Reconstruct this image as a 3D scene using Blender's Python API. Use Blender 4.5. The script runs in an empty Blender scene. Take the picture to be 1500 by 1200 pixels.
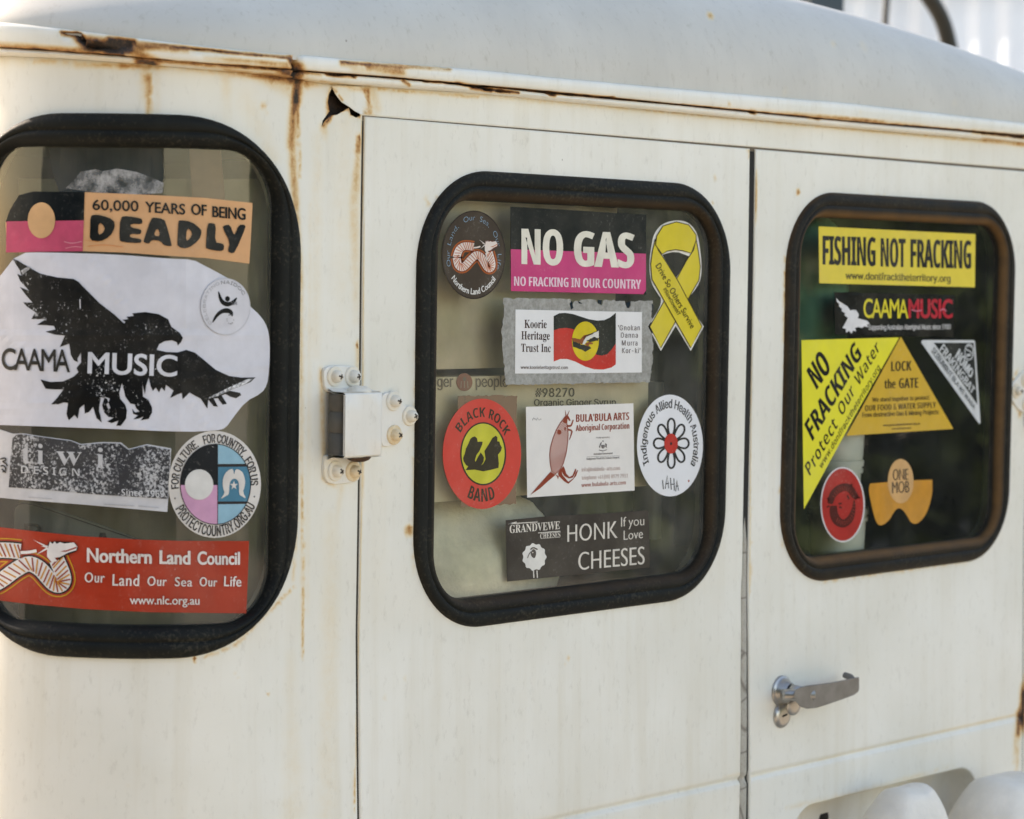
import bpy, bmesh, math, random
import numpy as np
from mathutils import Matrix, Vector
from mathutils.geometry import delaunay_2d_cdt
random.seed(7); RNG = np.random.default_rng(7)
SC = bpy.context.scene
COL = SC.collection

# ------------------------------------------------------------------ camera
F_PX, YAW, PITCH, ROLL = 3607.2449, 0.8190, 0.0529, 0.0156
CAM = np.array([-1.8599, -1.8818, 0.3839])
_ca, _sa, _cp, _sp = math.cos(YAW), math.sin(YAW), math.cos(PITCH), math.sin(PITCH)
FW = np.array([_sa*_cp, _ca*_cp, -_sp]); _rt = np.array([_ca, -_sa, 0.0]); _up = np.cross(_rt, FW)
RT = math.cos(ROLL)*_rt + math.sin(ROLL)*_up
UP = -math.sin(ROLL)*_rt + math.cos(ROLL)*_up
cd = bpy.data.cameras.new('camera'); cam = bpy.data.objects.new('camera', cd); COL.objects.link(cam)
cam.matrix_world = Matrix(((RT[0], UP[0], -FW[0], CAM[0]), (RT[1], UP[1], -FW[1], CAM[1]), (RT[2], UP[2], -FW[2], CAM[2]), (0, 0, 0, 1)))
cd.sensor_width = 70.0; cd.sensor_fit = 'HORIZONTAL'; cd.lens = F_PX/1500*70.0
cd.clip_start = 0.05; cd.clip_end = 600
cd.dof.use_dof = True; cd.dof.focus_distance = 2.72; cd.dof.aperture_fstop = 13.0
SC.camera = cam

# ------------------------------------------------------------------ light
SUN_EL, SUN_ROT = math.radians(27), math.radians(-8)
w = bpy.data.worlds.new('World'); SC.world = w; w.use_nodes = True
nt = w.node_tree; nt.nodes.clear()
sky = nt.nodes.new('ShaderNodeTexSky'); sky.sky_type = 'NISHITA'; sky.sun_disc = False
sky.sun_elevation = SUN_EL; sky.sun_rotation = SUN_ROT; sky.dust_density = 1.0; sky.air_density = 1.0; sky.ozone_density = 1.0
bg = nt.nodes.new('ShaderNodeBackground'); bg.inputs['Strength'].default_value = 0.15
wo = nt.nodes.new('ShaderNodeOutputWorld')
nt.links.new(sky.outputs[0], bg.inputs[0]); nt.links.new(bg.outputs[0], wo.inputs[0])
sl = bpy.data.lights.new('sun', 'SUN'); sl.energy = 2.6; sl.angle = math.radians(0.6); sl.color = (1.0, 0.99, 0.97)
so = bpy.data.objects.new('sun', sl); COL.objects.link(so)
sdir = Vector((math.sin(SUN_ROT)*math.cos(SUN_EL), math.cos(SUN_ROT)*math.cos(SUN_EL), math.sin(SUN_EL)))
so.rotation_euler = sdir.to_track_quat('Z', 'Y').to_euler(); so.location = sdir*20
vs = SC.view_settings; vs.view_transform = 'Standard'; vs.look = 'None'; vs.exposure = 1.68; vs.gamma = 1.0
vs.use_curve_mapping = False
try:
    vs.use_white_balance = True; vs.white_balance_temperature = 8350; vs.white_balance_tint = 16
except Exception: pass
SC.render.engine = 'CYCLES'
SC.cycles.max_bounces = 10; SC.cycles.transparent_max_bounces = 12; SC.cycles.use_denoising = True

# ------------------------------------------------------------------ the rear of the vehicle as one unrolled sheet
XS, RC = -0.19, 0.21          # the flat rear ends at XS, then rounds the corner with radius RC
HG = -0.004                   # the glass lies this far inside the sheet metal
def world(u, v, h):
    u, v, h = (np.asarray(a, float) for a in (u, v, h)); u, v, h = np.broadcast_arrays(u, v, h)
    ph = np.clip((XS-u)/RC, 0, math.pi/2); ext = np.maximum(0, (XS-u)-RC*math.pi/2)
    x = np.where(u >= XS, u, XS-(RC+h)*np.sin(ph)); y = np.where(u >= XS, -h, RC-(RC+h)*np.cos(ph)+ext)
    return np.stack([x, y, v], -1)
def project(P):
    d = np.asarray(P, float)-CAM; z = d@FW
    return np.stack([750+F_PX*(d@RT)/z, 600-F_PX*(d@UP)/z], -1)
def on_plane(px, py, Y):
    px, py = np.asarray(px, float), np.asarray(py, float)
    d = FW*F_PX+RT*(px[..., None]-750)-UP*(py[..., None]-600)
    t = (Y-CAM[1])/d[..., 1]; return CAM+d*t[..., None]
def sheet(px, py, h=0.0):     # the point of the sheet (at height h over the metal) seen at a place in the photograph
    px, py = np.broadcast_arrays(np.asarray(px, float), np.asarray(py, float))
    d = FW*F_PX+RT*(px[..., None]-750)-UP*(py[..., None]-600)
    t = (-h-CAM[1])/d[..., 1]; P = CAM+d*t[..., None]
    ox, oy = CAM[0]-XS, CAM[1]-RC
    A = d[..., 0]**2+d[..., 1]**2; B = 2*(ox*d[..., 0]+oy*d[..., 1]); Cc = ox*ox+oy*oy-(RC+h)**2
    D = np.maximum(B*B-4*A*Cc, 0); t2 = (-B-np.sqrt(D))/(2*A); Q = CAM+d*t2[..., None]
    ph = np.arctan2(XS-Q[..., 0], RC-Q[..., 1])
    flat = P[..., 0] >= XS
    return np.where(flat, P[..., 0], XS-RC*ph), np.where(flat, P[..., 2], Q[..., 2])

# ------------------------------------------------------------------ materials
def lin(r, g, b):
    f = lambda c: (c/255/12.92) if c/255 <= .04045 else ((c/255+.055)/1.055)**2.4
    return (f(r), f(g), f(b), 1.0)
class NT:
    def __init__(s, name):
        s.m = bpy.data.materials.new(name); s.m.use_nodes = True; s.t = s.m.node_tree; s.t.nodes.clear()
        s.out = s.t.nodes.new('ShaderNodeOutputMaterial')
    def n(s, typ, **kw):
        o = s.t.nodes.new(typ)
        for k, v in kw.items():
            if k.startswith('i_'):
                key = k[2:]; o.inputs[int(key) if key.isdigit() else key].default_value = v
            else: setattr(o, k, v)
        return o
    def l(s, a, b): s.t.links.new(a, b)
    def math(s, op, a, b=None, clamp=False):
        o = s.n('ShaderNodeMath', operation=op, use_clamp=clamp)
        for i, x in enumerate((a, b)):
            if x is None: continue
            if isinstance(x, (int, float)): o.inputs[i].default_value = x
            else: s.l(x, o.inputs[i])
        return o.outputs[0]
    def coords(s, scale=(1, 1, 1)):
        tc = s.n('ShaderNodeNewGeometry'); mp = s.n('ShaderNodeMapping'); mp.inputs['Scale'].default_value = scale
        s.l(tc.outputs['Position'], mp.inputs[0]); return mp.outputs[0]
    def noise(s, scale, detail=3, rough=.55, vec=None, sc=(1, 1, 1)):
        o = s.n('ShaderNodeTexNoise'); o.inputs['Scale'].default_value = scale; o.inputs['Detail'].default_value = detail
        o.inputs['Roughness'].default_value = rough; s.l(vec or s.coords(sc), o.inputs['Vector']); return o.outputs[0]
    def ramp(s, fac, stops):
        r = s.n('ShaderNodeValToRGB'); e = r.color_ramp.elements
        while len(e) < len(stops): e.new(.5)
        for q, (p, c) in zip(e, stops): q.position = p; q.color = c if hasattr(c, '__len__') else (c, c, c, 1)
        s.l(fac, r.inputs[0]); return r.outputs[0]
    def mix(s, fac, a, b, mode='MIX'):
        o = s.n('ShaderNodeMix', data_type='RGBA', blend_type=mode)
        for key, x in ((0, fac), (6, a), (7, b)):
            if isinstance(x, (int, float)): o.inputs[key].default_value = x
            elif isinstance(x, tuple): o.inputs[key].default_value = x
            else: s.l(x, o.inputs[key])
        return o.outputs[2]
    def principled(s, col, rough=.5, metal=0., bump=None, bstr=.2, bdist=.002, coat=0., spec=.5):
        b = s.n('ShaderNodeBsdfPrincipled')
        for key, x in (('Base Color', col), ('Roughness', rough), ('Metallic', metal), ('Coat Weight', coat), ('Specular IOR Level', spec)):
            if isinstance(x, (int, float, tuple)): b.inputs[key].default_value = x
            else: s.l(x, b.inputs[key])
        if bump is not None:
            bp = s.n('ShaderNodeBump'); bp.inputs['Strength'].default_value = bstr; bp.inputs['Distance'].default_value = bdist
            s.l(bump, bp.inputs['Height']); s.l(bp.outputs[0], b.inputs['Normal'])
        s.l(b.outputs[0], s.out.inputs[0]); s.b = b; return b

def paint_mat(name, c0, c1, rough=.38, streak=.35, speck=.5, yellow=(.56, .47, .31, 1), coat=.15, wave=.5, grime=.3):
    t = NT(name)
    n1 = t.noise(5, 5); base = t.mix(t.ramp(n1, [(.3, 0.), (.7, 1.)]), c0, c1)
    st = t.noise(1, 4, .6, sc=(42, 42, 2.2)); st2 = t.noise(4, 3)
    base = t.mix(t.math('MULTIPLY', t.math('MULTIPLY', t.ramp(st, [(.48, 0.), (.78, 1.)]), t.ramp(st2, [(.35, .2), (.7, 1.)])), streak), base, yellow)
    sc = t.noise(1, 6, .7, sc=(130, 130, 60)); base = t.mix(t.math('MULTIPLY', t.ramp(sc, [(.56, 0.), (.75, 1.)]), grime), base, (.40, .36, .29, 1))
    # chips: small dark spots
    vo = t.n('ShaderNodeTexVoronoi', feature='F1'); vo.inputs['Scale'].default_value = 26; t.l(t.coords((1, 1, .8)), vo.inputs['Vector'])
    sp = t.n('ShaderNodeSeparateColor'); t.l(vo.outputs['Color'], sp.inputs[0])
    size = t.math('MULTIPLY', t.ramp(sp.outputs[0], [(.72, 0.), (1., 1.)]), .055)
    dist = t.math('ADD', vo.outputs['Distance'], t.math('MULTIPLY', t.noise(260, 2), .035))
    chip = t.math('MULTIPLY', t.math('LESS_THAN', dist, t.math('ADD', size, .005)), speck)
    base = t.mix(chip, base, (.10, .055, .03, 1))
    at = t.n('ShaderNodeAttribute', attribute_name='rust_shade')
    rn = t.noise(95, 6, .65); rn2 = t.noise(22, 3)
    val = t.math('ADD', t.math('MULTIPLY', at.outputs['Fac'], t.math('ADD', .12, t.math('ADD', t.math('MULTIPLY', rn, 1.1), t.math('MULTIPLY', t.noise(330, 4, .7), .65)))),
                 t.math('MULTIPLY', t.math('MULTIPLY', t.math('SUBTRACT', rn2, .5), .5), t.math('MINIMUM', t.math('MULTIPLY', at.outputs['Fac'], 3.), 1.)), clamp=True)
    col = t.ramp(val, [(.0, (.80, .71, .52, 1)), (.25, (.72, .49, .20, 1)), (.48, (.50, .24, .065, 1)), (.68, (.20, .075, .022, 1)), (.84, (.045, .025, .015, 1)), (1., (.018, .013, .010, 1))])
    base = t.mix(t.ramp(val, [(.02, 0.), (.16, .42), (.36, .86), (.55, 1.)]), base, col)
    rg = t.math('ADD', rough, t.math('MULTIPLY', t.math('ADD', val, t.math('MULTIPLY', n1, .25)), .4), clamp=True)
    hb = t.math('ADD', t.math('MULTIPLY', t.noise(9, 2), wave), t.math('ADD', t.math('MULTIPLY', t.noise(420, 3), .012), t.math('MULTIPLY', val, t.math('MULTIPLY', rn, -.25))))
    t.principled(base, rg, bump=hb, bstr=.35, bdist=.004, coat=coat)
    return t.m
CREAM = paint_mat('cream_paint', lin(222, 218, 206), lin(234, 231, 222))
ROOFP = paint_mat('chalky_roof_paint', lin(192, 187, 177), lin(206, 201, 191), rough=.55, streak=.30, speck=.5, yellow=(.42, .40, .37, 1), coat=0., wave=.2, grime=.6)
HINGEP = paint_mat('hinge_paint', lin(222, 218, 210), lin(230, 227, 220), streak=.2, speck=.3, wave=.1)
def rubber_mat(name, c, c2, amt=.6):
    t = NT(name); n = t.noise(30, 5); n2 = t.noise(260, 3); n3 = t.noise(1, 4, sc=(9, 9, 45))
    b = t.mix(t.math('MULTIPLY', t.ramp(n, [(.4, 0.), (.75, 1.)]), amt), c, c2)
    b = t.mix(t.math('MULTIPLY', t.ramp(t.math('MULTIPLY', n2, t.math('ADD', n3, .5)), [(.55, 0.), (.75, 1.)]), .3), b, (.09, .08, .055, 1))
    at = t.n('ShaderNodeAttribute', attribute_name='rust_shade')
    b = t.mix(t.math('MULTIPLY', at.outputs['Fac'], t.math('ADD', .35, n), clamp=True), b, (.17, .085, .03, 1))
    t.principled(b, t.math('ADD', .46, t.math('MULTIPLY', n, .3)), bump=t.math('ADD', t.math('MULTIPLY', n2, .3), n), bstr=.3, bdist=.0015, spec=.17)
    return t.m
RUBBER = rubber_mat('weathered_rubber', (.006, .0068, .006, 1), (.017, .018, .014, 1))
RUBBERB = rubber_mat('brown_stained_rubber', (.010, .009, .007, 1), (.034, .026, .016, 1), .8)
def glass_mat(name, tint, dust, dustcol):
    t = NT(name)
    tr = t.n('ShaderNodeBsdfTransparent'); tr.inputs[0].default_value = tint
    gl = t.n('ShaderNodeBsdfGlossy'); gl.inputs['Roughness'].default_value = .03; gl.inputs[0].default_value = (1, 1, 1, 1)
    fr = t.n('ShaderNodeFresnel'); fr.inputs[0].default_value = 1.5
    bpn = t.n('ShaderNodeBump'); bpn.inputs['Strength'].default_value = .06; bpn.inputs['Distance'].default_value = .004
    t.l(t.noise(7, 2), bpn.inputs['Height']); t.l(bpn.outputs[0], gl.inputs['Normal'])
    m1 = t.n('ShaderNodeMixShader'); t.l(fr.outputs[0], m1.inputs[0]); t.l(tr.outputs[0], m1.inputs[1]); t.l(gl.outputs[0], m1.inputs[2])
    df = t.n('ShaderNodeBsdfDiffuse'); df.inputs[0].default_value = dustcol
    nn = t.math('MULTIPLY', t.ramp(t.noise(14, 6, .65), [(.3, .25), (.8, 1.)]), t.ramp(t.noise(1, 4, sc=(60, 60, 6)), [(.3, .5), (.8, 1.)]))
    m2 = t.n('ShaderNodeMixShader'); t.l(t.math('MULTIPLY', nn, dust), m2.inputs[0]); t.l(m1.outputs[0], m2.inputs[1]); t.l(df.outputs[0], m2.inputs[2])
    t.l(m2.outputs[0], t.out.inputs[0]); return t.m
GLASS1 = glass_mat('dusty_glass', (.90, .91, .88, 1), .20, (.55, .52, .44, 1))
GLASS2 = glass_mat('hazy_glass', (.90, .91, .88, 1), .22, (.55, .53, .47, 1))
GLASS3 = glass_mat('clear_glass', (.82, .87, .86, 1), .06, (.5, .52, .5, 1))
def plain(name, c, rough=.5, metal=0., var=.12, nscale=40, bump=.15, bd=.001):
    t = NT(name); n = t.noise(nscale, 4); n2 = t.noise(nscale*9, 3)
    d = tuple(x*(1-var*2) for x in c[:3])+(1,)
    b = t.mix(t.ramp(n, [(.35, 1.), (.65, 0.)]), c, d)
    t.principled(b, t.math('ADD', rough-.08, t.math('MULTIPLY', n, .16)), metal, bump=t.math('ADD', n, t.math('MULTIPLY', n2, .3)), bstr=bump, bdist=bd); return t.m
LEVER = plain('dull_cast_metal', (.27, .26, .25, 1), .5, .75, .12, 40)
STEELD2 = plain('black_steel', (.009, .011, .010, 1), .5, 0, .2)
METAL = plain('worn_chrome', (.50, .48, .455, 1), .34, .9, .09, 26)
STEELD = plain('dark_steel', (.022, .026, .022, 1), .5, 0, .2)
DARK = plain('dark_cavity', (.012, .011, .010, 1), .8)
RUSTM = plain('rusty_edge', (.09, .042, .02, 1), .85, 0, .35, 120, .6)
_inks = {}
def ink(r, g, b, rough=.5, worn=0., wear=(.72, .72, .74, 1), mott=.1, key=''):
    k = (r, g, b, rough, worn, wear, mott)
    if k in _inks: return _inks[k]
    t = NT('print_%s_%d_%d_%d' % (key or 'ink', r, g, b)); c = lin(r, g, b)
    n = t.noise(35, 4); n2 = t.noise(500, 2)
    d = tuple(x*(1-2*mott) for x in c[:3])+(1,)
    b_ = t.mix(t.ramp(n, [(.35, 1.), (.7, 0.)]), c, d)
    if worn > 0:
        wv = t.math('MULTIPLY', t.noise(330, 5, .7), t.math('ADD', .55, t.math('MULTIPLY', t.noise(28, 3), .9)))
        b_ = t.mix(t.ramp(wv, [(.72-worn*.35, 0.), (.80-worn*.33, 1.)]), b_, wear)
    sc_ = t.math('MULTIPLY', t.ramp(t.noise(240, 6, .75), [(.57, 0.), (.72, 1.)]), t.ramp(t.noise(18, 4), [(.42, 0.), (.68, .34)]))
    b_ = t.mix(sc_, b_, (.56, .54, .50, 1)); b_ = t.mix(t.math('MULTIPLY', t.ramp(t.noise(9, 4, .6), [(.45, 0.), (.75, 1.)]), .10), b_, (.45, .40, .32, 1))
    t.principled(b_, t.math('ADD', rough-.06, t.math('MULTIPLY', n, .14)), bump=t.math('ADD', t.noise(16, 3), t.math('MULTIPLY', n2, .05)), bstr=.34, bdist=.004, spec=.12)
    _inks[k] = t.m; return t.m

# ------------------------------------------------------------------ objects
def tag(o, label, cat, group=None, kind=None):
    if label: o['label'] = label
    if cat: o['category'] = cat
    if group: o['group'] = group
    if kind: o['kind'] = kind
    return o
def empty(name, loc):
    o = bpy.data.objects.new(name, None); COL.objects.link(o); o.location = loc; o.empty_display_size = .1; return o
def build(name, V, Fc, mats, parent=None, mi=None, smooth=True, attr=None, origin=None, autosmooth=None):
    V = np.asarray(V, float); me = bpy.data.meshes.new(name)
    if origin is None: origin = (V.min(0)+V.max(0))/2
    origin = np.asarray(origin, float)
    me.from_pydata((V-origin).tolist(), [], [tuple(int(i) for i in f) for f in Fc]); 
    for m in (mats if isinstance(mats, (list, tuple)) else [mats]): me.materials.append(m)
    if mi is not None: me.polygons.foreach_set('material_index', np.asarray(mi, np.int32))
    if smooth: me.polygons.foreach_set('use_smooth', np.ones(len(me.polygons), bool))
    if attr is not None:
        a = me.attributes.new('rust_shade', 'FLOAT', 'POINT'); a.data.foreach_set('value', np.asarray(attr, np.float32))
    me.update()
    if smooth and autosmooth: me.set_sharp_from_angle(angle=math.radians(autosmooth))
    o = bpy.data.objects.new(name, me); COL.objects.link(o)
    if parent is not None:
        o.parent = parent; pw = np.zeros(3); q = parent
        while q is not None: pw += np.array(q.location); q = q.parent
        o.location = origin-pw
    else: o.location = origin
    return o
class MB:
    def __init__(s): s.V = []; s.F = []; s.M = []; s.n = 0
    def add(s, V, Fc, m=0):
        V = np.asarray(V, float).reshape(-1, 3); s.V.append(V); s.F += [tuple(int(i)+s.n for i in f) for f in Fc]; s.M += [m]*len(Fc); s.n += len(V)
    def grid(s, G, m=0, closeu=False, closev=False):
        G = np.asarray(G, float); a, b = G.shape[:2]; Fc = []
        for i in range(a if closeu else a-1):
            for j in range(b if closev else b-1):
                i2, j2 = (i+1) % a, (j+1) % b; Fc.append((i*b+j, i2*b+j, i2*b+j2, i*b+j2))
        s.add(G.reshape(-1, 3), Fc, m)
    def out(s, name, mats, parent=None, **kw): return build(name, np.concatenate(s.V), s.F, mats, parent, mi=s.M, **kw)
    def box(s, lo, hi, m=0):
        x0, y0, z0 = lo; x1, y1, z1 = hi
        s.add([(x0, y0, z0), (x1, y0, z0), (x1, y1, z0), (x0, y1, z0), (x0, y0, z1), (x1, y0, z1), (x1, y1, z1), (x0, y1, z1)],
              [(0, 3, 2, 1), (4, 5, 6, 7), (0, 1, 5, 4), (1, 2, 6, 5), (2, 3, 7, 6), (3, 0, 4, 7)], m)
    def tube(s, pts, r, n=12, m=0, caps=True):
        P = np.asarray(pts, float); r = np.broadcast_to(np.asarray(r, float), (len(P),)); T = np.gradient(P, axis=0); T /= np.linalg.norm(T, axis=1)[:, None]
        a = np.array([0, 0, 1.]) if abs(T[0][2]) < .8 else np.array([1., 0, 0]); G = []
        for p, t, rr in zip(P, T, r):
            x = np.cross(t, a); x /= np.linalg.norm(x); y = np.cross(t, x); th = np.linspace(0, 2*np.pi, n, endpoint=False)
            G.append(p+rr*(np.cos(th)[:, None]*x+np.sin(th)[:, None]*y)); a = y if False else a
        base = s.n; s.grid(np.array(G), m, closev=True)
        if caps:
            s.F.append(tuple(base+i for i in range(n))); s.F.append(tuple(base+(len(P)-1)*n+i for i in reversed(range(n)))); s.M += [m, m]
    def lathe(s, base, axis, prof, n=24, m=0, xs=1., xdir=None):   # prof: (radius, height along the axis)
        ax = np.asarray(axis, float); ax /= np.linalg.norm(ax); a = np.array([0, 0, 1.]) if abs(ax[2]) < .8 else np.array([1., 0, 0])
        x = np.cross(ax, a); x /= np.linalg.norm(x); y = np.cross(ax, x); th = np.linspace(0, 2*np.pi, n, endpoint=False)
        G = np.array([np.asarray(base)+ax*h+r*(xs*np.cos(th)[:, None]*x+np.sin(th)[:, None]*y) for r, h in prof]); s.grid(G, m, closev=True)
def inside(P, loops):
    P = np.asarray(P, float); c = np.zeros(len(P), bool)
    for L in loops:
        L = np.asarray(L, float); M = np.roll(L, -1, 0)
        for (x0, y0), (x1, y1) in zip(L, M):
            if y0 == y1: continue
            k = (y0 > P[:, 1]) != (y1 > P[:, 1]); c ^= k & (P[:, 0] < (x1-x0)*(P[:, 1]-y0)/(y1-y0)+x0)
    return c
def fill2(loops, extra=None):
    """triangles of the area inside the loops (even-odd), with extra points inside"""
    pts = []; ed = []
    for L in loops:
        b = len(pts); k = len(L); pts += [Vector((float(p[0]), float(p[1]))) for p in L]; ed += [(b+i, b+(i+1) % k) for i in range(k)]
    if extra is not None and len(extra):
        ex = np.asarray(extra, float); ex = ex[inside(ex, loops)]; pts += [Vector((float(a), float(b))) for a, b in ex]
    r = delaunay_2d_cdt(pts, ed, [], 0, 1e-6)
    V = np.array([(p.x, p.y) for p in r[0]]); T = np.array([f for f in r[2]], int)
    keep = inside(V[T].mean(1), loops); T = T[keep]
    a = V[T]; area = np.cross(a[:, 1]-a[:, 0], a[:, 2]-a[:, 0]); T[area < 0] = T[area < 0][:, ::-1]
    return V, T
def gridpts(u0, u1, v0, v1, s, jit=0.):
    uu, vv = np.meshgrid(np.arange(u0+s/2, u1, s), np.arange(v0+s/2, v1, s)); P = np.stack([uu.ravel(), vv.ravel()], -1)
    return P+RNG.uniform(-jit, jit, P.shape)*s if jit else P
def rrect(u0, u1, v0, v1, r, n=14, k=12, inset=0.):
    """rounded rectangle, counter-clockwise, every inset has the same number of points"""
    u0, u1, v0, v1 = u0+inset, u1-inset, v0+inset, v1-inset; r = max(r-inset, .012); P = []
    cs = [(u1-r, v0+r, -90), (u1-r, v1-r, 0), (u0+r, v1-r, 90), (u0+r, v0+r, 180)]
    for i, (cx, cy, a0) in enumerate(cs):
        A = [(cx+r*math.cos(math.radians(a0+90*j/n)), cy+r*math.sin(math.radians(a0+90*j/n))) for j in range(n+1)]; P += A
        nx, ny, na = cs[(i+1) % 4]; q = (nx+r*math.cos(math.radians(na)), ny+r*math.sin(math.radians(na))); p = A[-1]
        P += [(p[0]+(q[0]-p[0])*j/k, p[1]+(q[1]-p[1])*j/k) for j in range(1, k)]
    return np.array(P)
def chaikin(P, it=2, closed=True):
    P = np.asarray(P, float)
    for _ in range(it):
        if closed:
            Q = np.roll(P, -1, 0); P = np.stack([.75*P+.25*Q, .25*P+.75*Q], 1).reshape(-1, P.shape[1])
        else:
            Q = P[1:]; A = P[:-1]; P = np.concatenate([P[:1], np.stack([.75*A+.25*Q, .25*A+.75*Q], 1).reshape(-1, P.shape[1]), P[-1:]])
    return P
def offset_loop(P, d):       # moves a counter-clockwise loop outward by d
    P = np.asarray(P, float); a = P-np.roll(P, 1, 0); b = np.roll(P, -1, 0)-P
    n1 = np.stack([a[:, 1], -a[:, 0]], -1); n1 /= np.linalg.norm(n1, axis=1)[:, None]+1e-12; n2 = np.stack([b[:, 1], -b[:, 0]], -1); n2 /= np.linalg.norm(n2, axis=1)[:, None]+1e-12
    n = n1+n2; L = np.linalg.norm(n, axis=1)[:, None]+1e-9; n /= L
    return P+n*d/np.maximum(.5, (n*n1).sum(1))[:, None]

# wear and some painted shade, described where the photograph shows it
CAPS = []   # x0,y0,x1,y1,width0,width1,strength0,strength1
def wear(*a): CAPS.append(a)  # takes strokes of real wear and of painted shade alike
def wear_shade_at(P3):
    q = project(P3); out = np.zeros(len(q))
    for x0, y0, x1, y1, w0, w1, s0, s1 in CAPS:
        d = np.array([x1-x0, y1-y0], float); L2 = d@d+1e-9
        t = np.clip(((q-[x0, y0])@d)/L2, 0, 1); c = np.array([x0, y0])+t[:, None]*d
        dist = np.linalg.norm(q-c, axis=1); ww = w0+(w1-w0)*t; ss = s0+(s1-s0)*t
        out = np.maximum(out, ss*np.exp(-(dist/ww)**2))
    return np.clip(out, 0, 1)
# ------------------------------------------------------------------ ground and far background
GZ = -1.30
def ground_mat():
    t = NT('sandy_gravel'); n = t.noise(.6, 5); n2 = t.noise(60, 4)
    b = t.mix(n, (.44, .37, .275, 1), (.52, .44, .33, 1)); b = t.mix(t.ramp(n2, [(.45, 0.), (.7, .5)]), b, (.30, .25, .19, 1))
    t.principled(b, .9, bump=n2, bstr=.5, bdist=.01); return t.m
g = MB(); g.grid(np.array([[(x, y, GZ) for y in np.linspace(-200, 200, 9)] for x in np.linspace(-200, 200, 9)]))
tag(g.out('ground', ground_mat()), None, None, kind='structure')

WHITEW = plain('white_sheet_metal', (.56, .64, .74, 1), .85, 0, .06, 3)
tw = empty('corrugated_wall', (9.2, 6, GZ)); tag(tw, 'pale corrugated metal wall in bright sun far behind the roof', 'wall')
g = MB(); ys = np.arange(-2, 20, .045); xs = 9.2+.012*np.sin(ys*2*np.pi/.18)
zt = on_plane(1440., 27., 5.6)
TOPW = 2.02
g.grid(np.array([[(x, y, z) for z in (GZ, TOPW)] for x, y in zip(xs, ys)])); g.grid(np.array([[(x+.02, y, z) for z in (GZ, TOPW)] for x, y in zip(xs, ys)]))
g.out('wall_sheet', WHITEW, tw)
g = MB(); g.box((9.10, -2, TOPW-.02), (9.26, 20, TOPW+.10)); g.out('top_rail', WHITEW, tw, smooth=False)

def foliage_mat():
    t = NT('foliage'); n = t.noise(2.5, 3); t.principled(t.mix(n, (.035, .07, .02, 1), (.11, .15, .05, 1)), .6); return t.m
LEAF = foliage_mat(); BARK = plain('bark', (.12, .09, .06, 1), .9)
def tree(x, y, h, r, label):
    e = empty('broadleaf_tree', (x, y, GZ)); tag(e, label, 'tree')
    g = MB(); g.tube([(x, y, GZ), (x+.05, y, GZ+h*.35), (x-.1, y+.1, GZ+h*.6)], [.16, .12, .07])
    for k in range(5):
        a = k*1.3; g.tube([(x, y, GZ+h*.4), (x+r*.5*math.cos(a), y+r*.5*math.sin(a), GZ+h*.75)], [.06, .025], 8)
    g.out('trunk', BARK, e)
    V = []; Fc = []
    for k in range(4200):
        d = RNG.normal(size=3); d /= np.linalg.norm(d); rr = r*(.45+.55*RNG.random()**.5)*(1+.25*math.sin(5*d[0]+3*d[1])*math.cos(4*d[2]))
        c = np.array([x, y, GZ+h*.72])+d*rr*np.array([1, 1, .72]); a = RNG.normal(size=3)*.09; b = RNG.normal(size=3)*.06
        V += [c-a, c+b, c+a, c-b]; Fc.append(tuple(range(4*k, 4*k+4)))
    build('crown', V, Fc, LEAF, e, smooth=False)
tree(13.5, 9.6, 5.0, 2.0, 'green leafy tree rising above the pale wall behind the roof')

hx, hy = 9.0, -7.6; hd = np.array([.68, .73, 0])  # unseen foliage row, added to give the panes something dark to mirror
V = []; Fc = []
for k in range(9000):
    t = RNG.uniform(-7, 7); z = RNG.uniform(0, 1)**.8; c = np.array([hx, hy, GZ])+hd*t+np.array([.73, -.68, 0])*RNG.uniform(-.7, .7)*(1.15-z*.5)+np.array([0, 0, z*(3.1+.5*math.sin(t*1.7)+.3*math.sin(t*4.1))]); a = RNG.normal(size=3)*.13; b = RNG.normal(size=3)*.10
    V += [c-a, c+b, c+a, c-b]; Fc.append(tuple(range(4*k, 4*k+4)))
tag(build('added_hedge', V, Fc, LEAF, smooth=False), 'dark green foliage row added out of view to darken the window reflections', 'added_hedge')
V = []; Fc = []  # second unseen row, added to block light reaching the corner from the left
for k in range(15000):
    t = RNG.uniform(-9.5, 2.5); z = RNG.uniform(0, 1)**.8; c = np.array([-5.2+RNG.uniform(-.6, .6)*(1.15-z*.5), t, GZ+z*(3.6+.5*math.sin(t*1.9)+.3*math.sin(t*4.7))*min(1, .12+(2.5-t)/3.2, .12+(t+9.5)/5.)]); a = RNG.normal(size=3)*.14; b = RNG.normal(size=3)*.11
    V += [c-a, c+b, c+a, c-b]; Fc.append(tuple(range(4*k, 4*k+4)))
tag(build('added_hedge', V, Fc, LEAF, smooth=False), 'tall dark foliage row added out of view to darken the rounded corner and its window', 'added_hedge')
# ------------------------------------------------------------------ the vehicle
van = empty('off_road_van', (.58, 1.4, GZ))
tag(van, 'weathered cream off-road van with rusty gutter and sticker-covered rear windows', 'van')

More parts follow.
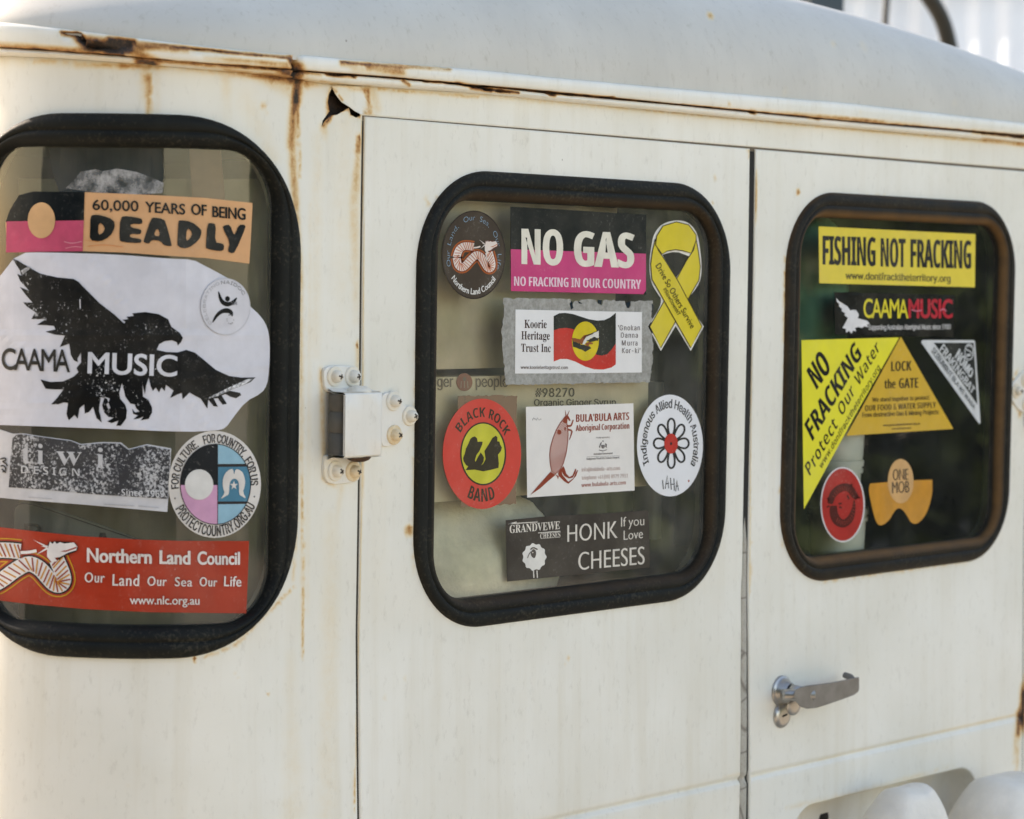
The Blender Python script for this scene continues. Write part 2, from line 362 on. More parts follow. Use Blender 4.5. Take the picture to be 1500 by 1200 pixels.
# rusty marks, plus painted shade at the plate recess and crease (in the photograph's own places)
for x0, y0, x1, y1, w0, w1, s0, s1 in [
    (437, 100, 433, 150, 9, 7, 1., .85), (433, 125, 426, 215, 6, 7, .75, .5), (427, 200, 430, 262, 7, 6, .5, .42), (430, 255, 441, 420, 6, 5, .45, .28), (441, 420, 443, 950, 4, 2.5, .28, .16),
    (443, 700, 444, 965, 2.2, 1.6, .34, .4), (436, 150, 440, 260, 2.5, 2, .6, .3),
    (219, 92, 218, 170, 3, 4, .52, .42), (210, 96, 209, 150, 5, 7, .22, .14), (228, 98, 230, 168, 6, 8, .14, .1), (330, 110, 334, 170, 9, 10, .15, .08),
    (0, 86, 180, 98, 4, 4, .3, .32), (180, 96, 330, 106, 4, 4, .42, .3), (330, 104, 432, 118, 5, 8, .4, .75), (380, 112, 425, 128, 9, 16, .2, .3),
    (386, 154, 386, 156, 5, 5, .34, .34), (391, 167, 391, 168, 3, 3, .25, .25), (360, 148, 400, 230, 20, 14, .10, .12),
    (526, 200, 524, 225, 3.0, 5, .8, .45), (525, 222, 519, 300, 4.5, 10, .38, .26), (519, 300, 522, 470, 10, 10, .24, .12), (531, 175, 531, 330, 2, 1.6, .6, .3),
    (528, 495, 523, 508, 2.2, 3, .6, .75), (524, 508, 523, 560, 3, 4, .3, .15), (533, 330, 531, 700, 1.3, 1.3, .3, .3), (531, 700, 519, 1190, 1.3, 1.3, .25, .35),
    (484, 168, 474, 186, 4, 3, .95, .85), (474, 184, 476, 205, 6, 8, .4, .12), (490, 132, 482, 160, 3.5, 3.5, .8, .95), (538, 128, 541, 165, 3.5, 5, .6, .5), (545, 135, 552, 160, 7, 9, .26, .18), (512, 128, 536, 132, 4, 4, .4, .6),
    (470, 120, 535, 130, 3, 3, .4, .45), (450, 122, 470, 122, 8, 5, .5, .25), (540, 130, 700, 142, 3, 3, .35, .25), (700, 140, 1500, 212, 2.6, 2.6, .22, .28), (1440, 204, 1500, 212, 3, 3, .4, .5),
    (470, 540, 476, 700, 4, 5, .26, .3), (470, 545, 470, 575, 3, 3, .35, .3), (474, 700, 490, 712, 4, 4, .3, .2), (500, 715, 488, 800, 5, 7, .16, .06),
    (598, 770, 598, 782, 3, 4, .85, .7), (832, 962, 829, 972, 1.8, 1.6, .75, .6), (1169, 280, 1168, 282, 1.8, 1.8, .95, .95), (1144, 718, 1146, 723, 1.8, 1.8, .6, .6), (1145, 795, 1145, 797, 2, 2, .5, .5),
    (625, 290, 628, 300, 1.3, 1.1, .5, .4), (610, 268, 609, 276, 1.4, 1.2, .3, .3), (1044, 294, 1044, 297, 1.5, 1.5, .5, .5), (1049, 262, 1049, 262, 1.2, 1.2, .7, .7),
    (285, 963, 285, 968, 2.5, 2, .8, .6), (240, 965, 250, 966, 2, 2, .5, .5), (345, 945, 430, 860, 2.6, 2.4, .32, .4), (300, 962, 345, 946, 2.2, 2.4, .3, .32), (430, 850, 440, 640, 2.2, 2, .3, .22),
    (346, 990, 347, 993, 1.6, 1.6, .5, .5), (345, 984, 345, 985, 2, 2, .3, .3), (250, 1120, 254, 1132, 1.6, 1.4, .38, .3), (185, 1150, 193, 1163, 1.5, 1.3, .2, .15), (591, 990, 592, 998, 1.6, 1.4, .3, .25), (565, 1022, 565, 1023, 1.5, 1.5, .5, .5), (393, 1018, 393, 1019, 1.4, 1.4, .6, .6),
    (425, 960, 430, 1190, 12, 22, .07, .11), (485, 760, 480, 1190, 16, 20, .10, .12), (1500, 1000, 1497, 1060, 4, 5, .8, .9), (1494, 1045, 1491, 1075, 5, 4, .95, .75), (1489, 1075, 1486, 1120, 4, 3, .4, .2), (1500, 985, 1485, 1190, 2, 2, .3, .3),
    (1490, 540, 1478, 575, 1.5, 1.5, .4, .5), (1478, 575, 1497, 612, 1.5, 2.5, .5, .45),
    (486, 128, 480, 150, 3, 3, .45, .6), (480, 150, 484, 168, 3, 3, .6, .6), (484, 169, 511, 159, 2.2, 2, .6, .5), (490, 131, 503, 150, 1.6, 1.6, .55, .55), (514, 168, 528, 171, 2.2, 2.2, .6, .6), (540, 128, 536, 166, 2.2, 2.2, .5, .55),
    (505, 140, 500, 480, 26, 22, .10, .07), (465, 200, 462, 520, 12, 10, .12, .10), (455, 300, 450, 900, 5, 4, .12, .10), (524, 560, 519, 700, 5, 6, .16, .12), (610, 600, 600, 660, 5, 6, .12, .08), (560, 690, 552, 900, 14, 20, .06, .04), (606, 500, 607, 850, 2, 2, .22, .22), (640, 290, 780, 259, 1.6, 1.6, .2, .2), (660, 880, 740, 912, 2, 2, .2, .2), (1150, 380, 1150, 720, 2, 2, .45, .45), (1190, 300, 1300, 288, 2, 2, .35, .3), (1165, 780, 1210, 850, 2, 2, .35, .35), (1210, 852, 1420, 820, 2, 2, .3, .3), (1476, 420, 1474, 720, 2, 2, .4, .4),
    (1060, 1138, 1085, 1133, 2, 2, .15, .15), (1090, 1140, 1290, 1092, 1.6, 1.6, .15, .13), (1290, 1092, 1487, 1047, 1.6, 1.6, .13, .2),  # brown shadow line painted along the pressed crease
    (1152, 1184, 1250, 1163, 4, 4, .14, .17), (1250, 1163, 1402, 1120, 4, 4, .17, .14), (1396, 1133, 1398, 1138, 2.4, 2.4, .6, .5),  # the long strokes paint the shadow under the recess lip
    (1108, 245, 1107, 330, 1.6, 1.4, .5, .4), (1098, 222, 1100, 232, 3, 2, .4, .5), (1103, 235, 1098, 870, 1.2, 1.2, .3, .25)]: wear(x0, y0, x1, y1, w0, w1, s0, s1)

# gutter lines read along the photograph: roof edge, foot of the rim, drip lip top, drip lip foot
GX = [-200, 0, 95, 190, 300, 427, 440, 578, 700, 800, 1000, 1250, 1500, 1700]
G0 = [18, 36, 47, 59, 72, 85, 84, 97, 106, 116, 134, 155, 183, 206]
G1 = [55, 68, 75, 82, 92, 100, 102, 112, 124, 132, 152, 177, 197, 214]
G2 = [59, 71, 77, 85, 94, 103, 106, 117, 128, 138, 156, 180, 201, 217]
G3 = [69, 80, 84, 91, 100, 111, 117, 127, 135, 145, 164, 187, 208, 225]
PXS = np.linspace(-170, 1640, 700)
US = np.arange(-.62, 1.40, .004)
def gline(Y, h):
    u, v = sheet(PXS, np.interp(PXS, GX, Y), h); k = np.argsort(u); return np.interp(US, u[k], v[k])
V0, V1, V2, V3 = gline(G0, .018), gline(G1, .018), gline(G2, .010), gline(G3, .012)
for Vx in (V0, V1, V2, V3):       # smooth the traced lines
    Vx[US < -.495] = np.interp(-.495, US, Vx)
    k = np.hanning(25); k /= k.sum(); Vx[:] = np.convolve(np.pad(Vx, 12, 'edge'), k, 'valid')
vtop = lambda u: np.interp(u, US, V3)

vfold = float(sheet(533, 925)[1]); vcrease = float(sheet(1290, 1092.5)[1])
def relief(u, v):     # the slight fold under the windows and the pressed crease lower down
    h = .030*np.maximum(0, vfold-v)-.010*np.maximum(0, vcrease-v)
    h = h-.0042*np.exp(-((v-vcrease)/.0035)**2)*(u > -.075)
    return h+.0010*np.sin(u*9+v*5)*np.cos(v*7-u*3)
W1 = dict(u0=-.560, u1=-.1725, v0=float(sheet(175, 963, .006)[1]), v1=float(sheet(150, 168.5, .006)[1]), r=.135, ri=.055)
W2 = dict(u0=.0, u1=.535, v0=0., v1=.5, r=.105, ri=.052)
W3 = dict(u0=.6543, u1=1.1893, v0=0., v1=.5, r=.098, ri=.045)
print('W1', W1, 'fold', vfold, 'crease', vcrease)
DT = .5478      # top of the doors
def panel(name, outer, holes, mat, parent, bands, hbase=0., rimd=.022, edge=.0022, norim=(), relief_on=True, loopsrim=None):
    """a pressed sheet: filled outline with holes, rounded edges that turn inwards"""
    loops = [outer]+holes
    ex = [gridpts(*b) for b in bands]; ex = np.concatenate(ex)
    # keep points clear of the outlines
    V, T = fill2(loops, ex)
    rl = relief if relief_on else (lambda u, v: 0*u)
    m = MB(); P = world(V[:, 0], V[:, 1], hbase+rl(V[:, 0], V[:, 1])); m.add(P, T)
    for i, L in enumerate(loops):
        if i in norim: continue
        L = np.asarray(L, float); sgn = 1 if i == 0 else -1
        A = ((L[:, 0]*np.roll(L[:, 1], -1)-np.roll(L[:, 0], -1)*L[:, 1]).sum())/2
        if A < 0: L = L[::-1]
        rows = []
        for d, dh in [(0, 0), (edge*.5, -edge*.25), (edge*.9, -edge*.7), (edge, -edge*1.4), (edge, -rimd)]:
            Q = offset_loop(L, d*sgn); rows.append(world(Q[:, 0], Q[:, 1], hbase+dh+rl(L[:, 0], L[:, 1])))
        G = np.stack(rows, 1); 
        if sgn < 0: G = G[::-1]
        m.grid(G, closeu=True)
    Vw = np.concatenate(m.V)
    return m.out(name, mat, parent, attr=wear_shade_at(Vw), origin=P.mean(0), autosmooth=50)
def wl(W, inset): return rrect(W['u0'], W['u1'], W['v0'], W['v1'], W['r']*(1-inset/.031)+(W['ri']+.031)*inset/.031 if 'ri' in W else W['r'], inset=inset)
def line(p, q, n): return [(p[0]+(q[0]-p[0])*i/n, p[1]+(q[1]-p[1])*i/n) for i in range(n)]
uL, uR = -.0835, 1.2450       # the door opening
topu = US[(US > -.60) & (US < 1.352)][::-1]
UE=-.60
outer = line((-.60, -.75), (uL, -.75), 40)+line((uL, -.75), (uL, DT+.0062), 90)+line((uL, DT+.0062), (uR, DT+.0062), 180)+line((uR, DT+.0062), (uR, -.75), 60)+line((uR, -.75), (1.355, -.75), 6)+line((1.355, -.75), (1.355, vtop(1.355)+.006), 60)+[(u, float(vtop(u))+.006) for u in topu]+line((-.60, float(vtop(-.60))+.006), (-.60, -.75), 60)
# a rusted-out tear near the top of the pillar
tear_px = [(488, 126), (482, 138), (480.5, 150), (483, 163), (478, 170), (473, 177), (471.5, 186), (476, 178), (484, 169), (494, 168.5), (503, 163), (511.5, 158), (514, 168), (522, 172.5), (528, 170), (527, 162), (518, 155), (513, 157), (503, 150), (495, 140), (490, 131)]
tear = [tuple(map(float, sheet(x, y))) for x, y in tear_px]
body = panel('body', np.array(outer), [wl(W1, .014), np.array(tear)], CREAM, van,
             [(-.30, -.08, -.42, .64, .0036, .25), (-.46, -.30, -.42, .66, .005, .25), (-.60, -.46, -.7, .66, .012, .25), (-.46, -.08, -.75, -.43, .02, .25),
              (-.08, 1.25, .552, .64, .004, .25), (1.245, 1.35, -.40, .60, .006, .25), (1.245, 1.35, -.75, -.41, .03)], norim=(2,))
g = MB(); V, T = fill2([[(-.13, .49), (-.05, .49), (-.05, .60), (-.13, .60)]]); g.add(world(V[:, 0], V[:, 1], -.010), T); g.out('inner_pillar', plain('bare_rusted_steel', (.035, .018, .010, 1), .9, 0, .4, 90, .8, .004), body)
# the peeled flap beside the tear
fl = np.array([(488.5, 126), (498, 125.5), (512, 126), (527, 127), (531.5, 131), (532, 142), (536, 150), (538, 158), (534, 165), (527, 168), (520, 163), (513.5, 157), (503, 150), (495, 140), (490, 131)])
fu, fv = sheet(fl[:, 0], fl[:, 1], .004); V, T = fill2([np.stack([fu, fv], -1)], gridpts(-.14, -.06, .5, .62, .004))
lift = .002+.012*np.clip((V[:, 0]-(-.118))/.045, 0, 1)**2*np.clip((.600-V[:, 1])/.05, 0, 1)
P = world(V[:, 0], V[:, 1], lift); Q = world(V[:, 0], V[:, 1], lift-.0009); m = MB(); m.add(P, T); m.add(Q, T[:, ::-1])
build('torn_flap', np.concatenate(m.V), m.F, CREAM, body, attr=wear_shade_at(np.concatenate(m.V))*.8)

# sides, front and inside of the body
sm = MB(); bz, tz = -.75, float(vtop(1.2))+.01
x0, y0 = world(-.60, 0, 0)[:2]; x1 = 1.355
def wallstrip(m, pts, z0, z1): m.grid(np.array([[(x, y, z) for z in np.linspace(z0, z1, 6)] for x, y in pts]))
wallstrip(sm, [(x0, y0), (x0, 1.2), (x0, 2.9)], bz, .655); wallstrip(sm, [(x0, 2.9), (x1+.02, 2.9)], bz, .655); wallstrip(sm, [(x1+.02, 2.9), (x1+.02, .03), (x1, 0)], bz, .655)
sm.out('side_panel', CREAM, van, attr=np.zeros(sm.n), smooth=False)
LIN = plain('dark_lining', (.05, .05, .047, 1), .8, 0, .2, 8)
g = MB(); g.box((x0+.03, 1.7, -.45), (x1-.03, 1.76, .62)); g.box((-.16, .05, -.48), (x1-.03, .3, -.44)); g.box((x0+.03, .24, -.481), (x1-.03, 1.76, -.441)); g.box((x0+.035, .27, -.44), (x0+.06, 1.7, .62)); g.box((x1-.06, .05, -.44), (x1-.03, 1.7, .62)); g.box((-.15, .06, .585), (x1-.03, .3, .60)); g.box((x0+.03, .24, .586), (x1-.03, 1.76, .601))
g.out('interior_lining', LIN, van, smooth=False)
TYRE = plain('tyre_rubber', (.02, .02, .02, 1), .8)
for sx in (x0+.16, x1-.14):
    for sy in (.55, 2.5):
        g = MB(); sgn = -1 if sx < .5 else 1
        g.lathe((sx-.11*sgn, sy, GZ+.36), (sgn, 0, 0), [(.02, 0), (.2, 0), (.33, .0), (.36, .03), (.36, .19), (.33, .22), (.2, .2)], 36); o = g.out('wheel', TYRE, van)
        g = MB(); g.lathe((sx+.085*sgn, sy, GZ+.36), (sgn, 0, 0), [(.2, .0), (.18, .015), (.12, -.01), (.06, .02), (.0, .02)], 36); g.out('rim', CREAM, o, attr=np.zeros(g.n))
g = MB(); g.box((-.3, .25, -.95), (1.25, 2.8, -.76)); g.out('chassis', STEELD, van, smooth=False)

# roof
RIDX = np.arange(0, len(US), 3)
uu = US[RIDX]; zt0 = V0[RIDX]
xm = .58
rows = []
def roofpt(u, z0, d, f):
    P = world(u, z0, .014-d); H = .192*(1-.45*((np.clip(P[:, 0], -.4, 1.56)-xm)/.83)**2)
    P[:, 2] = z0+H*f; return P
zline = np.interp(uu, uu, zt0)
for th in np.linspace(0, math.pi/2, 26):
    d = .185*(1-math.cos(th))**1.0; f = math.sin(th)**.92*.86
    rows.append(roofpt(uu, zline-.002, d, f))
last = rows[-1]
edge_rows = list(rows)
for t in np.linspace(.04, 1, 16):
    Pn = last.copy(); Pn[:, 1] = last[:, 1]+(2.75-last[:, 1])*t; Pn[:, 2] = last[:, 2]+.022*math.sin(t*math.pi*.6)*np.clip((last[:, 0]+.25)/.3, 0, 1)*np.clip((1.36-last[:, 0])/.3, 0, 1); rows.append(Pn)
G = np.stack(rows, 1); m = MB(); m.grid(G)
# the left and right eaves running forwards
sideL = np.stack([[r[0]+np.array([0, y, 0]) for r in edge_rows] for y in np.linspace(0, 2.5, 8)], 0); m.grid(sideL[::-1])
sideR = np.stack([[r[-1]+np.array([0, y, 0]) for r in edge_rows] for y in np.linspace(0, 2.7, 8)], 0); m.grid(sideR)
Vw = np.concatenate(m.V); ra = np.zeros(len(Vw))
q = project(Vw)
for x, y, s, k in [(1040, 22, 2.5, .45), (1075, 14, 2, .3), (1084, 35, 1.2, .6), (1220, 62, 1.5, .4), (1265, 68, 4, .22), (1152, 140, 4, .25), (1128, 85, 3, .12), (645, 62, 6, .1), (1400, 150, 5, .1), (560, 40, 3, .15), (870, 60, 3, .15)]:
    ra = np.maximum(ra, k*np.exp(-((q[:, 0]-x)**2+((q[:, 1]-y)*.6)**2)/s**2))
m.out('roof', ROOFP, van, attr=ra, autosmooth=60)

# gutter: folded rim, slot and drip lip along the roof edge
for a in [(112, 52, 128, 66, 7, 10, .9, 1.), (128, 66, 190, 70, 12, 10, 1., 1.), (160, 60, 196, 62, 7, 5, 1., .9), (90, 48, 118, 52, 3, 4, .9, 1.), (190, 72, 232, 92, 10, 6, .6, .5), (200, 66, 300, 74, 5, 3, .7, .6), (200, 64, 432, 85, 2.5, 2.5, .9, .8),
          (250, 70, 275, 72, 5, 5, .7, .6), (205, 90, 225, 94, 8, 7, .8, .85), (0, 68, 180, 80, 2.2, 2.2, .6, .7), (230, 90, 430, 103, 3, 4, .6, .8), (300, 82, 420, 96, 4, 5, .35, .5), (424, 85, 438, 108, 5, 8, .8, 1.), (434, 84, 436, 116, 4, 6, 1., 1.), (405, 104, 432, 110, 4, 6, .6, .9),
          (440, 106, 470, 110, 4, 3, .7, .4), (500, 92, 660, 102, 3.5, 2.5, .75, .6), (540, 98, 590, 106, 7, 7, .5, .5), (520, 100, 560, 104, 8, 6, .22, .2), (590, 118, 600, 125, 3, 3, .7, .6), (478, 108, 520, 112, 2.5, 2.5, .9, .9), (620, 119, 665, 122, 2., 2., .9, .9), (668, 122, 735, 134, 2.5, 3, 1., .95), (735, 134, 760, 136, 3, 2, .95, .9), (690, 128, 720, 133, 3, 3, .9, .9), (800, 136, 900, 143, 1.8, 1.8, .75, .75), (806, 137, 812, 139, 3, 3, 1., .9),
          (1000, 153, 1500, 199, 1.2, 1.3, .5, .75), (1100, 164, 1106, 165, 3, 3, .9, .9), (1068, 154, 1070, 155, 2, 2, .8, .8), (1260, 161, 1268, 161, 1.6, 1.6, .7, .7), (1425, 193, 1500, 201, 2.5, 2.5, .9, 1.), (1185, 172, 1200, 174, 2.5, 2, .7, .7)]: wear(*a)
gm = MB(); Uf = np.arange(-.60, 1.352, .0025); iv = lambda A: np.interp(Uf, US, A)
prof = [(iv(V0)+.001, .004), (iv(V0)+.003, .014), (iv(V0)+.0015, .0185), (iv(V0)-.001, .0195), ((iv(V0)*2+iv(V1))/3, .0200), ((iv(V0)+iv(V1)*2)/3, .0198), (iv(V1)+.001, .0190), (iv(V1), .0175), (iv(V1), .006),
        (iv(V2), .005), (iv(V2)+.0005, .0125), (iv(V2)-.001, .0145), ((iv(V2)+iv(V3))/2, .0150), (iv(V3)+.0015, .0135), (iv(V3), .011), (iv(V3)-.0005, .0)]
Gm = np.stack([world(Uf, v, h) for v, h in prof], 1)
wa = wear_shade_at(Gm.reshape(-1, 3)).reshape(Gm.shape[:2])
q = project(Gm.reshape(-1, 3)).reshape(Gm.shape[0], -1, 2)
jit = RNG.normal(size=wa.shape)*.0004
prof2 = [h for _, h in prof]
Hh = np.stack([np.full(len(Uf), h) for h in prof2], 1)
k = np.hanning(9); k /= k.sum()
rough_ = np.stack([np.convolve(RNG.normal(size=len(Uf)), k, 'same') for _ in prof2], 1)
Hh = np.where(Hh > .008, np.maximum(.002, Hh-np.where(wa > .78, (wa-.78)*.05, 0)), Hh)+rough_*wa*.0016
dent = np.exp(-((q[:, :, 0]-436)/4.)**2)*.012; Hh = np.maximum(.001, Hh-dent*(Hh > .008))
Vv = np.stack([v for v, _ in prof], 1)+rough_*wa*.0012+.0005*np.stack([np.convolve(RNG.normal(size=len(Uf)), np.ones(31)/31, 'same')]*len(prof2), 1)
Gm = world(np.repeat(Uf[:, None], len(prof2), 1), Vv, Hh)
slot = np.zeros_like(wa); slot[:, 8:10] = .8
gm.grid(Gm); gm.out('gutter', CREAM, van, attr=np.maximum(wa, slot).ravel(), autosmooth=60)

# doors
ZB = -.75
du0, dum0, dum1, du1 = -.0771, .5750, .5911, 1.2362
ld = panel('rear_door', np.array(line((du0, ZB), (dum0+.004, ZB), 30)+line((dum0+.004, ZB), (dum0, DT), 80)+line((dum0, DT), (du0, DT+.0015), 60)+line((du0, DT+.0015), (du0, ZB), 80)), [wl(W2, .014)], CREAM, van,
           [(-.076, .58, -.44, .545, .0060, .3), (-.076, .58, vcrease-.008, vcrease+.008, .002), (-.07, .57, -.74, -.45, .03)], hbase=.0015, rimd=.03)
tag(ld, 'left rear door with a window full of stickers', None)
ru0, ru1 = float(sheet(1148, 1185)[0]), float(sheet(1424, 1150)[0]); rv1 = float(sheet(1300, 1146)[1])
REC = dict(u0=ru0, u1=ru1, v0=rv1-.26, v1=rv1, r=.05)
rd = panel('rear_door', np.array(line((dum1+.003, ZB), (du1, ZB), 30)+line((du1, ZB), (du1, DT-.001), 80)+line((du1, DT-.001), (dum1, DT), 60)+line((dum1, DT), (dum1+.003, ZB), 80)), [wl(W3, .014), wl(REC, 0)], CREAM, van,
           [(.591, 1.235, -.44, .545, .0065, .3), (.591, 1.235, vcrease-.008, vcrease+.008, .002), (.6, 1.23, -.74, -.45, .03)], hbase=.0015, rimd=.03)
tag(rd, 'right rear door with handle and number plate recess', None)
m = MB(); R0 = [(0, .001), (-.002, -.003), (-.004, -.020), (-.007, -.036), (-.014, -.045), (-.05, -.048)]
rr_ = [rrect(REC['u0'], REC['u1'], REC['v0'], REC['v1'], REC['r'], inset=-d) for d, h in R0]
m.grid(np.stack([world(L[:, 0], L[:, 1], h+.0015+relief(L[:, 0], L[:, 1])*.9) for L, (d, h) in zip(rr_, R0)], 1), closeu=True)
V, T = fill2([rr_[-1]], gridpts(REC['u0'], REC['u1'], REC['v0'], REC['v1'], .012)); m.add(world(V[:, 0], V[:, 1], -.0465+relief(V[:, 0], V[:, 1])*.9), T)
m.out('plate_recess', CREAM, rd, attr=wear_shade_at(np.concatenate(m.V)))
# a bolt hole in the recess
hu, hv = sheet(1200, 1196, -.045); m = MB(); m.lathe(world(hu, hv, -.0465+float(relief(hu, hv))*.9), (0, -1, 0), [(.0, .0012), (.010, .0012), (.0115, .0006), (.0115, -.001)], 20); m.out('bolt_hole', DARK, rd)
# door shut strip: narrow flange with cracked sealant over the lower part of the middle gap
zt_ = np.linspace(.13, ZB, 220); wob = np.convolve(RNG.normal(size=220), np.hanning(21)/np.hanning(21).sum(), 'same')*.0012
pu = lambda x, y: float(sheet(x, y)[0])
vs_ = np.array([.13, .10, .06, .0, -.28, -.75])
ua = np.array([.5875, .5840, .5790, .5752, .5700, .567]); ub = np.array([.5880, .5862, .5852, .5850, .5832, .581])
hA = np.array([-.010, -.003, .0022, .0030, .0030, .0030])
m = MB(); U0 = np.interp(-zt_, -vs_, ua)+wob; U1 = np.interp(-zt_, -vs_, ub)+wob*.5; HH = np.interp(-zt_, -vs_, hA)+relief(U0, zt_)
m.grid(np.stack([world(U0, zt_, HH-.012), world(U0, zt_, HH-.001), world(U0+.001, zt_, HH), world((U0+U1)/2, zt_, HH+.0008), world(U1-.001, zt_, HH), world(U1, zt_, HH-.001), world(U1, zt_, HH-.014)], 1))
def strip_mat():
    t = NT('cracked_sealant'); n = t.noise(60, 5); vo = t.n('ShaderNodeTexVoronoi', feature='DISTANCE_TO_EDGE'); vo.inputs['Scale'].default_value = 1; t.l(t.coords((16, 16, 20)), vo.inputs['Vector'])
    b = t.mix(n, (.34, .31, .26, 1), (.50, .47, .41, 1)); b = t.mix(t.ramp(vo.outputs['Distance'], [(.0, .8), (.035, 0.)]), b, (.12, .10, .08, 1)); b = t.mix(t.ramp(t.noise(300, 4), [(.5, 0.), (.75, .5)]), b, (.18, .15, .12, 1)); t.principled(b, .75, bump=n, bstr=.4); return t.m
m.out('door_seal', strip_mat(), ld, autosmooth=45)
# dark rebate behind the gaps
def rebate(strips, mat, h):
    m = MB()
    for u0, u1, v0, v1 in strips:
        nu, nv = max(2, int((u1-u0)/.006)), max(2, int((v1-v0)/.006))
        U, Vv = np.meshgrid(np.linspace(u0, u1, nu+1), np.linspace(v0, v1, nv+1), indexing='ij'); m.grid(world(U, Vv, h+relief(U, Vv))[:, ::-1])
    m.out('door_rebate', mat, van)
rebate([(.5752, .5912, -.75, .5470)], DARK, -.0012); rebate([(-.0840, -.0750, -.75, .5470)], plain('grimy_rebate', (.05, .04, .03, 1), .9), -.0012); rebate([(1.2360, 1.2450, -.75, .5470)], DARK, -.002)
rebate([(-.0840, 1.2450, .5473, .5555)], plain('shadow_brown_rebate', (.16, .125, .085, 1), .9), -.0012)  # top strip coloured to stand for the tan shadow line above the doors


# window rubbers and panes
SEAL = [(-.0015, -.001), (-.0020, .0025), (-.0005, .0060), (.0028, .0082), (.0070, .0090), (.0118, .0088), (.0136, .0078), (.0144, .0066), (.0153, .0066), (.0164, .0077), (.0186, .0084), (.0226, .0078), (.0262, .0054), (.0288, .0018), (.0302, -.0015), (.0308, -.0038), (.0310, -.010)]
def window(W, parent, rub, gm_, brown, name):
    rows = []; 
    for d, h in SEAL:
        k_ = max(0, d)/.031; L = rrect(W['u0'], W['u1'], W['v0'], W['v1'], W['r']*(1-k_)+(W['ri']+.031)*k_, n=20, k=30, inset=d); rows.append(world(L[:, 0], L[:, 1], h+relief(L[:, 0], L[:, 1])*.0))
    G = np.stack(rows, 1); at = np.zeros(G.shape[:2]); at[:, 0:2] = .35*brown; at[:, 2] = .15*brown; at[:, 11:15] = np.array([.5, .9, .8, .4])*brown
    m = MB(); m.grid(G, closeu=True); m.out('window_seal', rub, parent, attr=at.ravel())
    L = rrect(W['u0'], W['u1'], W['v0'], W['v1'], W['ri']+.028, n=14, k=24, inset=.028)
    V, T = fill2([L], gridpts(W['u0'], W['u1'], W['v0'], W['v1'], .02)); P = world(V[:, 0], V[:, 1], HG); m = MB(); m.add(P, T)
    o = m.out('window_glass', gm_, parent); return o
window(W1, body, RUBBER, GLASS1, .0, 'a'); window(W2, ld, RUBBER, GLASS2, .22, 'b'); window(W3, rd, RUBBERB, GLASS3, .9, 'c')

# hinges
def screw(px, py, h, r, parent, rust_shade=0.):
    u, v = sheet(px, py, h); b = world(u, v, h); a = world(u, v, h+1)-b; m = MB()
    m.lathe(b, a, [(r*1.75, -.001), (r*1.75, .0012), (r*1.6, .0022), (r*1.12, .0022), (r*1.1, .0035), (r*1.02, .0062), (r*.8, .0088), (r*.45, .0104), (0, .0108)], 22, 0)
    c0 = RNG.random()*1.5; x = np.array([1., 0, 0]); z = np.array([0, 0, 1.])
    for k in range(2):
        d = x*math.cos(c0+k*math.pi/2)+z*math.sin(c0+k*math.pi/2); e = np.cross(d, a/np.linalg.norm(a)); L, w_ = r*.62, r*.14; an = a/np.linalg.norm(a)
        t0 = b+an*(.0110+.0002*k); lo = b+an*.0088
        m.add([t0-d*L*.55-e*w_, t0+d*L*.55-e*w_, t0+d*L*.55+e*w_, t0-d*L*.55+e*w_, lo-d*L*1.15-e*w_, lo+d*L*1.15-e*w_, lo+d*L*1.15+e*w_, lo-d*L*1.15+e*w_], [(0, 1, 2, 3), (4, 0, 3, 7), (1, 5, 6, 2)], 1)
    return m.out('screw', [HINGEP, SCREWD], parent, attr=np.full(m.n, rust_shade), autosmooth=40)
SCREWD = plain('screw_recess', (.05, .035, .025, 1), .7)
def plate(m, loop, h0, h1, e=.0012):
    L = np.asarray(loop, float)
    if ((L[:, 0]*np.roll(L[:, 1], -1)-np.roll(L[:, 0], -1)*L[:, 1]).sum()) < 0: L = L[::-1]
    V, T = fill2([offset_loop(L, -e)], None); m.add(world(V[:, 0], V[:, 1], h1), T)
    m.grid(np.stack([world(*offset_loop(L, -e).T, h1), world(*offset_loop(L, -e*.3).T, h1-e*.3), world(*L.T, h1-e), world(*L.T, h0)], 1), closeu=True)
def pxloop(pts, h, it=2):
    P = np.array(pts, float); u, v = sheet(P[:, 0], P[:, 1], h); return chaikin(np.stack([u, v], -1), it)
HGE = []
m = MB()
plate(m, pxloop([(474, 552), (475, 540), (484, 536), (500, 535.5), (518, 537), (526, 541), (528, 550), (527, 571), (505, 575), (486, 576), (476, 571)], .004), 0, .0045)
plate(m, pxloop([(475, 672), (478, 666), (500, 667), (527, 672), (527, 690), (527, 703), (518, 707), (500, 709), (486, 710), (476, 703), (474, 690)], .004), 0, .0045)
plate(m, pxloop([(556, 582), (566, 574), (574, 576), (590, 592), (607, 604), (609, 611), (606, 618), (592, 637), (574, 652), (566, 655), (556, 652)], .004), .0015, .0055)
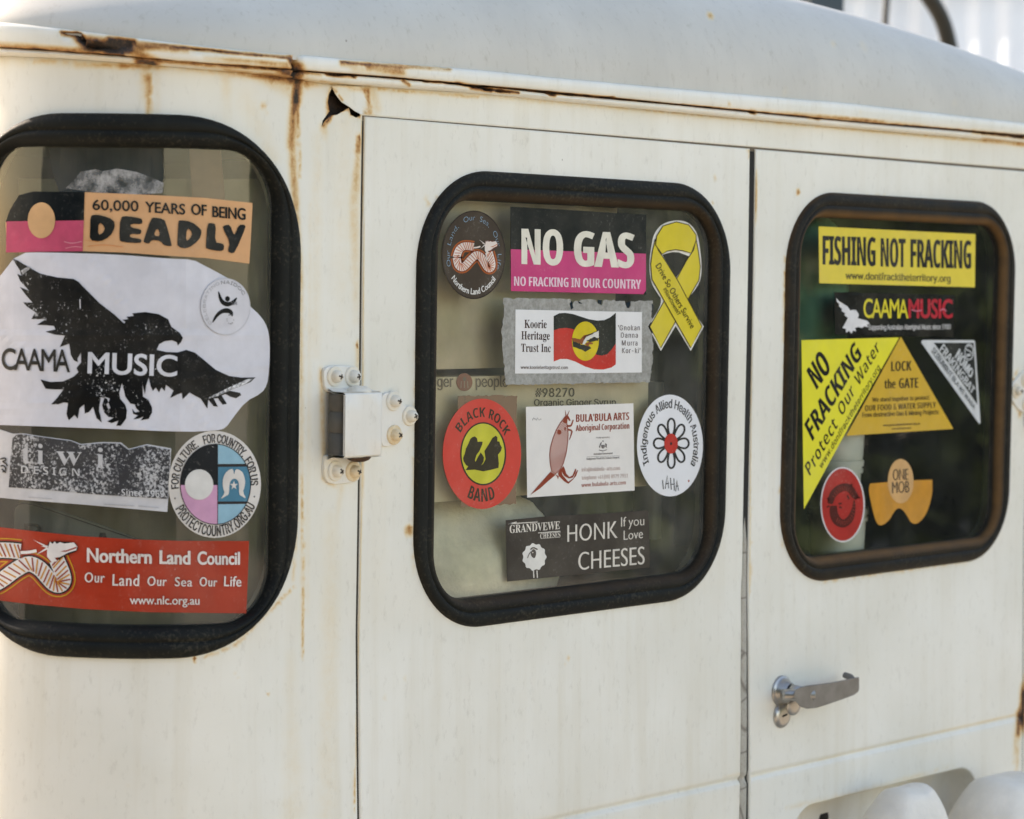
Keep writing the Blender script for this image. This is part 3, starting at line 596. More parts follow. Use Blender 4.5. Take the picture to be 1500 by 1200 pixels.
# the raised cover: open to the left, rounded front, closed top, bottom and right
HB = .034
uA, vT = map(float, sheet(506, 576, HB)); uB, _ = map(float, sheet(563, 576, HB)); vBm = float(sheet(510, 671, HB)[1]); uC = float(sheet(567, 610, .006)[0])
def rowc(v, tk): # profile along u at height v: front face, right-hand bend, down to the leaf
    U = [uA, uA+.001, (uA+uB)/2, uB-.006, uB-.002, uB, uB+.001, uB+.0015, uB+.003]; Hs = [HB, HB+.0006, HB+.0008, HB, HB-.0012, HB-.004, HB-.010, .010, .005]
    return world(np.array(U), v, np.array(Hs)-tk)
vv_ = [vT+.0005, vT-.0006, vT-.002, vT-.02, (vT+vBm)/2, vBm+.02, vBm+.002, vBm+.0006, vBm-.0005]; ins = [.004, .0012, 0, 0, 0, 0, 0, .0012, .004]
m.grid(np.array([rowc(v, i) for v, i in zip(vv_, ins)])); m.grid(np.array([rowc(v, .0025) for v in (vT-.002, vBm+.002)])[::-1])
for vE, sg in ((vT+.0006, 1), (vBm-.0006, -1)):   # top and bottom walls that sweep left to the tabs
    uTab = float(sheet(480, 555, .004)[0]); rowsT = []
    for t in np.linspace(0, 1, 9):
        hh = HB*(1-t)+.003*t; uu0 = uA+(uTab-uA)*t**1.5; vE2 = vE+sg*.004*max(0, t-.6)/.4
        rowsT.append(world(np.array([uu0, uu0+(uB-uA)*.5, uB+.001+.004*t]), vE2, np.array([hh-.001, hh-.001, hh-.002])))
    m.grid(np.array(rowsT)); m.grid(np.array(rowsT)[::-1]-np.array([0, 0, sg*.0025]))
Vh = np.concatenate(m.V)
hin = m.out('hinge', HINGEP, van, attr=np.clip(wear_shade_at(Vh)*.5, 0, 1), autosmooth=40)
tag(hin, 'boxy cream hinge with seven cross-head screws beside the left door', None)
SR_ = .0061
for x, y, rs in [(490, 551.5, .12), (516, 551.5, .1), (491, 690, .12), (517, 690.5, .24)]: screw(x, y, .0045, SR_, hin, rs)
for x, y, rs in [(576, 587.5, .1), (599.5, 609.5, .12), (577, 637, .26)]: screw(x, y, .0055, SR_, hin, rs)
pu_, pv_ = (uA+uB)/2+.006, (vT+vBm)/2
m = MB(); b = world(pu_, vT, .019); m.lathe(b, (0, 0, 1), [(.0135, -.002), (.0135, .001), (.011, .004), (.006, .006), (0, .0065)], 24); m.lathe(world(uA+.011, vBm+.002, .015), (0, 0, 1), [(.0125, 0), (.0125, (vT-vBm)*.33), (.0115, (vT-vBm)*.34), (.0125, (vT-vBm)*.35), (.0125, (vT-vBm)*.66), (.0115, (vT-vBm)*.67), (.0125, (vT-vBm)*.68), (.0125, vT-vBm-.004)], 20, 2); b2 = world(pu_, vBm, .019); m.lathe(b2, (0, 0, -1), [(.0135, -.002), (.0135, .001), (.011, .004), (.006, .006), (0, .0065)], 24, 1)
m.out('hinge_pin', [HINGEP, RUSTM, plain('shade_dark_barrel', (.11, .10, .085, 1), .7)], hin, attr=np.full(m.n, .1))  # dark barrel added so the open side of the cover looks shaded
# the other hinge, cut by the frame on the right
m = MB(); plate(m, pxloop([(1479, 566), (1477, 573), (1480, 583), (1492, 602), (1506, 607), (1515, 600), (1515, 545), (1506, 541), (1497, 545)], .004), .0015, .0055)
uD = float(sheet(1503, 570, .004)[0]); 
def rowd(v): return world(np.array([uD, uD+.004, uD+.010, uD+.05, uD+.09]), v, np.array([.005, .022, .032, .034, .034]))
vD0, vD1 = float(sheet(1500, 530, .0)[1]), float(sheet(1500, 625, .0)[1]); m.grid(np.array([rowd(v) for v in np.linspace(vD0, vD1, 5)])); 
for vE in (vD0, vD1): m.grid(np.array([rowd(vE), rowd(vE)*np.array([1, 0, 1])+np.array([0, -.004, 0])]))
h2 = m.out('hinge', HINGEP, van, attr=np.full(m.n, .05), autosmooth=40); tag(h2, 'cream hinge cut off by the right edge of the photo', None)
for x, y in [(1488, 573), (1502, 557), (1503, 592)]: screw(x, y, .0055, SR_, h2, .16)

# door handle and lock
hu_, hv_ = map(float, sheet(1143.5, 1012, .006)); hb = world(hu_, hv_, .0015+float(relief(hu_, hv_)))
m = MB(); m.lathe(hb, (0, -1, 0), [(.0200, -.002), (.0200, .002), (.0187, .0032), (.0170, .0035), (.0160, .006), (.0145, .010), (.0125, .0135), (.0110, .016)], 30)
han = m.out('door_handle', METAL, rd); tag(han, 'worn chrome lever handle on the right rear door', None)
m = MB(); P0 = hb+np.array([0, -.012, 0]); tip = on_plane(1259., 1000., -.052); mid = on_plane(1170., 1019., -.045)
m.tube([P0, hb+np.array([.004, -.026, -.001]), hb+np.array([.014, -.037, -.002]), mid+np.array([-.010, .0175, 0])], [.0110, .0100, .0085, .0070], 16); m.out('handle_neck', METAL, han)
m = MB(); pts = [(1163.5, 1017, 3), (1166, 1019, 9), (1172, 1021, 14.2), (1182, 1021.3, 17.2), (1196, 1019.8, 17.2), (1215, 1015.5, 15.5), (1235, 1010.2, 13.9), (1250, 1006, 12.6), (1256.5, 1003, 11.2), (1258.5, 1001.5, 9)]
def lever(yo, k): return np.array([[on_plane(float(x), float(y+s*hh_*k), yo-.0015*math.sin(i/9*math.pi)+(0.0022 if abs(s) > .95 else 0)) for s in (-1, -.92, -.5, 0, .5, .92, 1)] for i, (x, y, hh_) in enumerate(pts)])
A, B = lever(-.0475, 1), lever(-.0415, .97); m.grid(A); m.grid(B[::-1]); loopA = np.concatenate([A[:, 0], A[-1, 1:], A[::-1, -1][1:], A[0, ::-1][1:-1]]); loopB = np.concatenate([B[:, 0], B[-1, 1:], B[::-1, -1][1:], B[0, ::-1][1:-1]]); m.grid(np.stack([loopA, loopB], 1), closeu=True)
tp = on_plane(1257., 995., -.045); m.tube([tp+np.array([-.004, .003, -.004]), tp+np.array([.0, .012, .001]), tp+np.array([0, .022, .003])], [.0048, .0045, .004], 10)
m.out('lever', LEVER, han, autosmooth=28)
lu, lv = map(float, sheet(1139.5, 1047, .003)); lb = world(lu, lv, .0015+float(relief(lu, lv))); m = MB(); m.lathe(lb, (0, -1, 0), [(.0165, -.002), (.0165, .002), (.015, .0045), (.011, .006), (.007, .0063), (0, .0063)], 26)
m.add([lb+np.array(v) for v in [(-.005, -.0066, -.0015), (.005, -.0066, .0), (.005, -.0066, .0026), (-.005, -.0066, .0012)]], [(0, 1, 2, 3)], 1)
lk = m.out('lock', [METAL, DARK], rd, autosmooth=40); lb2 = lb+np.array([.018, -.0045, .0125]); m = MB(); m.lathe(lb2, (0, -1, 0), [(.0145, -.002), (.0145, .002), (.0135, .0035), (.006, .0045), (0, .0045)], 24); m.out('lock_cover', METAL, lk)

# two rounded white fittings low on the right door
FIT = plain('chalky_white_plastic', lin(240, 231, 218), .5, 0, .07, 22, .5, .004)
def fitting(cx, cy, Y, pxw, pxh, lean):
    c = on_plane(float(cx), float(cy), Y); sc = (c-CAM)@FW/F_PX; m = MB(); rows = []
    for t in np.linspace(0, 1, 26):
        rr = float(np.interp(t, [0, .1, .3, .55, .75, .88, .96, 1], [1, .97, .88, .74, .62, .52, .34, 0])); zz = float(np.interp(t, [0, .1, .3, .55, .75, .88, .96, 1], [0, .10, .35, .64, .85, .96, 1, 1]))
        th = np.linspace(0, 2*np.pi, 40, endpoint=False); rx = pxw*sc*(1+.035*np.abs(np.cos(4*th+lean))-.05*zz**4*np.cos(2*th)); 
        rows.append(np.stack([c[0]+rx*rr*np.sign(np.cos(th))*np.abs(np.cos(th))**.72+lean*.03*zz, c[1]+rx*rr*np.sign(np.sin(th))*np.abs(np.sin(th))**.72*.8, np.full(40, c[2])+pxh*sc*zz+.006*rr*np.cos(2*th)], -1))
    m.grid(np.array(rows), closev=True); lo = rows[0]; m.grid(np.array([lo-np.array([0, 0, .12]), lo]), closev=True)
    m.grid(np.array([lo+np.array([0, 0, -.12]), lo*np.array([1, 0, 1])+np.array([0, -.02, -.12])]), closev=True)
    o = m.out('white_fitting', FIT, rd)
    return o
fitting(1325, 1206, -.09, 66, 52, .25); fitting(1478, 1200, -.10, 92, 63, -.15)

# dark uprights standing in the yard behind the roof
def standing(name, label, cat, pts, Y, r, mat, n=14):
    g = MB(); P = [on_plane(float(x), float(y), Y) for x, y in pts]; P = [np.array([P[0][0], P[0][1], GZ])]+P; g.tube(chaikin(P, 2, False), r, n); tag(g.out(name, mat), label, cat)
standing('steel_hoop', 'dark curved steel tube bending over behind the roof, thicker than its neighbour', 'hoop', [(1394., 95.), (1390., 62.), (1381., 30.), (1368., 6.), (1350., -18.), (1322., -40.)], 1.9, .0225, STEELD2)
standing('steel_post', 'thin dark post behind the roof, left of the curved tube', 'post', [(1296., 55.), (1297., 25.), (1299., 0.), (1303., -60.)], 2.4, .0095, STEELD2, 10)
rk = MB(); a, b = on_plane(1188., 8., 1.6), on_plane(1236., 8., 1.6); rk.box((a[0], 1.6, GZ), (b[0], 1.66, a[2]+.12)); tag(rk.out('square_post', plain('blue_black_paint', (.025, .045, .06, 1), .6), smooth=False), 'dark blue square post just showing over the top of the roof', 'post')
# letter outlines as plain numbers: advance, then x,y pairs of each outline, in 1/200 of a capital height
FONTS = {
 'S': {
  'A': (193, (0,0,71,201,122,201,193,0,148,0,133,48,60,48,46,0), (71,83,123,83,100,157,97,170)),
  'B': (188, (25,0,25,200,112,199,132,195,148,189,159,179,166,166,168,149,165,129,160,120,147,109,138,106,138,105,156,98,165,89,169,83,173,68,171,41,165,27,154,15,139,7,121,2,100,0), (68,121,103,121,112,123,122,131,125,144,124,151,117,160,110,163,101,165,68,165), (68,35,107,36,116,38,122,42,129,55,129,69,122,80,115,84,94,87,68,87)),
  'C': (178, (106,-3,87,-1,70,3,55,10,43,20,33,32,26,46,20,62,17,80,16,100,17,119,21,137,27,153,36,168,46,180,59,190,74,197,91,201,110,203,140,199,169,189,155,154,132,164,110,168,95,165,83,159,73,149,66,136,61,119,60,99,61,80,65,63,72,50,81,40,94,34,110,32,135,35,161,43,161,8,135,0)),
  'D': (207, (25,0,25,200,88,200,108,199,126,195,142,189,157,180,169,169,178,156,185,140,190,122,191,102,188,71,178,46,162,26,141,11,114,3,82,0), (68,35,86,35,108,38,125,46,137,59,145,77,147,101,145,121,141,137,132,150,121,158,107,164,68,165)),
  'E': (157, (25,0,25,200,140,200,140,165,68,165,68,121,135,121,135,87,68,87,68,35,140,35,140,0)),
  'F': (154, (25,0,25,200,140,200,140,165,67,165,67,114,135,114,135,79,67,79,67,0)),
  'G': (203, (109,-3,82,0,59,9,40,24,27,44,19,69,16,100,18,120,22,138,28,155,38,169,50,181,64,190,81,197,99,201,121,203,152,199,180,190,166,157,145,164,120,168,109,167,98,164,88,159,80,153,73,145,67,135,63,125,60,99,62,75,69,55,75,47,82,41,91,36,100,33,112,32,139,35,139,77,101,77,101,112,180,112,180,9,148,0)),
  'H': (214, (25,0,25,200,68,200,68,122,147,122,147,200,189,200,189,0,147,0,147,86,68,86,68,0)),
  'I': (109, (9,0,9,24,33,35,33,165,9,176,9,200,100,200,100,176,76,165,76,35,100,24,100,0)),
  'K': (186, (25,0,25,200,68,200,68,108,84,132,138,200,185,200,116,111,186,0,138,0,85,84,68,71,68,0)),
  'L': (158, (25,0,25,200,68,200,68,35,149,35,149,0)),
  'M': (264, (25,0,25,200,83,200,130,47,131,47,181,200,239,200,239,0,199,0,199,95,201,157,200,157,149,0,110,0,62,157,61,157,63,93,63,0)),
  'N': (228, (25,0,25,200,79,200,166,50,164,105,164,200,203,200,203,0,149,0,62,151,61,151,63,94,63,0)),
  'O': (223, (111,-3,91,-1,73,3,58,10,45,20,35,32,26,46,17,81,16,101,17,120,26,155,35,169,45,181,58,190,73,197,91,202,112,203,132,202,150,197,165,190,178,181,188,169,196,154,202,138,206,120,207,100,206,80,202,62,196,46,188,32,178,20,165,10,150,3,132,-1), (111,33,128,35,141,41,150,51,157,64,161,81,162,100,161,120,157,136,150,150,141,160,128,166,112,168,95,166,83,160,73,150,66,136,62,120,61,100,62,81,66,64,73,51,82,41,95,35)),
  'P': (176, (25,0,25,200,89,200,113,198,131,193,146,183,155,171,161,156,163,138,160,115,156,105,150,95,142,87,132,80,119,75,104,72,68,71,68,0), (68,106,93,107,102,109,110,113,116,119,119,126,120,136,117,152,106,162,87,165,68,165)),
  'R': (185, (25,0,25,200,83,200,108,198,128,193,144,185,155,174,161,159,163,131,158,116,144,99,126,87,185,0,138,0,90,77,68,77,68,0), (68,111,94,112,104,114,111,118,116,124,119,131,120,139,119,148,116,154,111,159,103,163,93,165,68,165)),
  'S': (154, (69,-3,49,-1,30,3,13,9,13,49,42,37,73,32,90,35,95,38,99,43,102,54,97,67,90,72,48,94,32,106,20,122,17,129,15,146,17,163,23,177,33,188,47,196,63,201,83,203,113,199,142,189,129,156,104,164,82,168,68,165,59,158,57,153,58,141,61,135,66,131,121,100,133,89,141,74,143,55,141,39,135,25,124,13,109,4,91,-1)),
  'T': (162, (60,0,60,165,6,165,6,200,157,200,157,165,102,165,102,0)),
  'U': (212, (105,-3,81,-1,60,6,45,18,33,32,26,50,24,71,24,200,66,200,66,78,67,63,71,51,76,43,84,37,94,34,106,33,119,34,129,38,136,44,141,52,145,64,146,78,146,200,188,200,188,71,187,57,184,45,179,33,172,23,163,14,138,1,123,-2)),
  'W': (271, (51,0,0,200,42,200,75,55,77,38,86,88,115,200,155,200,188,74,194,38,200,75,229,200,271,200,220,0,172,0,142,114,135,152,126,105,99,0)),
  'Y': (175, (66,0,66,76,0,200,46,200,87,118,129,200,175,200,108,78,108,0)),
  'a': (169, (59,-3,35,2,25,9,18,18,13,31,12,46,14,60,19,72,29,82,42,88,59,92,107,95,106,109,104,115,96,123,90,125,61,122,40,114,26,142,53,152,85,156,104,155,119,150,132,143,141,132,146,119,148,102,148,0,119,0,111,21,96,7,81,0), (75,28,91,31,103,42,106,49,107,71,78,69,69,67,62,63,55,52,55,40,57,35,60,32)),
  'b': (177, (106,-3,87,0,79,3,64,17,61,17,54,0,22,0,22,213,64,213,62,133,64,133,68,139,80,149,88,153,107,156,123,154,137,147,149,136,158,120,163,101,165,77,163,53,157,33,148,17,137,6,122,-1), (94,31,102,32,109,36,115,43,119,52,122,77,119,102,114,111,109,117,102,121,94,122,84,121,76,118,71,112,67,104,64,77,64,63,70,43,76,36,84,32)),
  'c': (144, (84,-3,63,-1,45,6,31,16,21,31,15,51,13,76,14,93,17,108,22,121,29,132,38,141,60,152,73,155,88,156,115,153,135,145,123,113,105,120,88,122,70,117,59,102,55,76,56,62,59,51,64,42,70,36,78,32,88,31,111,35,131,44,131,9,111,0)),
  'e': (166, (91,-3,76,-2,63,1,50,6,39,12,30,21,17,44,14,59,13,75,14,92,17,107,22,120,29,131,37,140,47,147,58,152,71,155,85,156,105,154,121,148,135,138,145,124,151,107,154,86,154,66,55,66,56,55,65,38,82,29,93,28,120,31,145,40,145,8,121,0), (56,94,114,94,111,110,107,117,101,122,94,125,85,126,71,123,65,118,57,104)),
  'g': (177, (79,-67,49,-65,22,-58,22,-25,41,-31,61,-35,82,-37,99,-33,110,-21,114,1,115,20,102,7,87,0,70,-3,54,0,39,6,28,18,19,34,14,53,13,76,14,99,20,119,28,135,40,146,54,153,71,156,89,153,104,146,117,133,120,153,155,153,155,0,153,-20,147,-37,136,-50,121,-60,102,-65), (85,30,95,31,103,34,109,39,113,47,116,57,117,76,116,91,113,103,109,111,103,117,95,121,85,122,68,117,58,101,55,76,59,50,69,35)),
  'h': (184, (22,0,22,213,64,213,62,133,64,133,75,146,91,153,108,156,124,154,137,150,148,142,156,132,161,118,163,100,163,0,121,0,121,89,119,108,110,119,97,122,85,121,77,117,71,109,67,99,64,87,64,0)),
  'i': (85, (43,172,37,172,27,176,23,180,20,192,23,205,27,209,43,213,59,209,63,205,66,192,63,180,59,176), (22,0,22,153,64,153,64,0)),
  'l': (85, (22,0,22,213,64,213,64,0)),
  'm': (275, (22,0,22,153,54,153,59,133,62,133,73,146,89,153,106,156,126,153,135,150,142,146,153,133,156,133,168,146,184,153,201,156,217,154,230,150,241,142,248,132,253,118,254,100,254,0,212,0,212,89,210,108,202,119,189,122,179,121,172,117,166,111,162,102,159,77,159,0,117,0,117,89,115,108,107,119,94,122,84,121,76,117,70,109,64,87,64,0)),
  'n': (184, (22,0,22,153,54,153,59,133,62,133,67,140,74,146,90,153,109,156,124,154,137,150,148,142,156,132,161,118,163,100,163,0,121,0,121,99,119,108,111,119,97,122,85,121,77,117,71,109,67,99,64,87,64,0)),
  'o': (173, (86,-3,73,-2,60,1,48,6,29,23,22,33,17,46,14,61,13,77,15,100,21,120,32,135,47,147,66,153,87,156,101,155,114,152,135,139,144,131,151,120,157,107,160,93,161,77,159,53,152,34,141,18,126,6,108,0), (87,31,97,32,105,36,111,42,115,51,118,77,115,102,111,111,105,117,97,121,87,122,77,121,69,117,63,111,58,102,55,77,58,51,63,42,69,36,77,32)),
  'p': (177, (22,-67,22,153,56,153,62,133,64,133,80,149,88,153,107,156,123,154,137,147,149,136,158,120,163,101,165,77,163,53,157,33,148,18,136,6,122,-1,106,-3,87,0,80,3,64,17,61,17,64,-6,64,-67), (94,31,103,32,110,36,115,43,119,52,122,77,119,102,109,117,94,122,84,121,76,118,71,112,67,104,64,77,64,63,70,43,76,36,84,32)),
  'r': (127, (22,0,22,153,54,153,60,127,62,127,67,135,80,147,88,152,97,155,107,156,121,155,118,115,106,117,85,113,74,106,66,95,64,87,64,0)),
  's': (139, (63,-3,36,-1,13,6,13,41,39,31,72,28,78,29,85,34,87,37,85,48,76,55,31,77,25,81,17,92,13,105,14,126,20,137,29,145,41,151,56,155,73,156,100,153,127,144,114,114,93,122,73,125,62,124,56,120,54,115,56,108,66,102,109,82,115,78,123,68,128,54,129,45,127,31,121,19,112,10,99,3,83,-1)),
  't': (122, (74,-3,50,2,43,5,37,11,29,26,26,48,26,122,6,122,6,139,29,153,41,185,68,185,68,153,111,153,111,122,68,122,68,48,70,38,77,32,86,31,100,32,113,35,113,4,96,-1)),
  'u': (184, (75,-3,60,-1,47,3,36,11,28,21,23,35,21,53,21,153,63,153,63,54,65,45,73,34,80,31,99,32,107,36,113,44,117,54,120,66,120,153,162,153,162,0,130,0,125,20,122,20,117,12,102,3,85,-2)),
  'w': (240, (46,0,3,153,44,153,62,85,70,35,71,35,78,80,97,153,143,153,164,67,168,35,169,35,174,68,196,153,237,153,193,0,148,0,120,121,119,121,91,0)),
  '1': (160, (73,0,73,116,75,155,37,123,17,149,81,200,116,200,116,0)),
  '6': (160, (83,-3,70,-2,57,1,36,14,27,24,20,35,14,50,11,66,10,85,12,119,21,151,32,169,47,185,68,196,94,202,124,202,137,200,137,166,113,169,85,166,74,161,66,155,60,148,55,139,50,119,49,107,60,118,74,127,94,130,110,128,124,123,136,113,144,101,149,85,151,67,149,47,143,30,133,16,119,5,102,-1), (82,31,90,32,97,35,107,46,110,66,107,83,98,94,91,97,83,97,67,93,56,83,52,70,55,52,65,37,76,32)),
  '9': (160, (50,-3,23,-1,23,33,47,30,62,31,75,34,86,38,94,44,105,60,110,81,111,93,94,76,86,72,65,69,49,71,36,77,24,86,16,99,11,114,9,133,11,153,17,170,27,184,41,194,58,200,77,202,90,201,103,198,114,193,133,176,140,164,146,150,149,133,150,115,148,81,139,49,128,30,113,15,92,4,80,0), (77,102,93,106,104,117,108,130,105,148,95,163,84,168,70,167,63,165,53,153,50,133,53,117,57,110,62,106,69,103)),
  '.': (75, (37,-4,25,1,22,4,20,15,22,26,25,30,37,34,50,30,53,26,55,15,53,4,50,1)),
  '-': (90, (11,64,11,86,79,86,79,64)),
  '&': (205, (78,-3,60,-1,45,4,32,11,22,22,17,36,15,52,16,66,20,77,26,87,46,103,58,111,41,132,34,150,35,172,40,183,47,192,58,198,70,202,85,203,99,202,111,198,121,192,128,183,132,173,134,160,129,139,114,122,94,108,148,55,160,75,167,100,192,100,181,67,170,48,164,40,204,0,171,0,147,24,138,16,117,4,106,0), (78,122,102,140,106,146,109,160,106,172,98,180,84,183,71,180,65,177,61,172,58,160,58,153,63,141), (79,19,100,22,110,25,131,39,73,96,49,77,44,70,41,53,42,43,45,35,51,28,59,23,68,20)),
  "'": (63, (24,128,18,200,45,200,39,128)),
 },
 'N': {
  'A': (189, (6,0,79,200,109,200,182,0,155,0,104,146,91,188,96,188,75,119,33,0), (43,56,43,78,145,78,145,56)),
  'B': (179, (24,0,24,200,95,200,119,197,138,188,150,174,156,157,157,147,155,132,152,126,140,112,124,105,124,103,136,100,143,97,154,86,162,72,164,63,164,44,157,26,152,19,144,12,125,3,97,0), (49,22,96,22,110,23,121,26,130,31,139,45,140,54,135,72,131,78,120,86,113,89,98,91,49,91), (49,112,94,112,113,116,127,128,132,140,131,155,128,162,123,169,116,174,106,177,94,178,49,178)),
  'C': (201, (105,-3,88,-1,73,3,59,10,47,19,36,31,27,45,21,62,17,80,16,100,17,120,21,138,27,155,36,169,47,181,59,190,73,197,88,201,105,203,134,198,151,190,165,179,176,164,184,147,186,137,161,137,153,155,140,168,124,177,105,179,93,178,82,175,72,170,63,163,55,154,49,143,44,130,41,100,44,69,49,57,63,37,72,30,82,25,93,22,105,21,124,24,140,32,153,45,161,63,186,63,184,53,171,28,158,15,143,5,125,-1)),
  'D': (197, (38,0,38,22,100,23,125,32,135,39,143,48,149,59,156,85,157,100,156,116,149,142,143,152,135,161,126,168,101,177,87,178,37,178,37,200,107,199,124,195,139,188,151,179,162,168,170,154,177,138,180,120,181,100,180,81,177,63,170,47,162,33,151,21,138,12,123,5,105,1), (49,200,49,0,24,0,24,200)),
  'E': (165, (24,0,24,200,146,200,146,178,49,178,49,112,140,112,140,90,49,90,49,22,148,22,148,0)),
  'F': (161, (24,0,24,200,145,200,145,178,49,178,49,109,136,109,136,87,49,87,49,0)),
  'G': (205, (106,-3,89,-1,73,3,59,10,46,19,36,31,27,45,21,62,17,80,16,100,17,120,21,138,27,155,36,169,46,181,59,190,72,197,88,201,104,203,124,201,151,190,165,178,177,164,184,147,186,137,160,137,152,155,140,168,124,176,104,179,93,178,82,175,72,170,63,163,55,154,49,143,44,130,41,100,44,70,49,57,63,37,72,30,83,25,94,22,106,21,126,24,136,28,144,33,156,48,160,58,163,80,171,78,111,78,111,101,188,101,187,63,183,49,177,36,169,24,160,15,148,7,121,-2)),
  'H': (203, (24,0,24,200,49,200,49,114,154,114,154,200,180,200,180,0,154,0,154,91,49,91,49,0)),
  'I': (118, (12,0,12,22,46,22,46,178,12,178,12,200,106,200,106,178,72,178,72,22,106,22,106,0)),
  'K': (183, (41,57,41,85,83,135,143,200,176,200,91,108,90,109), (24,0,24,200,49,200,49,0), (146,0,74,102,90,122,176,0)),
  'L': (154, (24,0,24,200,49,200,49,22,142,22,142,0)),
  'M': (247, (24,0,24,200,60,200,118,48,126,19,121,19,134,62,187,200,223,200,223,0,198,0,199,180,202,180,179,114,134,0,112,0,57,142,44,180,47,180,48,0)),
  'N': (206, (24,0,24,200,54,200,143,59,163,22,159,21,157,77,157,200,182,200,182,0,152,0,79,114,42,178,47,178,49,114,49,0)),
  'O': (210, (105,-3,88,-1,73,3,59,10,47,19,36,31,27,45,21,62,17,80,16,100,17,120,21,138,27,155,36,169,47,181,59,190,73,197,88,201,105,203,122,201,137,197,151,190,163,181,174,169,182,155,189,138,193,120,194,100,193,80,189,62,182,45,174,31,163,19,151,10,137,3,122,-1), (105,21,117,22,127,25,137,30,146,37,154,46,161,57,165,69,168,84,169,100,168,116,165,131,161,143,154,154,146,163,137,170,127,175,117,178,105,179,93,178,83,175,72,170,63,163,49,143,44,131,41,100,44,69,49,57,63,37,72,30,83,25,93,22)),
  'P': (175, (24,0,24,200,92,200,107,199,120,196,131,192,147,178,153,169,160,148,161,137,160,125,153,104,147,95,131,81,120,77,107,74,92,73,43,73,43,95,91,95,110,98,123,105,131,115,135,129,135,144,131,158,123,168,110,175,91,178,49,178,49,0)),
  'R': (177, (24,0,24,200,93,200,107,199,120,196,131,192,148,179,158,161,161,138,158,116,148,98,131,85,120,81,93,78,38,78,38,100,92,100,110,102,123,108,128,113,134,124,136,138,134,153,128,165,117,173,110,176,92,178,49,178,49,0), (139,0,90,90,119,90,168,0)),
  'S': (176, (74,-3,61,0,40,9,25,24,20,33,15,54,41,54,42,46,49,34,59,26,65,23,88,19,105,21,119,27,130,36,135,48,136,55,131,70,116,80,57,99,44,106,34,114,26,123,22,134,20,146,21,157,24,167,29,176,36,184,54,196,65,200,89,203,114,200,124,196,142,184,153,168,158,149,133,149,126,166,119,172,110,177,88,180,80,180,66,176,55,169,48,159,45,148,48,136,51,131,67,121,83,115,104,110,122,104,141,93,155,78,160,63,161,54,160,44,157,34,152,25,137,10,127,4,116,0,102,-3)),
  'T': (176, (12,178,12,200,164,200,164,178,101,178,101,0,76,0,76,178)),
  'U': (203, (102,-3,87,-2,73,1,61,6,50,13,41,21,33,31,28,43,25,55,24,68,24,200,49,200,49,70,52,52,55,44,60,37,74,27,82,23,102,20,122,23,137,32,143,37,152,52,154,61,154,200,180,200,180,68,179,55,170,31,163,21,154,13,143,6,131,1,117,-2)),
  'V': (189, (80,0,6,200,33,200,85,54,97,12,92,12,114,81,155,200,182,200,109,0)),
  'W': (270, (61,0,6,200,32,200,69,57,77,16,74,16,88,77,120,200,149,200,187,57,195,16,192,16,206,77,237,200,263,200,208,0,179,0,138,154,132,187,137,187,132,155,91,0)),
  'Y': (186, (80,0,80,82,6,200,36,200,76,135,87,115,98,91,88,91,99,115,110,135,150,200,179,200,105,82,105,0)),
  'a': (153, (63,-3,54,-3,37,2,24,11,15,25,12,42,14,57,21,68,30,76,49,83,92,89,104,92,107,94,108,101,105,117,94,127,77,130,59,127,46,118,39,108,16,114,20,123,31,136,37,141,52,148,76,151,94,149,112,142,118,138,127,126,132,109,132,0,109,0,109,20,107,20,99,10,85,0), (67,18,75,18,90,23,100,31,108,48,108,75,102,72,79,67,69,66,53,62,41,55,38,51,36,41,40,28,51,21)),
  'b': (167, (82,-3,68,1,54,12,46,23,44,23,44,0,21,0,21,200,45,200,45,126,54,136,67,147,81,151,102,150,113,147,123,142,132,135,139,126,150,103,153,89,153,59,150,46,145,33,132,14,123,6,113,1,102,-2), (87,18,95,19,110,26,116,31,124,46,127,55,129,74,127,94,121,110,116,117,103,126,95,129,87,130,70,127,63,123,53,111,46,95,44,74,46,54,53,37,64,26,70,22,78,19)),
  'c': (156, (81,-3,69,-2,57,1,46,6,36,14,28,23,22,33,17,46,14,59,13,74,14,89,17,102,28,125,36,134,57,147,69,150,81,151,102,148,120,140,134,127,142,109,119,103,114,114,106,122,95,128,81,130,72,129,57,122,46,109,40,93,38,84,38,64,46,38,57,26,72,19,81,18,95,20,106,26,115,35,120,46,143,40,134,22,120,8,102,0)),
  'd': (167, (65,-2,54,1,44,6,35,14,21,33,14,59,13,74,14,89,17,103,28,126,35,135,44,142,54,147,65,150,86,151,99,147,113,136,120,126,122,126,122,200,146,200,146,0,123,0,123,23,121,23,113,12,99,1,85,-3), (80,18,89,19,97,22,109,31,114,37,118,45,123,74,118,103,114,111,104,123,97,127,80,130,72,129,57,122,51,117,46,110,40,94,38,85,38,64,46,38,51,31,64,22,72,19)),
  'e': (159, (70,-2,57,1,46,6,36,14,28,23,22,33,17,45,14,59,13,73,14,88,17,102,28,125,36,134,45,141,56,147,68,150,81,151,104,147,112,144,126,134,136,120,143,101,146,76,146,67,29,67,29,87,133,87,122,79,120,98,113,113,109,119,97,127,81,130,64,127,47,113,40,99,38,91,38,59,43,42,53,29,59,24,75,19,83,18,100,21,112,29,120,41,143,36,141,28,132,15,119,5,103,-1,93,-3)),
  'f': (100, (90,149,90,129,3,129,3,149), (32,0,32,178,34,185,47,201,53,204,74,208,87,207,95,205,89,184,84,186,70,186,61,181,58,177,56,171,56,0)),
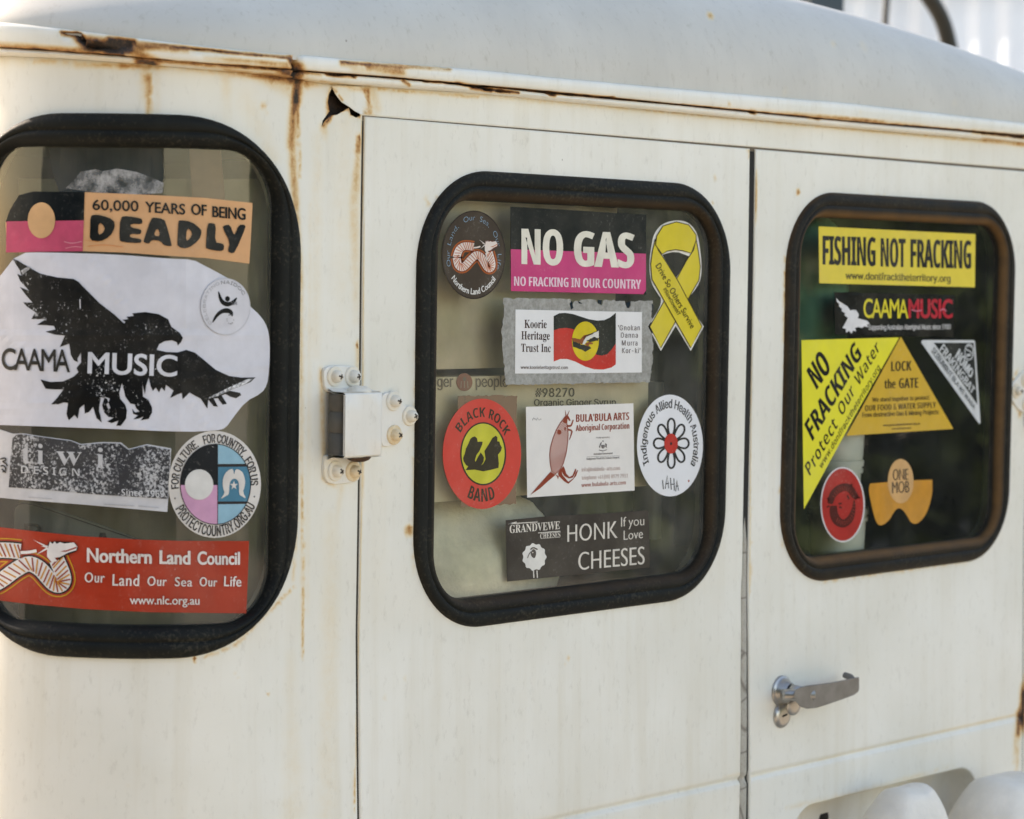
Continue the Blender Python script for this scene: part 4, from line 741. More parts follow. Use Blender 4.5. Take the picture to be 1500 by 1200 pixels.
  'g': (167, (71,-59,53,-55,32,-43,20,-27,40,-16,48,-26,61,-35,81,-38,93,-37,103,-34,111,-30,117,-23,121,-14,122,27,120,27,113,16,99,6,85,2,65,3,44,10,35,17,28,25,22,35,17,47,14,60,13,75,14,90,17,103,28,126,35,135,44,142,54,147,65,150,86,151,100,147,113,136,121,125,123,125,123,149,146,149,146,-3,143,-26,138,-35,131,-43,123,-49,104,-57,93,-59), (81,23,97,26,109,34,114,40,121,56,123,76,121,95,118,104,110,118,97,127,81,130,72,129,57,122,46,111,40,95,38,86,38,66,43,48,51,35,64,26)),
  'h': (161, (45,0,21,0,21,200,45,200,45,113,40,113,45,125,52,135,60,142,69,147,79,150,89,151,108,148,116,145,129,134,138,117,140,106,140,0,116,0,116,92,115,103,112,112,107,120,101,125,92,128,76,129,63,125,53,117,47,105,45,97)),
  'i': (66, (21,0,21,149,45,149,45,0), (33,174,25,176,18,182,16,190,18,198,25,204,33,206,41,204,47,198,50,190,45,179,41,176)),
  'j': (66, (21,149,45,149,45,-12,43,-28,40,-36,31,-47,19,-54,11,-56,-4,-56,-4,-34,7,-33,16,-28,19,-24,21,-11), (33,174,24,176,18,182,16,190,18,198,24,204,33,206,41,204,47,198,50,190,45,179,41,176)),
  'k': (150, (43,54,43,83,47,83,112,149,142,149,72,78,70,78), (21,0,21,200,45,200,45,0), (116,0,58,73,75,90,146,0)),
  'l': (74, (55,-1,44,0,36,3,29,8,24,15,21,33,21,200,45,200,45,39,47,24,57,20,67,21,71,1)),
  'm': (240, (21,0,21,149,44,149,44,116,42,116,48,130,52,136,68,148,86,152,96,151,113,142,119,134,123,126,126,116,123,116,128,129,133,135,150,147,172,152,188,149,202,142,213,129,218,111,219,100,219,0,195,0,195,100,194,110,191,117,186,123,179,127,165,130,152,128,147,126,136,114,132,97,132,0,108,0,108,102,107,110,104,117,93,127,78,130,62,126,53,119,49,114,45,101,45,0)),
  'n': (161, (45,0,21,0,21,149,44,149,44,113,40,113,45,125,52,135,60,142,69,147,79,150,89,151,108,148,116,145,129,134,138,117,140,106,140,0,116,0,116,92,115,103,112,112,107,120,101,125,92,128,76,129,63,125,53,117,47,105,45,97)),
  'o': (163, (81,-3,69,-2,57,1,46,6,36,14,28,23,22,33,17,46,14,59,13,74,14,89,17,102,28,125,36,134,57,147,69,150,81,151,95,150,107,147,127,134,135,125,146,102,149,89,150,74,149,59,146,46,141,33,135,23,127,14,117,6,107,1,95,-2), (81,18,91,19,106,26,117,38,121,46,125,64,126,74,121,101,112,116,106,122,91,129,81,130,72,129,57,122,46,109,40,93,38,84,38,64,46,38,57,26,72,19)),
  'p': (167, (21,-56,21,149,44,149,44,126,46,126,54,136,67,147,81,151,102,150,113,147,123,142,132,135,139,126,150,103,153,89,153,59,150,46,145,33,132,14,123,6,113,1,102,-2,82,-3,68,1,54,12,46,23,45,23,45,-56), (87,18,95,19,110,26,116,31,124,46,127,55,129,74,127,94,121,110,116,117,103,126,95,129,87,130,70,127,63,123,53,111,46,95,44,74,46,54,53,37,64,26,70,22,78,19)),
  'r': (102, (21,0,21,149,44,149,44,126,45,126,54,139,67,148,75,151,96,151,96,127,75,128,63,124,53,116,49,111,45,100,45,0)),
  's': (143, (62,-3,44,1,30,9,24,15,16,29,14,37,37,42,40,34,44,28,55,20,71,18,89,21,96,24,101,29,104,35,105,45,103,50,96,56,83,61,46,71,36,76,28,82,23,89,18,108,19,116,26,130,31,136,45,146,63,151,83,151,107,143,113,139,118,133,127,114,105,109,100,119,90,128,74,131,58,128,51,125,44,115,43,104,45,99,49,96,68,88,103,78,113,74,126,60,129,52,130,42,127,26,123,19,117,12,102,3,93,-1,83,-3)),
  't': (89, (80,149,80,129,3,129,3,149), (26,185,50,185,50,32,53,24,61,20,79,21,84,1,66,-2,44,3,36,8,30,16,27,25,26,37)),
  'u': (161, (72,-2,53,1,45,4,32,15,27,23,21,43,21,149,45,149,45,57,46,46,49,37,54,29,61,24,69,21,86,20,98,24,108,33,114,45,116,52,116,149,140,149,140,0,117,0,117,36,121,36,116,24,109,14,101,7,92,2,82,-1)),
  'v': (153, (64,0,7,149,33,149,65,61,81,8,72,8,88,61,120,149,146,149,89,0)),
  'w': (223, (54,0,9,149,34,149,60,54,69,16,65,16,81,84,99,149,124,149,150,53,158,16,154,16,170,84,189,149,214,149,169,0,145,0,114,110,109,133,114,133,78,0)),
  'y': (153, (19,-54,24,-34,41,-35,51,-29,59,-14,64,-1,7,149,33,149,65,61,81,8,72,8,88,61,120,149,146,149,80,-23,69,-42,55,-53,36,-57,25,-56)),
  '0': (178, (89,-3,75,-1,62,3,51,9,41,19,33,30,22,61,19,100,20,120,23,139,27,155,34,169,42,181,51,190,62,197,75,201,89,203,103,201,116,197,127,190,137,181,145,169,151,155,156,139,159,100,156,61,145,30,137,19,127,9,116,3,103,-1), (89,19,107,24,114,29,126,45,133,69,135,84,135,116,133,131,126,155,114,171,107,176,98,180,89,181,80,180,71,176,64,171,58,164,48,143,45,131,43,100,45,69,48,57,58,36,64,29,71,24)),
  '1': (178, (30,0,30,21,154,21,154,0), (108,200,108,0,83,0,83,176,34,141,34,168,78,200)),
  '2': (178, (25,0,25,19,111,111,122,128,126,146,124,159,121,165,113,173,107,177,88,181,74,179,62,172,55,163,50,150,50,142,26,142,29,164,34,174,47,189,56,195,77,202,88,203,100,202,111,199,129,190,142,175,149,157,150,146,146,125,132,102,105,71,60,24,60,22,153,22,153,0)),
  '6': (178, (89,-3,77,-2,66,1,47,12,39,20,33,29,26,51,25,64,28,83,31,94,54,134,99,200,127,200,59,103,57,103,65,113,77,121,92,123,104,123,115,120,124,116,133,110,140,103,150,85,153,62,152,50,145,29,131,12,112,1,101,-2), (89,19,103,22,110,25,120,34,124,40,128,54,129,62,124,84,115,95,110,99,96,104,82,104,68,99,58,90,51,77,49,62,51,47,58,34,68,25,82,20)),
  '7': (178, (38,0,127,176,127,178,24,178,24,200,154,200,154,176,65,0)),
  '8': (178, (89,-3,76,-2,53,4,36,16,29,24,24,33,21,43,20,53,23,69,29,84,40,95,53,102,60,104,60,105,51,108,36,121,29,139,28,150,31,168,36,177,49,191,57,196,67,200,89,203,111,200,129,191,142,177,147,168,150,150,149,139,146,130,141,121,135,114,127,108,118,105,118,104,132,99,144,90,152,77,157,61,158,53,157,43,154,33,149,24,142,16,125,4,102,-2), (89,19,105,21,118,27,127,36,132,48,132,62,127,74,117,84,111,88,97,92,81,92,67,88,60,84,51,74,46,62,45,54,48,42,55,31,66,24,73,21), (89,114,108,118,117,125,121,130,125,141,126,148,121,165,113,174,108,177,89,181,70,177,60,170,54,160,52,148,54,135,60,125,70,118)),
  '9': (178, (89,203,101,202,112,199,131,188,145,171,152,149,153,136,150,117,147,106,124,66,79,0,51,0,119,97,121,97,113,87,101,79,86,77,74,77,63,80,54,84,45,90,38,97,28,115,25,138,26,150,33,172,47,188,66,199,77,202), (89,181,75,178,68,175,58,166,54,160,50,146,49,138,54,116,63,105,68,101,82,96,96,96,110,101,120,110,124,116,128,130,129,138,124,160,115,171,110,175,96,180)),
  '.': (74, (37,-2,25,3,20,11,19,16,22,25,29,32,33,34,42,34,50,29,55,21,55,11,50,3,42,-1)),
  '-': (178, (132,96,132,74,45,74,45,96)),
  '+': (178, (78,13,78,143,100,143,100,13), (24,68,24,89,154,89,154,68)),
  '(': (107, (35,81,40,127,52,173,69,212,93,212,75,168,63,123,59,81,63,45,74,6,93,-38,69,-38,50,1,39,42,36,61)),
  ')': (107, (15,-38,34,7,44,46,48,81,44,123,32,168,15,212,38,212,56,173,68,127,72,81,71,61,68,41,57,1,38,-38)),
  '@': (266, (140,-53,121,-52,87,-45,72,-38,48,-21,38,-9,30,4,24,18,19,34,16,70,17,89,24,122,39,149,48,160,60,170,72,178,86,185,102,190,137,193,155,192,171,189,186,184,199,178,211,170,230,149,237,138,243,125,247,112,250,85,248,56,242,30,233,16,228,11,221,7,203,4,187,7,173,14,166,27,165,27,158,16,146,8,128,5,117,6,107,9,99,14,91,21,80,38,75,60,74,72,77,94,81,104,93,120,101,127,119,134,130,135,145,133,151,130,165,120,165,132,186,132,186,43,188,33,194,26,198,24,204,23,215,26,222,35,225,42,228,96,223,118,213,138,206,147,197,155,177,167,165,171,137,174,108,171,95,167,73,155,57,137,50,126,41,100,38,70,41,39,50,14,65,-7,74,-15,97,-27,125,-33,141,-34,162,-32,192,-23,198,-42,182,-47,162,-51), (138,26,145,28,155,35,159,40,162,47,166,73,164,91,162,98,155,108,150,111,130,115,117,112,106,105,99,94,95,73,99,49,101,43,110,32,115,28,122,26)),
  '#': (173, (95,0,128,200,148,200,115,0), (4,55,7,75,157,75,154,55), (25,0,58,200,78,200,45,0), (16,124,19,145,169,145,166,124)),
  '&': (176, (77,-3,65,-2,43,5,35,10,21,24,14,42,13,52,16,68,19,74,33,92,55,110,93,138,100,147,103,159,100,170,97,175,86,181,79,181,66,178,57,170,54,157,57,143,66,129,172,0,143,0,48,115,34,135,30,149,30,165,32,173,40,186,46,192,61,199,79,202,97,199,111,192,117,187,125,174,127,167,127,159,124,142,115,128,101,115,61,86,43,69,40,63,38,52,40,40,43,34,51,26,62,20,76,18,91,20,99,23,124,44,135,68,137,78,137,88,160,88,160,76,156,57,146,36,131,18,116,7,97,0)),
  "'": (81, (31,125,28,200,53,200,50,125)),
 },
 'G': {
  'A': (196, (106,201,86,201,0,0,29,0,55,59,140,59,166,0,196,0), (96,157,128,85,66,85)),
  'B': (165, (22,0,91,0,117,3,136,12,150,24,157,38,159,53,157,69,151,82,141,93,128,101,111,106,128,116,138,131,142,149,139,164,132,178,120,189,103,197,80,200,22,200), (51,174,77,174,98,170,109,160,112,146,107,129,93,118,70,114,51,114), (51,89,85,89,110,85,125,74,130,57,128,48,124,40,116,33,104,28,87,26,51,26)),
  'C': (208, (192,186,167,196,145,201,124,203,88,198,58,183,34,161,19,131,14,97,18,71,30,44,52,20,82,4,122,-3,150,0,174,6,194,15,194,46,171,34,148,26,125,24,98,27,75,38,58,54,47,75,44,100,48,125,59,146,76,162,98,173,123,176,146,174,169,167,192,155)),
  'D': (220, (22,0,100,0,137,5,166,20,188,43,202,70,206,100,202,129,190,156,169,178,139,194,100,200,22,200), (51,174,95,174,125,170,148,160,164,143,174,123,177,100,175,83,167,63,153,45,130,31,97,26,51,26)),
  'E': (147, (135,200,22,200,22,0,138,0,138,26,51,26,51,88,133,88,133,114,51,114,51,174,135,174)),
  'F': (138, (129,200,22,200,22,0,51,0,51,93,129,93,129,119,51,119,51,174,129,174)),
  'G': (217, (197,99,130,99,130,73,169,73,169,32,140,25,125,24,99,27,76,38,59,54,48,75,44,100,48,124,59,145,76,162,97,172,121,176,146,174,170,167,193,157,193,186,166,196,144,201,122,203,87,198,58,183,35,161,20,132,15,99,20,66,34,38,57,16,87,2,121,-3,147,-1,172,4,197,14)),
  'H': (214, (191,200,163,200,163,113,51,113,51,200,22,200,22,0,51,0,51,87,163,87,163,0,191,0)),
  'I': (73, (51,200,22,200,22,0,51,0)),
  'K': (192, (84,105,171,200,135,200,51,109,51,200,22,200,22,0,51,0,51,99,152,0,192,0)),
  'L': (144, (50,200,22,200,22,0,141,0,141,26,50,26)),
  'M': (229, (208,200,181,200,115,118,48,200,21,200,21,0,50,0,50,156,51,156,112,78,117,78,179,156,179,0,208,0)),
  'N': (229, (207,200,180,200,180,45,45,200,22,200,22,0,49,0,49,154,182,0,207,0)),
  'O': (241, (13,100,18,68,32,40,54,18,84,3,120,-3,157,3,187,18,210,41,223,69,228,100,223,132,209,160,187,183,157,197,121,203,84,197,55,182,32,160,18,132), (43,100,47,125,57,146,74,162,95,173,121,176,146,173,167,162,184,146,195,125,199,100,195,75,184,54,167,38,146,27,121,24,95,27,74,38,57,54,47,75)),
  'R': (177, (23,200,23,0,51,0,51,87,63,87,78,84,94,71,116,41,143,0,177,0,136,62,122,81,105,95,123,106,135,123,139,144,136,163,127,179,114,190,95,197,73,200), (51,175,70,175,92,172,105,161,109,145,108,135,104,126,97,119,86,114,51,113)),
  'S': (134, (117,189,103,196,88,201,72,203,52,200,35,193,23,182,15,167,12,149,21,122,42,102,68,86,89,69,98,48,95,37,84,27,66,23,47,27,29,36,13,52,13,16,30,5,48,-1,69,-3,87,0,103,7,115,19,122,34,125,52,116,83,94,104,69,119,47,134,38,153,43,165,54,174,70,177,84,175,100,169,117,156)),
  'U': (208, (190,200,161,200,161,84,160,66,157,52,149,40,137,32,122,26,102,24,85,26,71,31,59,41,51,50,48,63,47,82,47,200,18,200,18,76,22,47,35,25,54,9,76,0,101,-3,133,1,158,12,176,29,187,51,190,79)),
  'Y': (177, (88,131,35,200,0,200,74,106,74,0,103,0,103,106,177,200,143,200)),
  'a': (125, (121,23,107,16,102,19,102,91,99,107,93,119,82,128,69,133,54,134,36,132,22,126,10,116,10,88,23,100,38,107,52,110,65,107,73,100,76,87,76,79,40,67,28,61,17,53,10,43,8,30,12,14,23,2,40,-3,52,-1,64,3,75,11,79,3,86,-1,95,-3,103,-2,110,1,121,8), (76,27,61,17,53,16,43,18,36,25,34,34,40,48,55,57,76,65)),
  'c': (128, (115,125,103,130,91,133,77,134,55,131,37,122,23,107,15,87,12,63,15,42,24,23,38,9,57,1,79,-3,93,-2,107,1,118,5,118,31,106,26,94,23,83,22,68,24,56,30,47,39,41,51,39,66,41,81,46,93,54,102,66,108,79,110,90,109,102,105,115,97)),
  'd': (150, (132,200,106,200,106,129,87,134,79,134,57,131,39,122,25,108,16,90,13,69,16,46,24,26,37,12,55,3,77,0,132,0), (106,22,80,22,64,24,53,30,45,39,41,51,40,65,42,80,47,93,56,103,68,109,82,111,98,109,106,106)),
  'e': (140, (128,38,113,30,98,24,82,22,61,27,46,40,38,62,131,62,128,88,121,108,109,123,93,131,74,134,53,131,36,122,23,108,15,90,12,67,15,46,23,27,36,12,54,1,76,-3,96,-1,113,4,128,13), (39,79,45,97,57,108,74,112,90,108,101,96,105,79)),
  'f': (73, (87,200,66,203,50,199,38,190,29,178,23,163,21,132,3,132,3,108,21,108,21,0,47,0,47,108,71,108,71,132,47,132,47,144,50,162,58,173,75,177,87,174)),
  'g': (125, (123,132,69,132,50,130,34,124,22,114,14,102,12,77,19,62,32,49,41,45,41,44,30,40,23,34,20,26,21,20,26,14,33,9,14,1,4,-11,0,-28,3,-41,11,-52,24,-60,41,-66,61,-67,82,-66,99,-60,112,-52,120,-40,123,-26,119,-10,107,3,85,11,63,16,49,22,45,28,55,37,76,42,98,53,104,61,108,72,110,83,109,93,105,102,96,111,123,111), (87,86,84,73,75,64,62,61,48,64,39,73,35,85,39,97,48,106,61,109,74,106,83,98), (98,-28,93,-38,81,-44,61,-47,41,-44,29,-38,25,-26,28,-16,39,-9,55,-6,73,-8,90,-15)),
  'h': (147, (44,200,18,200,18,0,44,0,44,94,55,105,66,112,77,113,91,110,99,98,103,82,103,0,129,0,129,81,127,100,120,115,111,126,98,132,84,134,69,132,56,125,44,114)),
  'i': (64, (45,132,19,132,19,0,45,0), (48,172,46,179,40,185,32,187,24,185,19,179,17,172,19,164,24,158,32,156,40,158,46,164)),
  'l': (64, (45,200,19,200,19,0,45,0)),
  'n': (147, (44,132,18,132,18,0,44,0,44,94,55,105,66,112,77,113,91,110,99,98,103,82,103,0,129,0,129,81,126,101,120,115,110,126,98,132,84,134,69,132,56,125,44,114)),
  'o': (162, (80,134,58,131,39,122,24,107,14,89,11,67,14,44,23,25,38,10,57,1,80,-3,104,1,123,10,138,25,148,44,151,67,148,89,138,108,123,122,103,131), (80,111,94,109,107,103,116,93,122,81,125,67,123,51,117,38,107,29,95,23,80,21,66,23,54,29,45,39,39,52,37,67,39,81,45,93,54,103,66,109)),
  'r': (116, (20,132,20,0,46,0,46,69,51,89,62,104,78,109,86,108,103,96,116,119,106,128,95,133,85,134,73,131,60,120,47,101,46,101,46,132)),
  's': (113, (95,123,82,130,69,133,56,134,33,130,18,118,13,99,19,80,35,66,68,45,74,35,72,27,65,22,55,20,43,22,28,28,12,38,12,9,28,2,58,-3,80,2,95,16,101,36,98,48,89,60,72,73,53,85,43,93,40,99,42,106,48,110,57,111,68,110,81,106,95,98)),
  't': (98, (49,159,0,111,0,108,23,108,23,39,25,25,30,14,38,5,50,-1,66,-3,87,2,97,6,97,30,87,25,77,22,68,21,59,23,52,29,49,41,49,108,91,108,91,132,49,132)),
  'u': (147, (128,0,128,132,102,132,102,38,93,27,82,21,71,19,56,22,47,32,44,48,44,132,18,132,18,50,20,32,26,17,36,6,48,0,63,-3,76,0,90,6,102,17,102,0)),
  'v': (128, (60,-3,69,-3,127,132,99,132,65,51,29,132,1,132)),
  'w': (211, (115,132,96,132,62,52,28,132,0,132,59,-3,67,-3,106,89,145,-3,153,-3,211,132,183,132,149,52)),
  'y': (128, (128,132,99,132,65,57,30,132,0,132,51,28,6,-67,35,-67)),
  '0': (147, (138,100,135,134,126,163,113,184,95,198,73,203,52,198,34,184,20,163,12,134,9,100,12,66,20,37,34,16,52,2,73,-3,95,2,113,16,126,37,135,66), (109,100,108,74,103,53,96,38,86,28,73,25,61,28,51,38,44,53,39,74,38,100,39,126,44,147,51,162,61,172,73,175,86,172,96,162,103,147,108,126)),
  '6': (147, (93,203,65,180,42,155,26,127,16,98,13,68,16,45,25,25,38,10,56,1,77,-3,96,0,112,9,125,22,133,38,136,57,134,76,126,92,114,105,98,113,80,116,58,111,49,107,62,135,84,161,110,181), (43,78,54,84,64,87,74,88,92,84,103,73,108,57,104,40,92,29,76,25,64,27,53,34,45,45,41,60)),
  '.': (64, (32,33,23,30,17,24,14,15,17,6,23,0,32,-3,41,0,47,6,50,15,47,24,41,30)),
  ',': (64, (17,-35,36,-25,48,-9,52,8,49,23,42,33,31,36,22,34,16,28,13,19,15,11,20,5,28,3,28,-9,25,-20,17,-29)),
 },
 'T': {
  'K': (224, (7,0,7,8,23,11,28,14,31,19,33,35,33,166,31,182,23,190,7,193,7,200,106,200,106,193,90,190,82,182,80,166,80,103,148,172,152,178,153,184,150,189,142,192,128,193,128,200,213,200,213,193,192,189,172,177,151,158,119,125,204,20,214,11,228,8,228,0,123,0,123,8,141,9,147,15,139,29,88,94,80,87,80,35,83,19,86,14,90,11,106,8,106,0)),
  'o': (148, (74,-4,62,-3,50,0,40,5,30,12,17,31,12,42,9,54,8,68,9,81,12,93,17,105,30,124,40,131,50,136,61,139,74,140,86,139,97,136,108,131,117,124,125,115,131,105,135,94,138,81,139,68,138,54,135,41,131,30,125,20,108,5,98,0,86,-3), (74,5,81,6,87,10,92,17,95,36,96,91,94,108,91,119,87,126,81,130,74,131,66,130,60,126,56,119,52,91,51,68,53,36,56,17,61,10,67,6)),
  'r': (126, (8,0,8,7,20,11,23,24,23,111,20,125,9,129,9,136,64,136,64,111,75,127,89,136,96,139,102,140,116,137,124,129,127,117,127,111,122,103,114,98,109,98,97,101,91,110,83,114,75,111,68,100,65,84,65,24,67,14,70,11,87,7,87,0)),
  'i': (87, (44,159,33,162,28,165,23,175,22,181,25,192,28,197,33,201,44,204,55,201,64,192,66,187,66,175,60,165,50,160), (8,0,8,7,20,11,23,24,23,111,21,125,9,129,9,136,65,136,65,24,68,12,79,7,79,0)),
  'H': (230, (7,0,7,8,23,11,27,14,30,19,33,35,33,166,32,175,27,186,16,192,7,193,7,200,106,200,106,193,90,190,82,182,80,166,80,110,150,110,150,166,148,182,141,190,124,193,124,200,223,200,223,193,207,189,202,186,198,175,197,166,197,35,200,20,203,14,207,11,223,8,223,0,124,0,124,8,140,10,145,13,148,18,150,25,150,97,80,97,80,35,82,19,85,14,90,11,106,8,106,0)),
  'e': (132, (68,-4,57,-3,46,0,29,11,16,30,9,55,9,82,12,94,22,115,38,131,48,136,58,139,69,140,85,138,98,132,109,123,118,110,123,95,124,73,51,73,56,43,68,25,88,19,99,21,109,27,119,38,125,32,109,12,90,0), (51,84,88,84,88,94,85,122,82,127,71,130,60,126,53,112)),
  't': (100, (54,-4,44,-3,35,0,29,5,25,11,22,20,21,31,21,122,9,122,9,132,39,162,57,186,63,186,63,136,91,136,91,122,63,122,63,36,66,22,70,18,80,19,86,24,91,33,98,29,87,11,72,0)),
  'a': (151, (112,-4,99,-2,91,4,88,15,74,5,59,-2,42,-4,32,-3,24,0,13,11,10,19,9,28,11,40,17,51,28,60,43,68,63,76,87,83,87,113,82,124,78,127,65,130,54,129,48,126,46,120,50,113,54,101,51,92,44,86,39,84,28,84,20,89,15,98,14,104,15,110,18,117,27,127,34,132,51,138,71,140,90,139,105,135,116,128,123,119,127,107,129,92,129,17,134,15,141,18,145,12,134,3,124,-3), (66,15,76,18,87,28,87,74,68,67,56,54,52,37,54,25,58,17)),
  'g': (144, (64,-62,47,-61,32,-58,21,-53,13,-47,8,-40,6,-33,9,-24,17,-17,30,-11,19,-4,13,4,10,13,11,20,14,27,25,38,45,48,25,59,14,74,10,93,13,110,17,118,30,129,38,134,58,139,69,140,92,137,102,134,139,134,139,118,118,118,127,99,128,89,125,73,116,60,103,51,85,46,69,45,62,46,49,41,45,35,44,31,46,26,52,23,77,22,114,18,122,15,133,6,136,0,139,-16,137,-29,130,-40,120,-50,105,-56,86,-60), (69,55,75,56,80,59,84,64,86,71,88,93,86,114,84,121,80,126,75,129,69,130,63,129,58,126,54,121,52,114,50,93,52,71,54,64,58,59,63,56), (71,-51,96,-49,111,-41,116,-29,115,-24,109,-18,90,-15,42,-15,33,-26,32,-32,33,-37,36,-41,49,-49)),
  'T': (186, (40,0,40,8,50,8,57,10,66,19,68,26,68,190,51,189,39,184,29,177,21,167,16,155,13,140,5,140,5,200,180,200,180,139,173,139,165,168,146,185,116,190,116,26,118,18,121,13,126,10,134,8,144,8,144,0)),
  'u': (165, (45,-3,36,1,29,8,24,17,21,28,20,42,20,109,17,124,15,127,5,129,5,136,62,136,62,32,66,20,73,16,86,17,94,22,100,29,100,109,97,124,94,127,89,129,83,129,83,136,142,136,142,31,145,17,158,13,158,6,122,1,100,-4,100,18,95,11,82,1,66,-4)),
  's': (127, (58,-4,38,3,32,4,28,3,22,-4,16,-4,16,46,23,46,32,25,38,17,45,11,62,6,74,9,82,16,84,20,83,33,77,40,68,46,38,62,24,74,17,89,16,97,18,108,22,119,28,128,38,135,49,139,62,140,73,139,94,134,99,137,101,140,107,140,107,97,100,97,97,107,86,122,73,129,60,130,51,126,48,122,46,114,51,102,64,93,101,73,110,60,113,42,112,28,107,17,100,8,91,1,79,-3)),
  'I': (114, (6,0,6,8,22,11,27,14,30,18,33,33,33,170,31,184,28,188,16,192,6,193,6,200,107,200,107,193,91,190,86,188,83,184,80,170,80,34,82,19,90,12,108,8,108,0)),
  'n': (167, (8,0,8,7,20,11,23,24,23,111,20,125,14,129,8,129,8,136,65,136,65,117,77,130,91,137,107,140,128,135,141,119,145,93,145,24,148,11,160,7,160,0,89,0,89,7,98,9,102,15,103,24,103,95,101,113,98,117,94,119,80,117,72,112,65,103,65,24,68,11,70,9,79,7,79,0)),
  'c': (129, (68,-4,58,-3,47,0,38,5,22,20,12,41,9,53,10,80,13,92,18,104,24,114,32,123,53,136,64,139,77,140,90,139,101,136,110,131,117,124,121,117,122,108,120,98,109,90,94,92,88,99,86,115,87,119,85,125,81,129,74,130,60,125,52,109,49,82,50,63,54,46,60,33,68,24,78,19,90,17,100,18,110,23,119,32,125,27,109,9,90,-1)),
  'G': (223, (118,-4,97,-3,79,1,62,9,47,18,35,31,25,45,18,62,14,80,12,101,14,120,18,138,25,155,35,169,47,181,61,191,77,199,94,203,113,204,129,203,145,200,170,191,178,195,184,204,192,204,192,135,184,135,180,147,161,175,153,182,136,191,127,194,117,195,98,191,83,180,73,161,66,134,64,100,66,72,71,48,79,30,90,16,104,8,131,6,139,8,148,17,150,23,150,64,148,71,145,75,139,78,121,80,121,87,220,87,220,80,205,78,198,71,196,65,196,13,170,3,144,-3)),
  'R': (208, (7,0,7,8,23,11,27,14,30,19,33,35,33,166,32,175,27,186,16,192,7,193,7,200,95,200,122,199,144,194,161,187,173,177,181,163,183,147,178,125,163,109,138,98,190,22,199,11,211,8,211,0,149,0,88,93,80,93,80,35,82,19,85,14,90,11,106,8,106,0), (80,103,103,104,114,107,123,113,129,122,132,133,133,147,129,171,118,185,99,189,87,188,83,186,80,169)),
  'A': (192, (-4,0,-4,8,6,10,10,13,22,33,91,205,99,204,169,38,184,11,195,8,195,0,101,0,101,8,114,9,122,13,124,20,120,36,111,58,45,58,33,26,33,21,35,14,42,9,56,8,56,0), (50,71,106,71,78,140)),
  'N': (217, (177,-5,47,154,47,25,49,18,52,14,57,11,73,8,73,0,8,0,8,8,24,10,31,18,33,35,33,171,16,190,8,193,8,200,69,200,172,74,172,166,170,182,162,190,145,193,145,200,211,200,211,193,195,190,190,187,187,182,185,165,185,-5)),
  'D': (218, (9,0,9,8,23,10,28,13,32,24,32,175,30,182,27,187,22,190,6,193,6,200,97,200,130,197,157,188,178,174,193,154,203,130,206,100,201,64,189,36,168,16,138,4,100,0), (115,13,129,21,140,33,148,50,152,73,154,101,152,133,145,158,134,176,118,187,98,190,91,190,83,186,80,169,80,32,83,15,91,11)),
  'V': (188, (93,-6,19,167,10,185,1,191,-6,193,-6,200,93,200,93,193,73,190,68,184,67,180,71,166,114,63,153,166,156,180,153,187,150,190,131,193,131,200,194,200,194,193,179,188,168,168,101,-6)),
  'E': (194, (6,0,6,7,16,8,23,10,31,18,33,34,33,162,30,182,27,187,16,192,7,193,7,200,175,200,175,140,168,140,165,157,158,170,149,178,137,184,121,188,102,189,88,188,82,183,80,171,80,108,97,109,107,112,114,118,119,126,124,138,127,152,134,152,134,52,126,52,120,80,116,86,106,94,80,98,80,29,82,18,84,15,101,12,127,14,138,17,155,26,163,33,175,51,181,63,189,63,177,0)),
  'W': (268, (75,-5,14,173,7,188,-1,192,-7,193,-7,200,79,200,79,193,66,190,63,187,62,180,65,164,98,67,132,155,126,175,121,186,117,189,101,193,101,200,193,200,193,193,182,191,175,187,173,181,175,170,208,73,237,162,241,178,239,187,236,189,221,193,221,200,274,200,274,193,264,189,261,185,253,167,196,-5,188,-5,139,136,83,-5)),
  'C': (206, (113,-5,94,-3,76,1,60,9,46,19,34,31,24,46,17,62,13,81,12,100,13,120,17,138,34,169,47,181,61,191,77,198,95,203,114,204,128,203,170,191,177,193,181,197,184,204,192,204,192,135,184,135,177,152,168,167,156,179,144,188,131,193,117,195,97,191,82,179,72,160,65,134,63,99,65,67,73,42,84,25,101,14,122,10,134,11,146,14,168,27,179,36,188,47,196,39,174,15,146,0)),
  'S': (171, (19,-5,19,69,27,69,33,50,40,34,49,22,60,13,72,8,86,6,106,11,113,16,118,23,121,30,122,39,120,51,112,62,99,70,56,92,43,101,34,111,27,121,23,133,22,146,25,168,29,177,42,192,60,201,70,204,81,205,101,203,132,195,136,196,139,199,141,205,149,205,149,140,142,140,134,160,123,177,109,188,93,195,76,194,68,192,56,182,53,175,53,160,56,153,60,148,83,133,111,120,139,102,150,90,154,83,158,58,157,46,154,35,149,25,133,9,123,3,112,-1,99,-4,70,-3,37,5,30,3,27,-5)),
  'w': (191, (54,-4,3,125,-5,129,-5,136,61,136,61,129,53,127,50,121,73,56,93,103,88,117,83,127,74,129,74,136,142,136,142,129,135,128,131,125,130,118,147,62,168,112,170,121,167,127,156,129,156,136,196,136,196,129,187,125,181,113,134,-4,127,-4,98,86,61,-4)),
 },
}
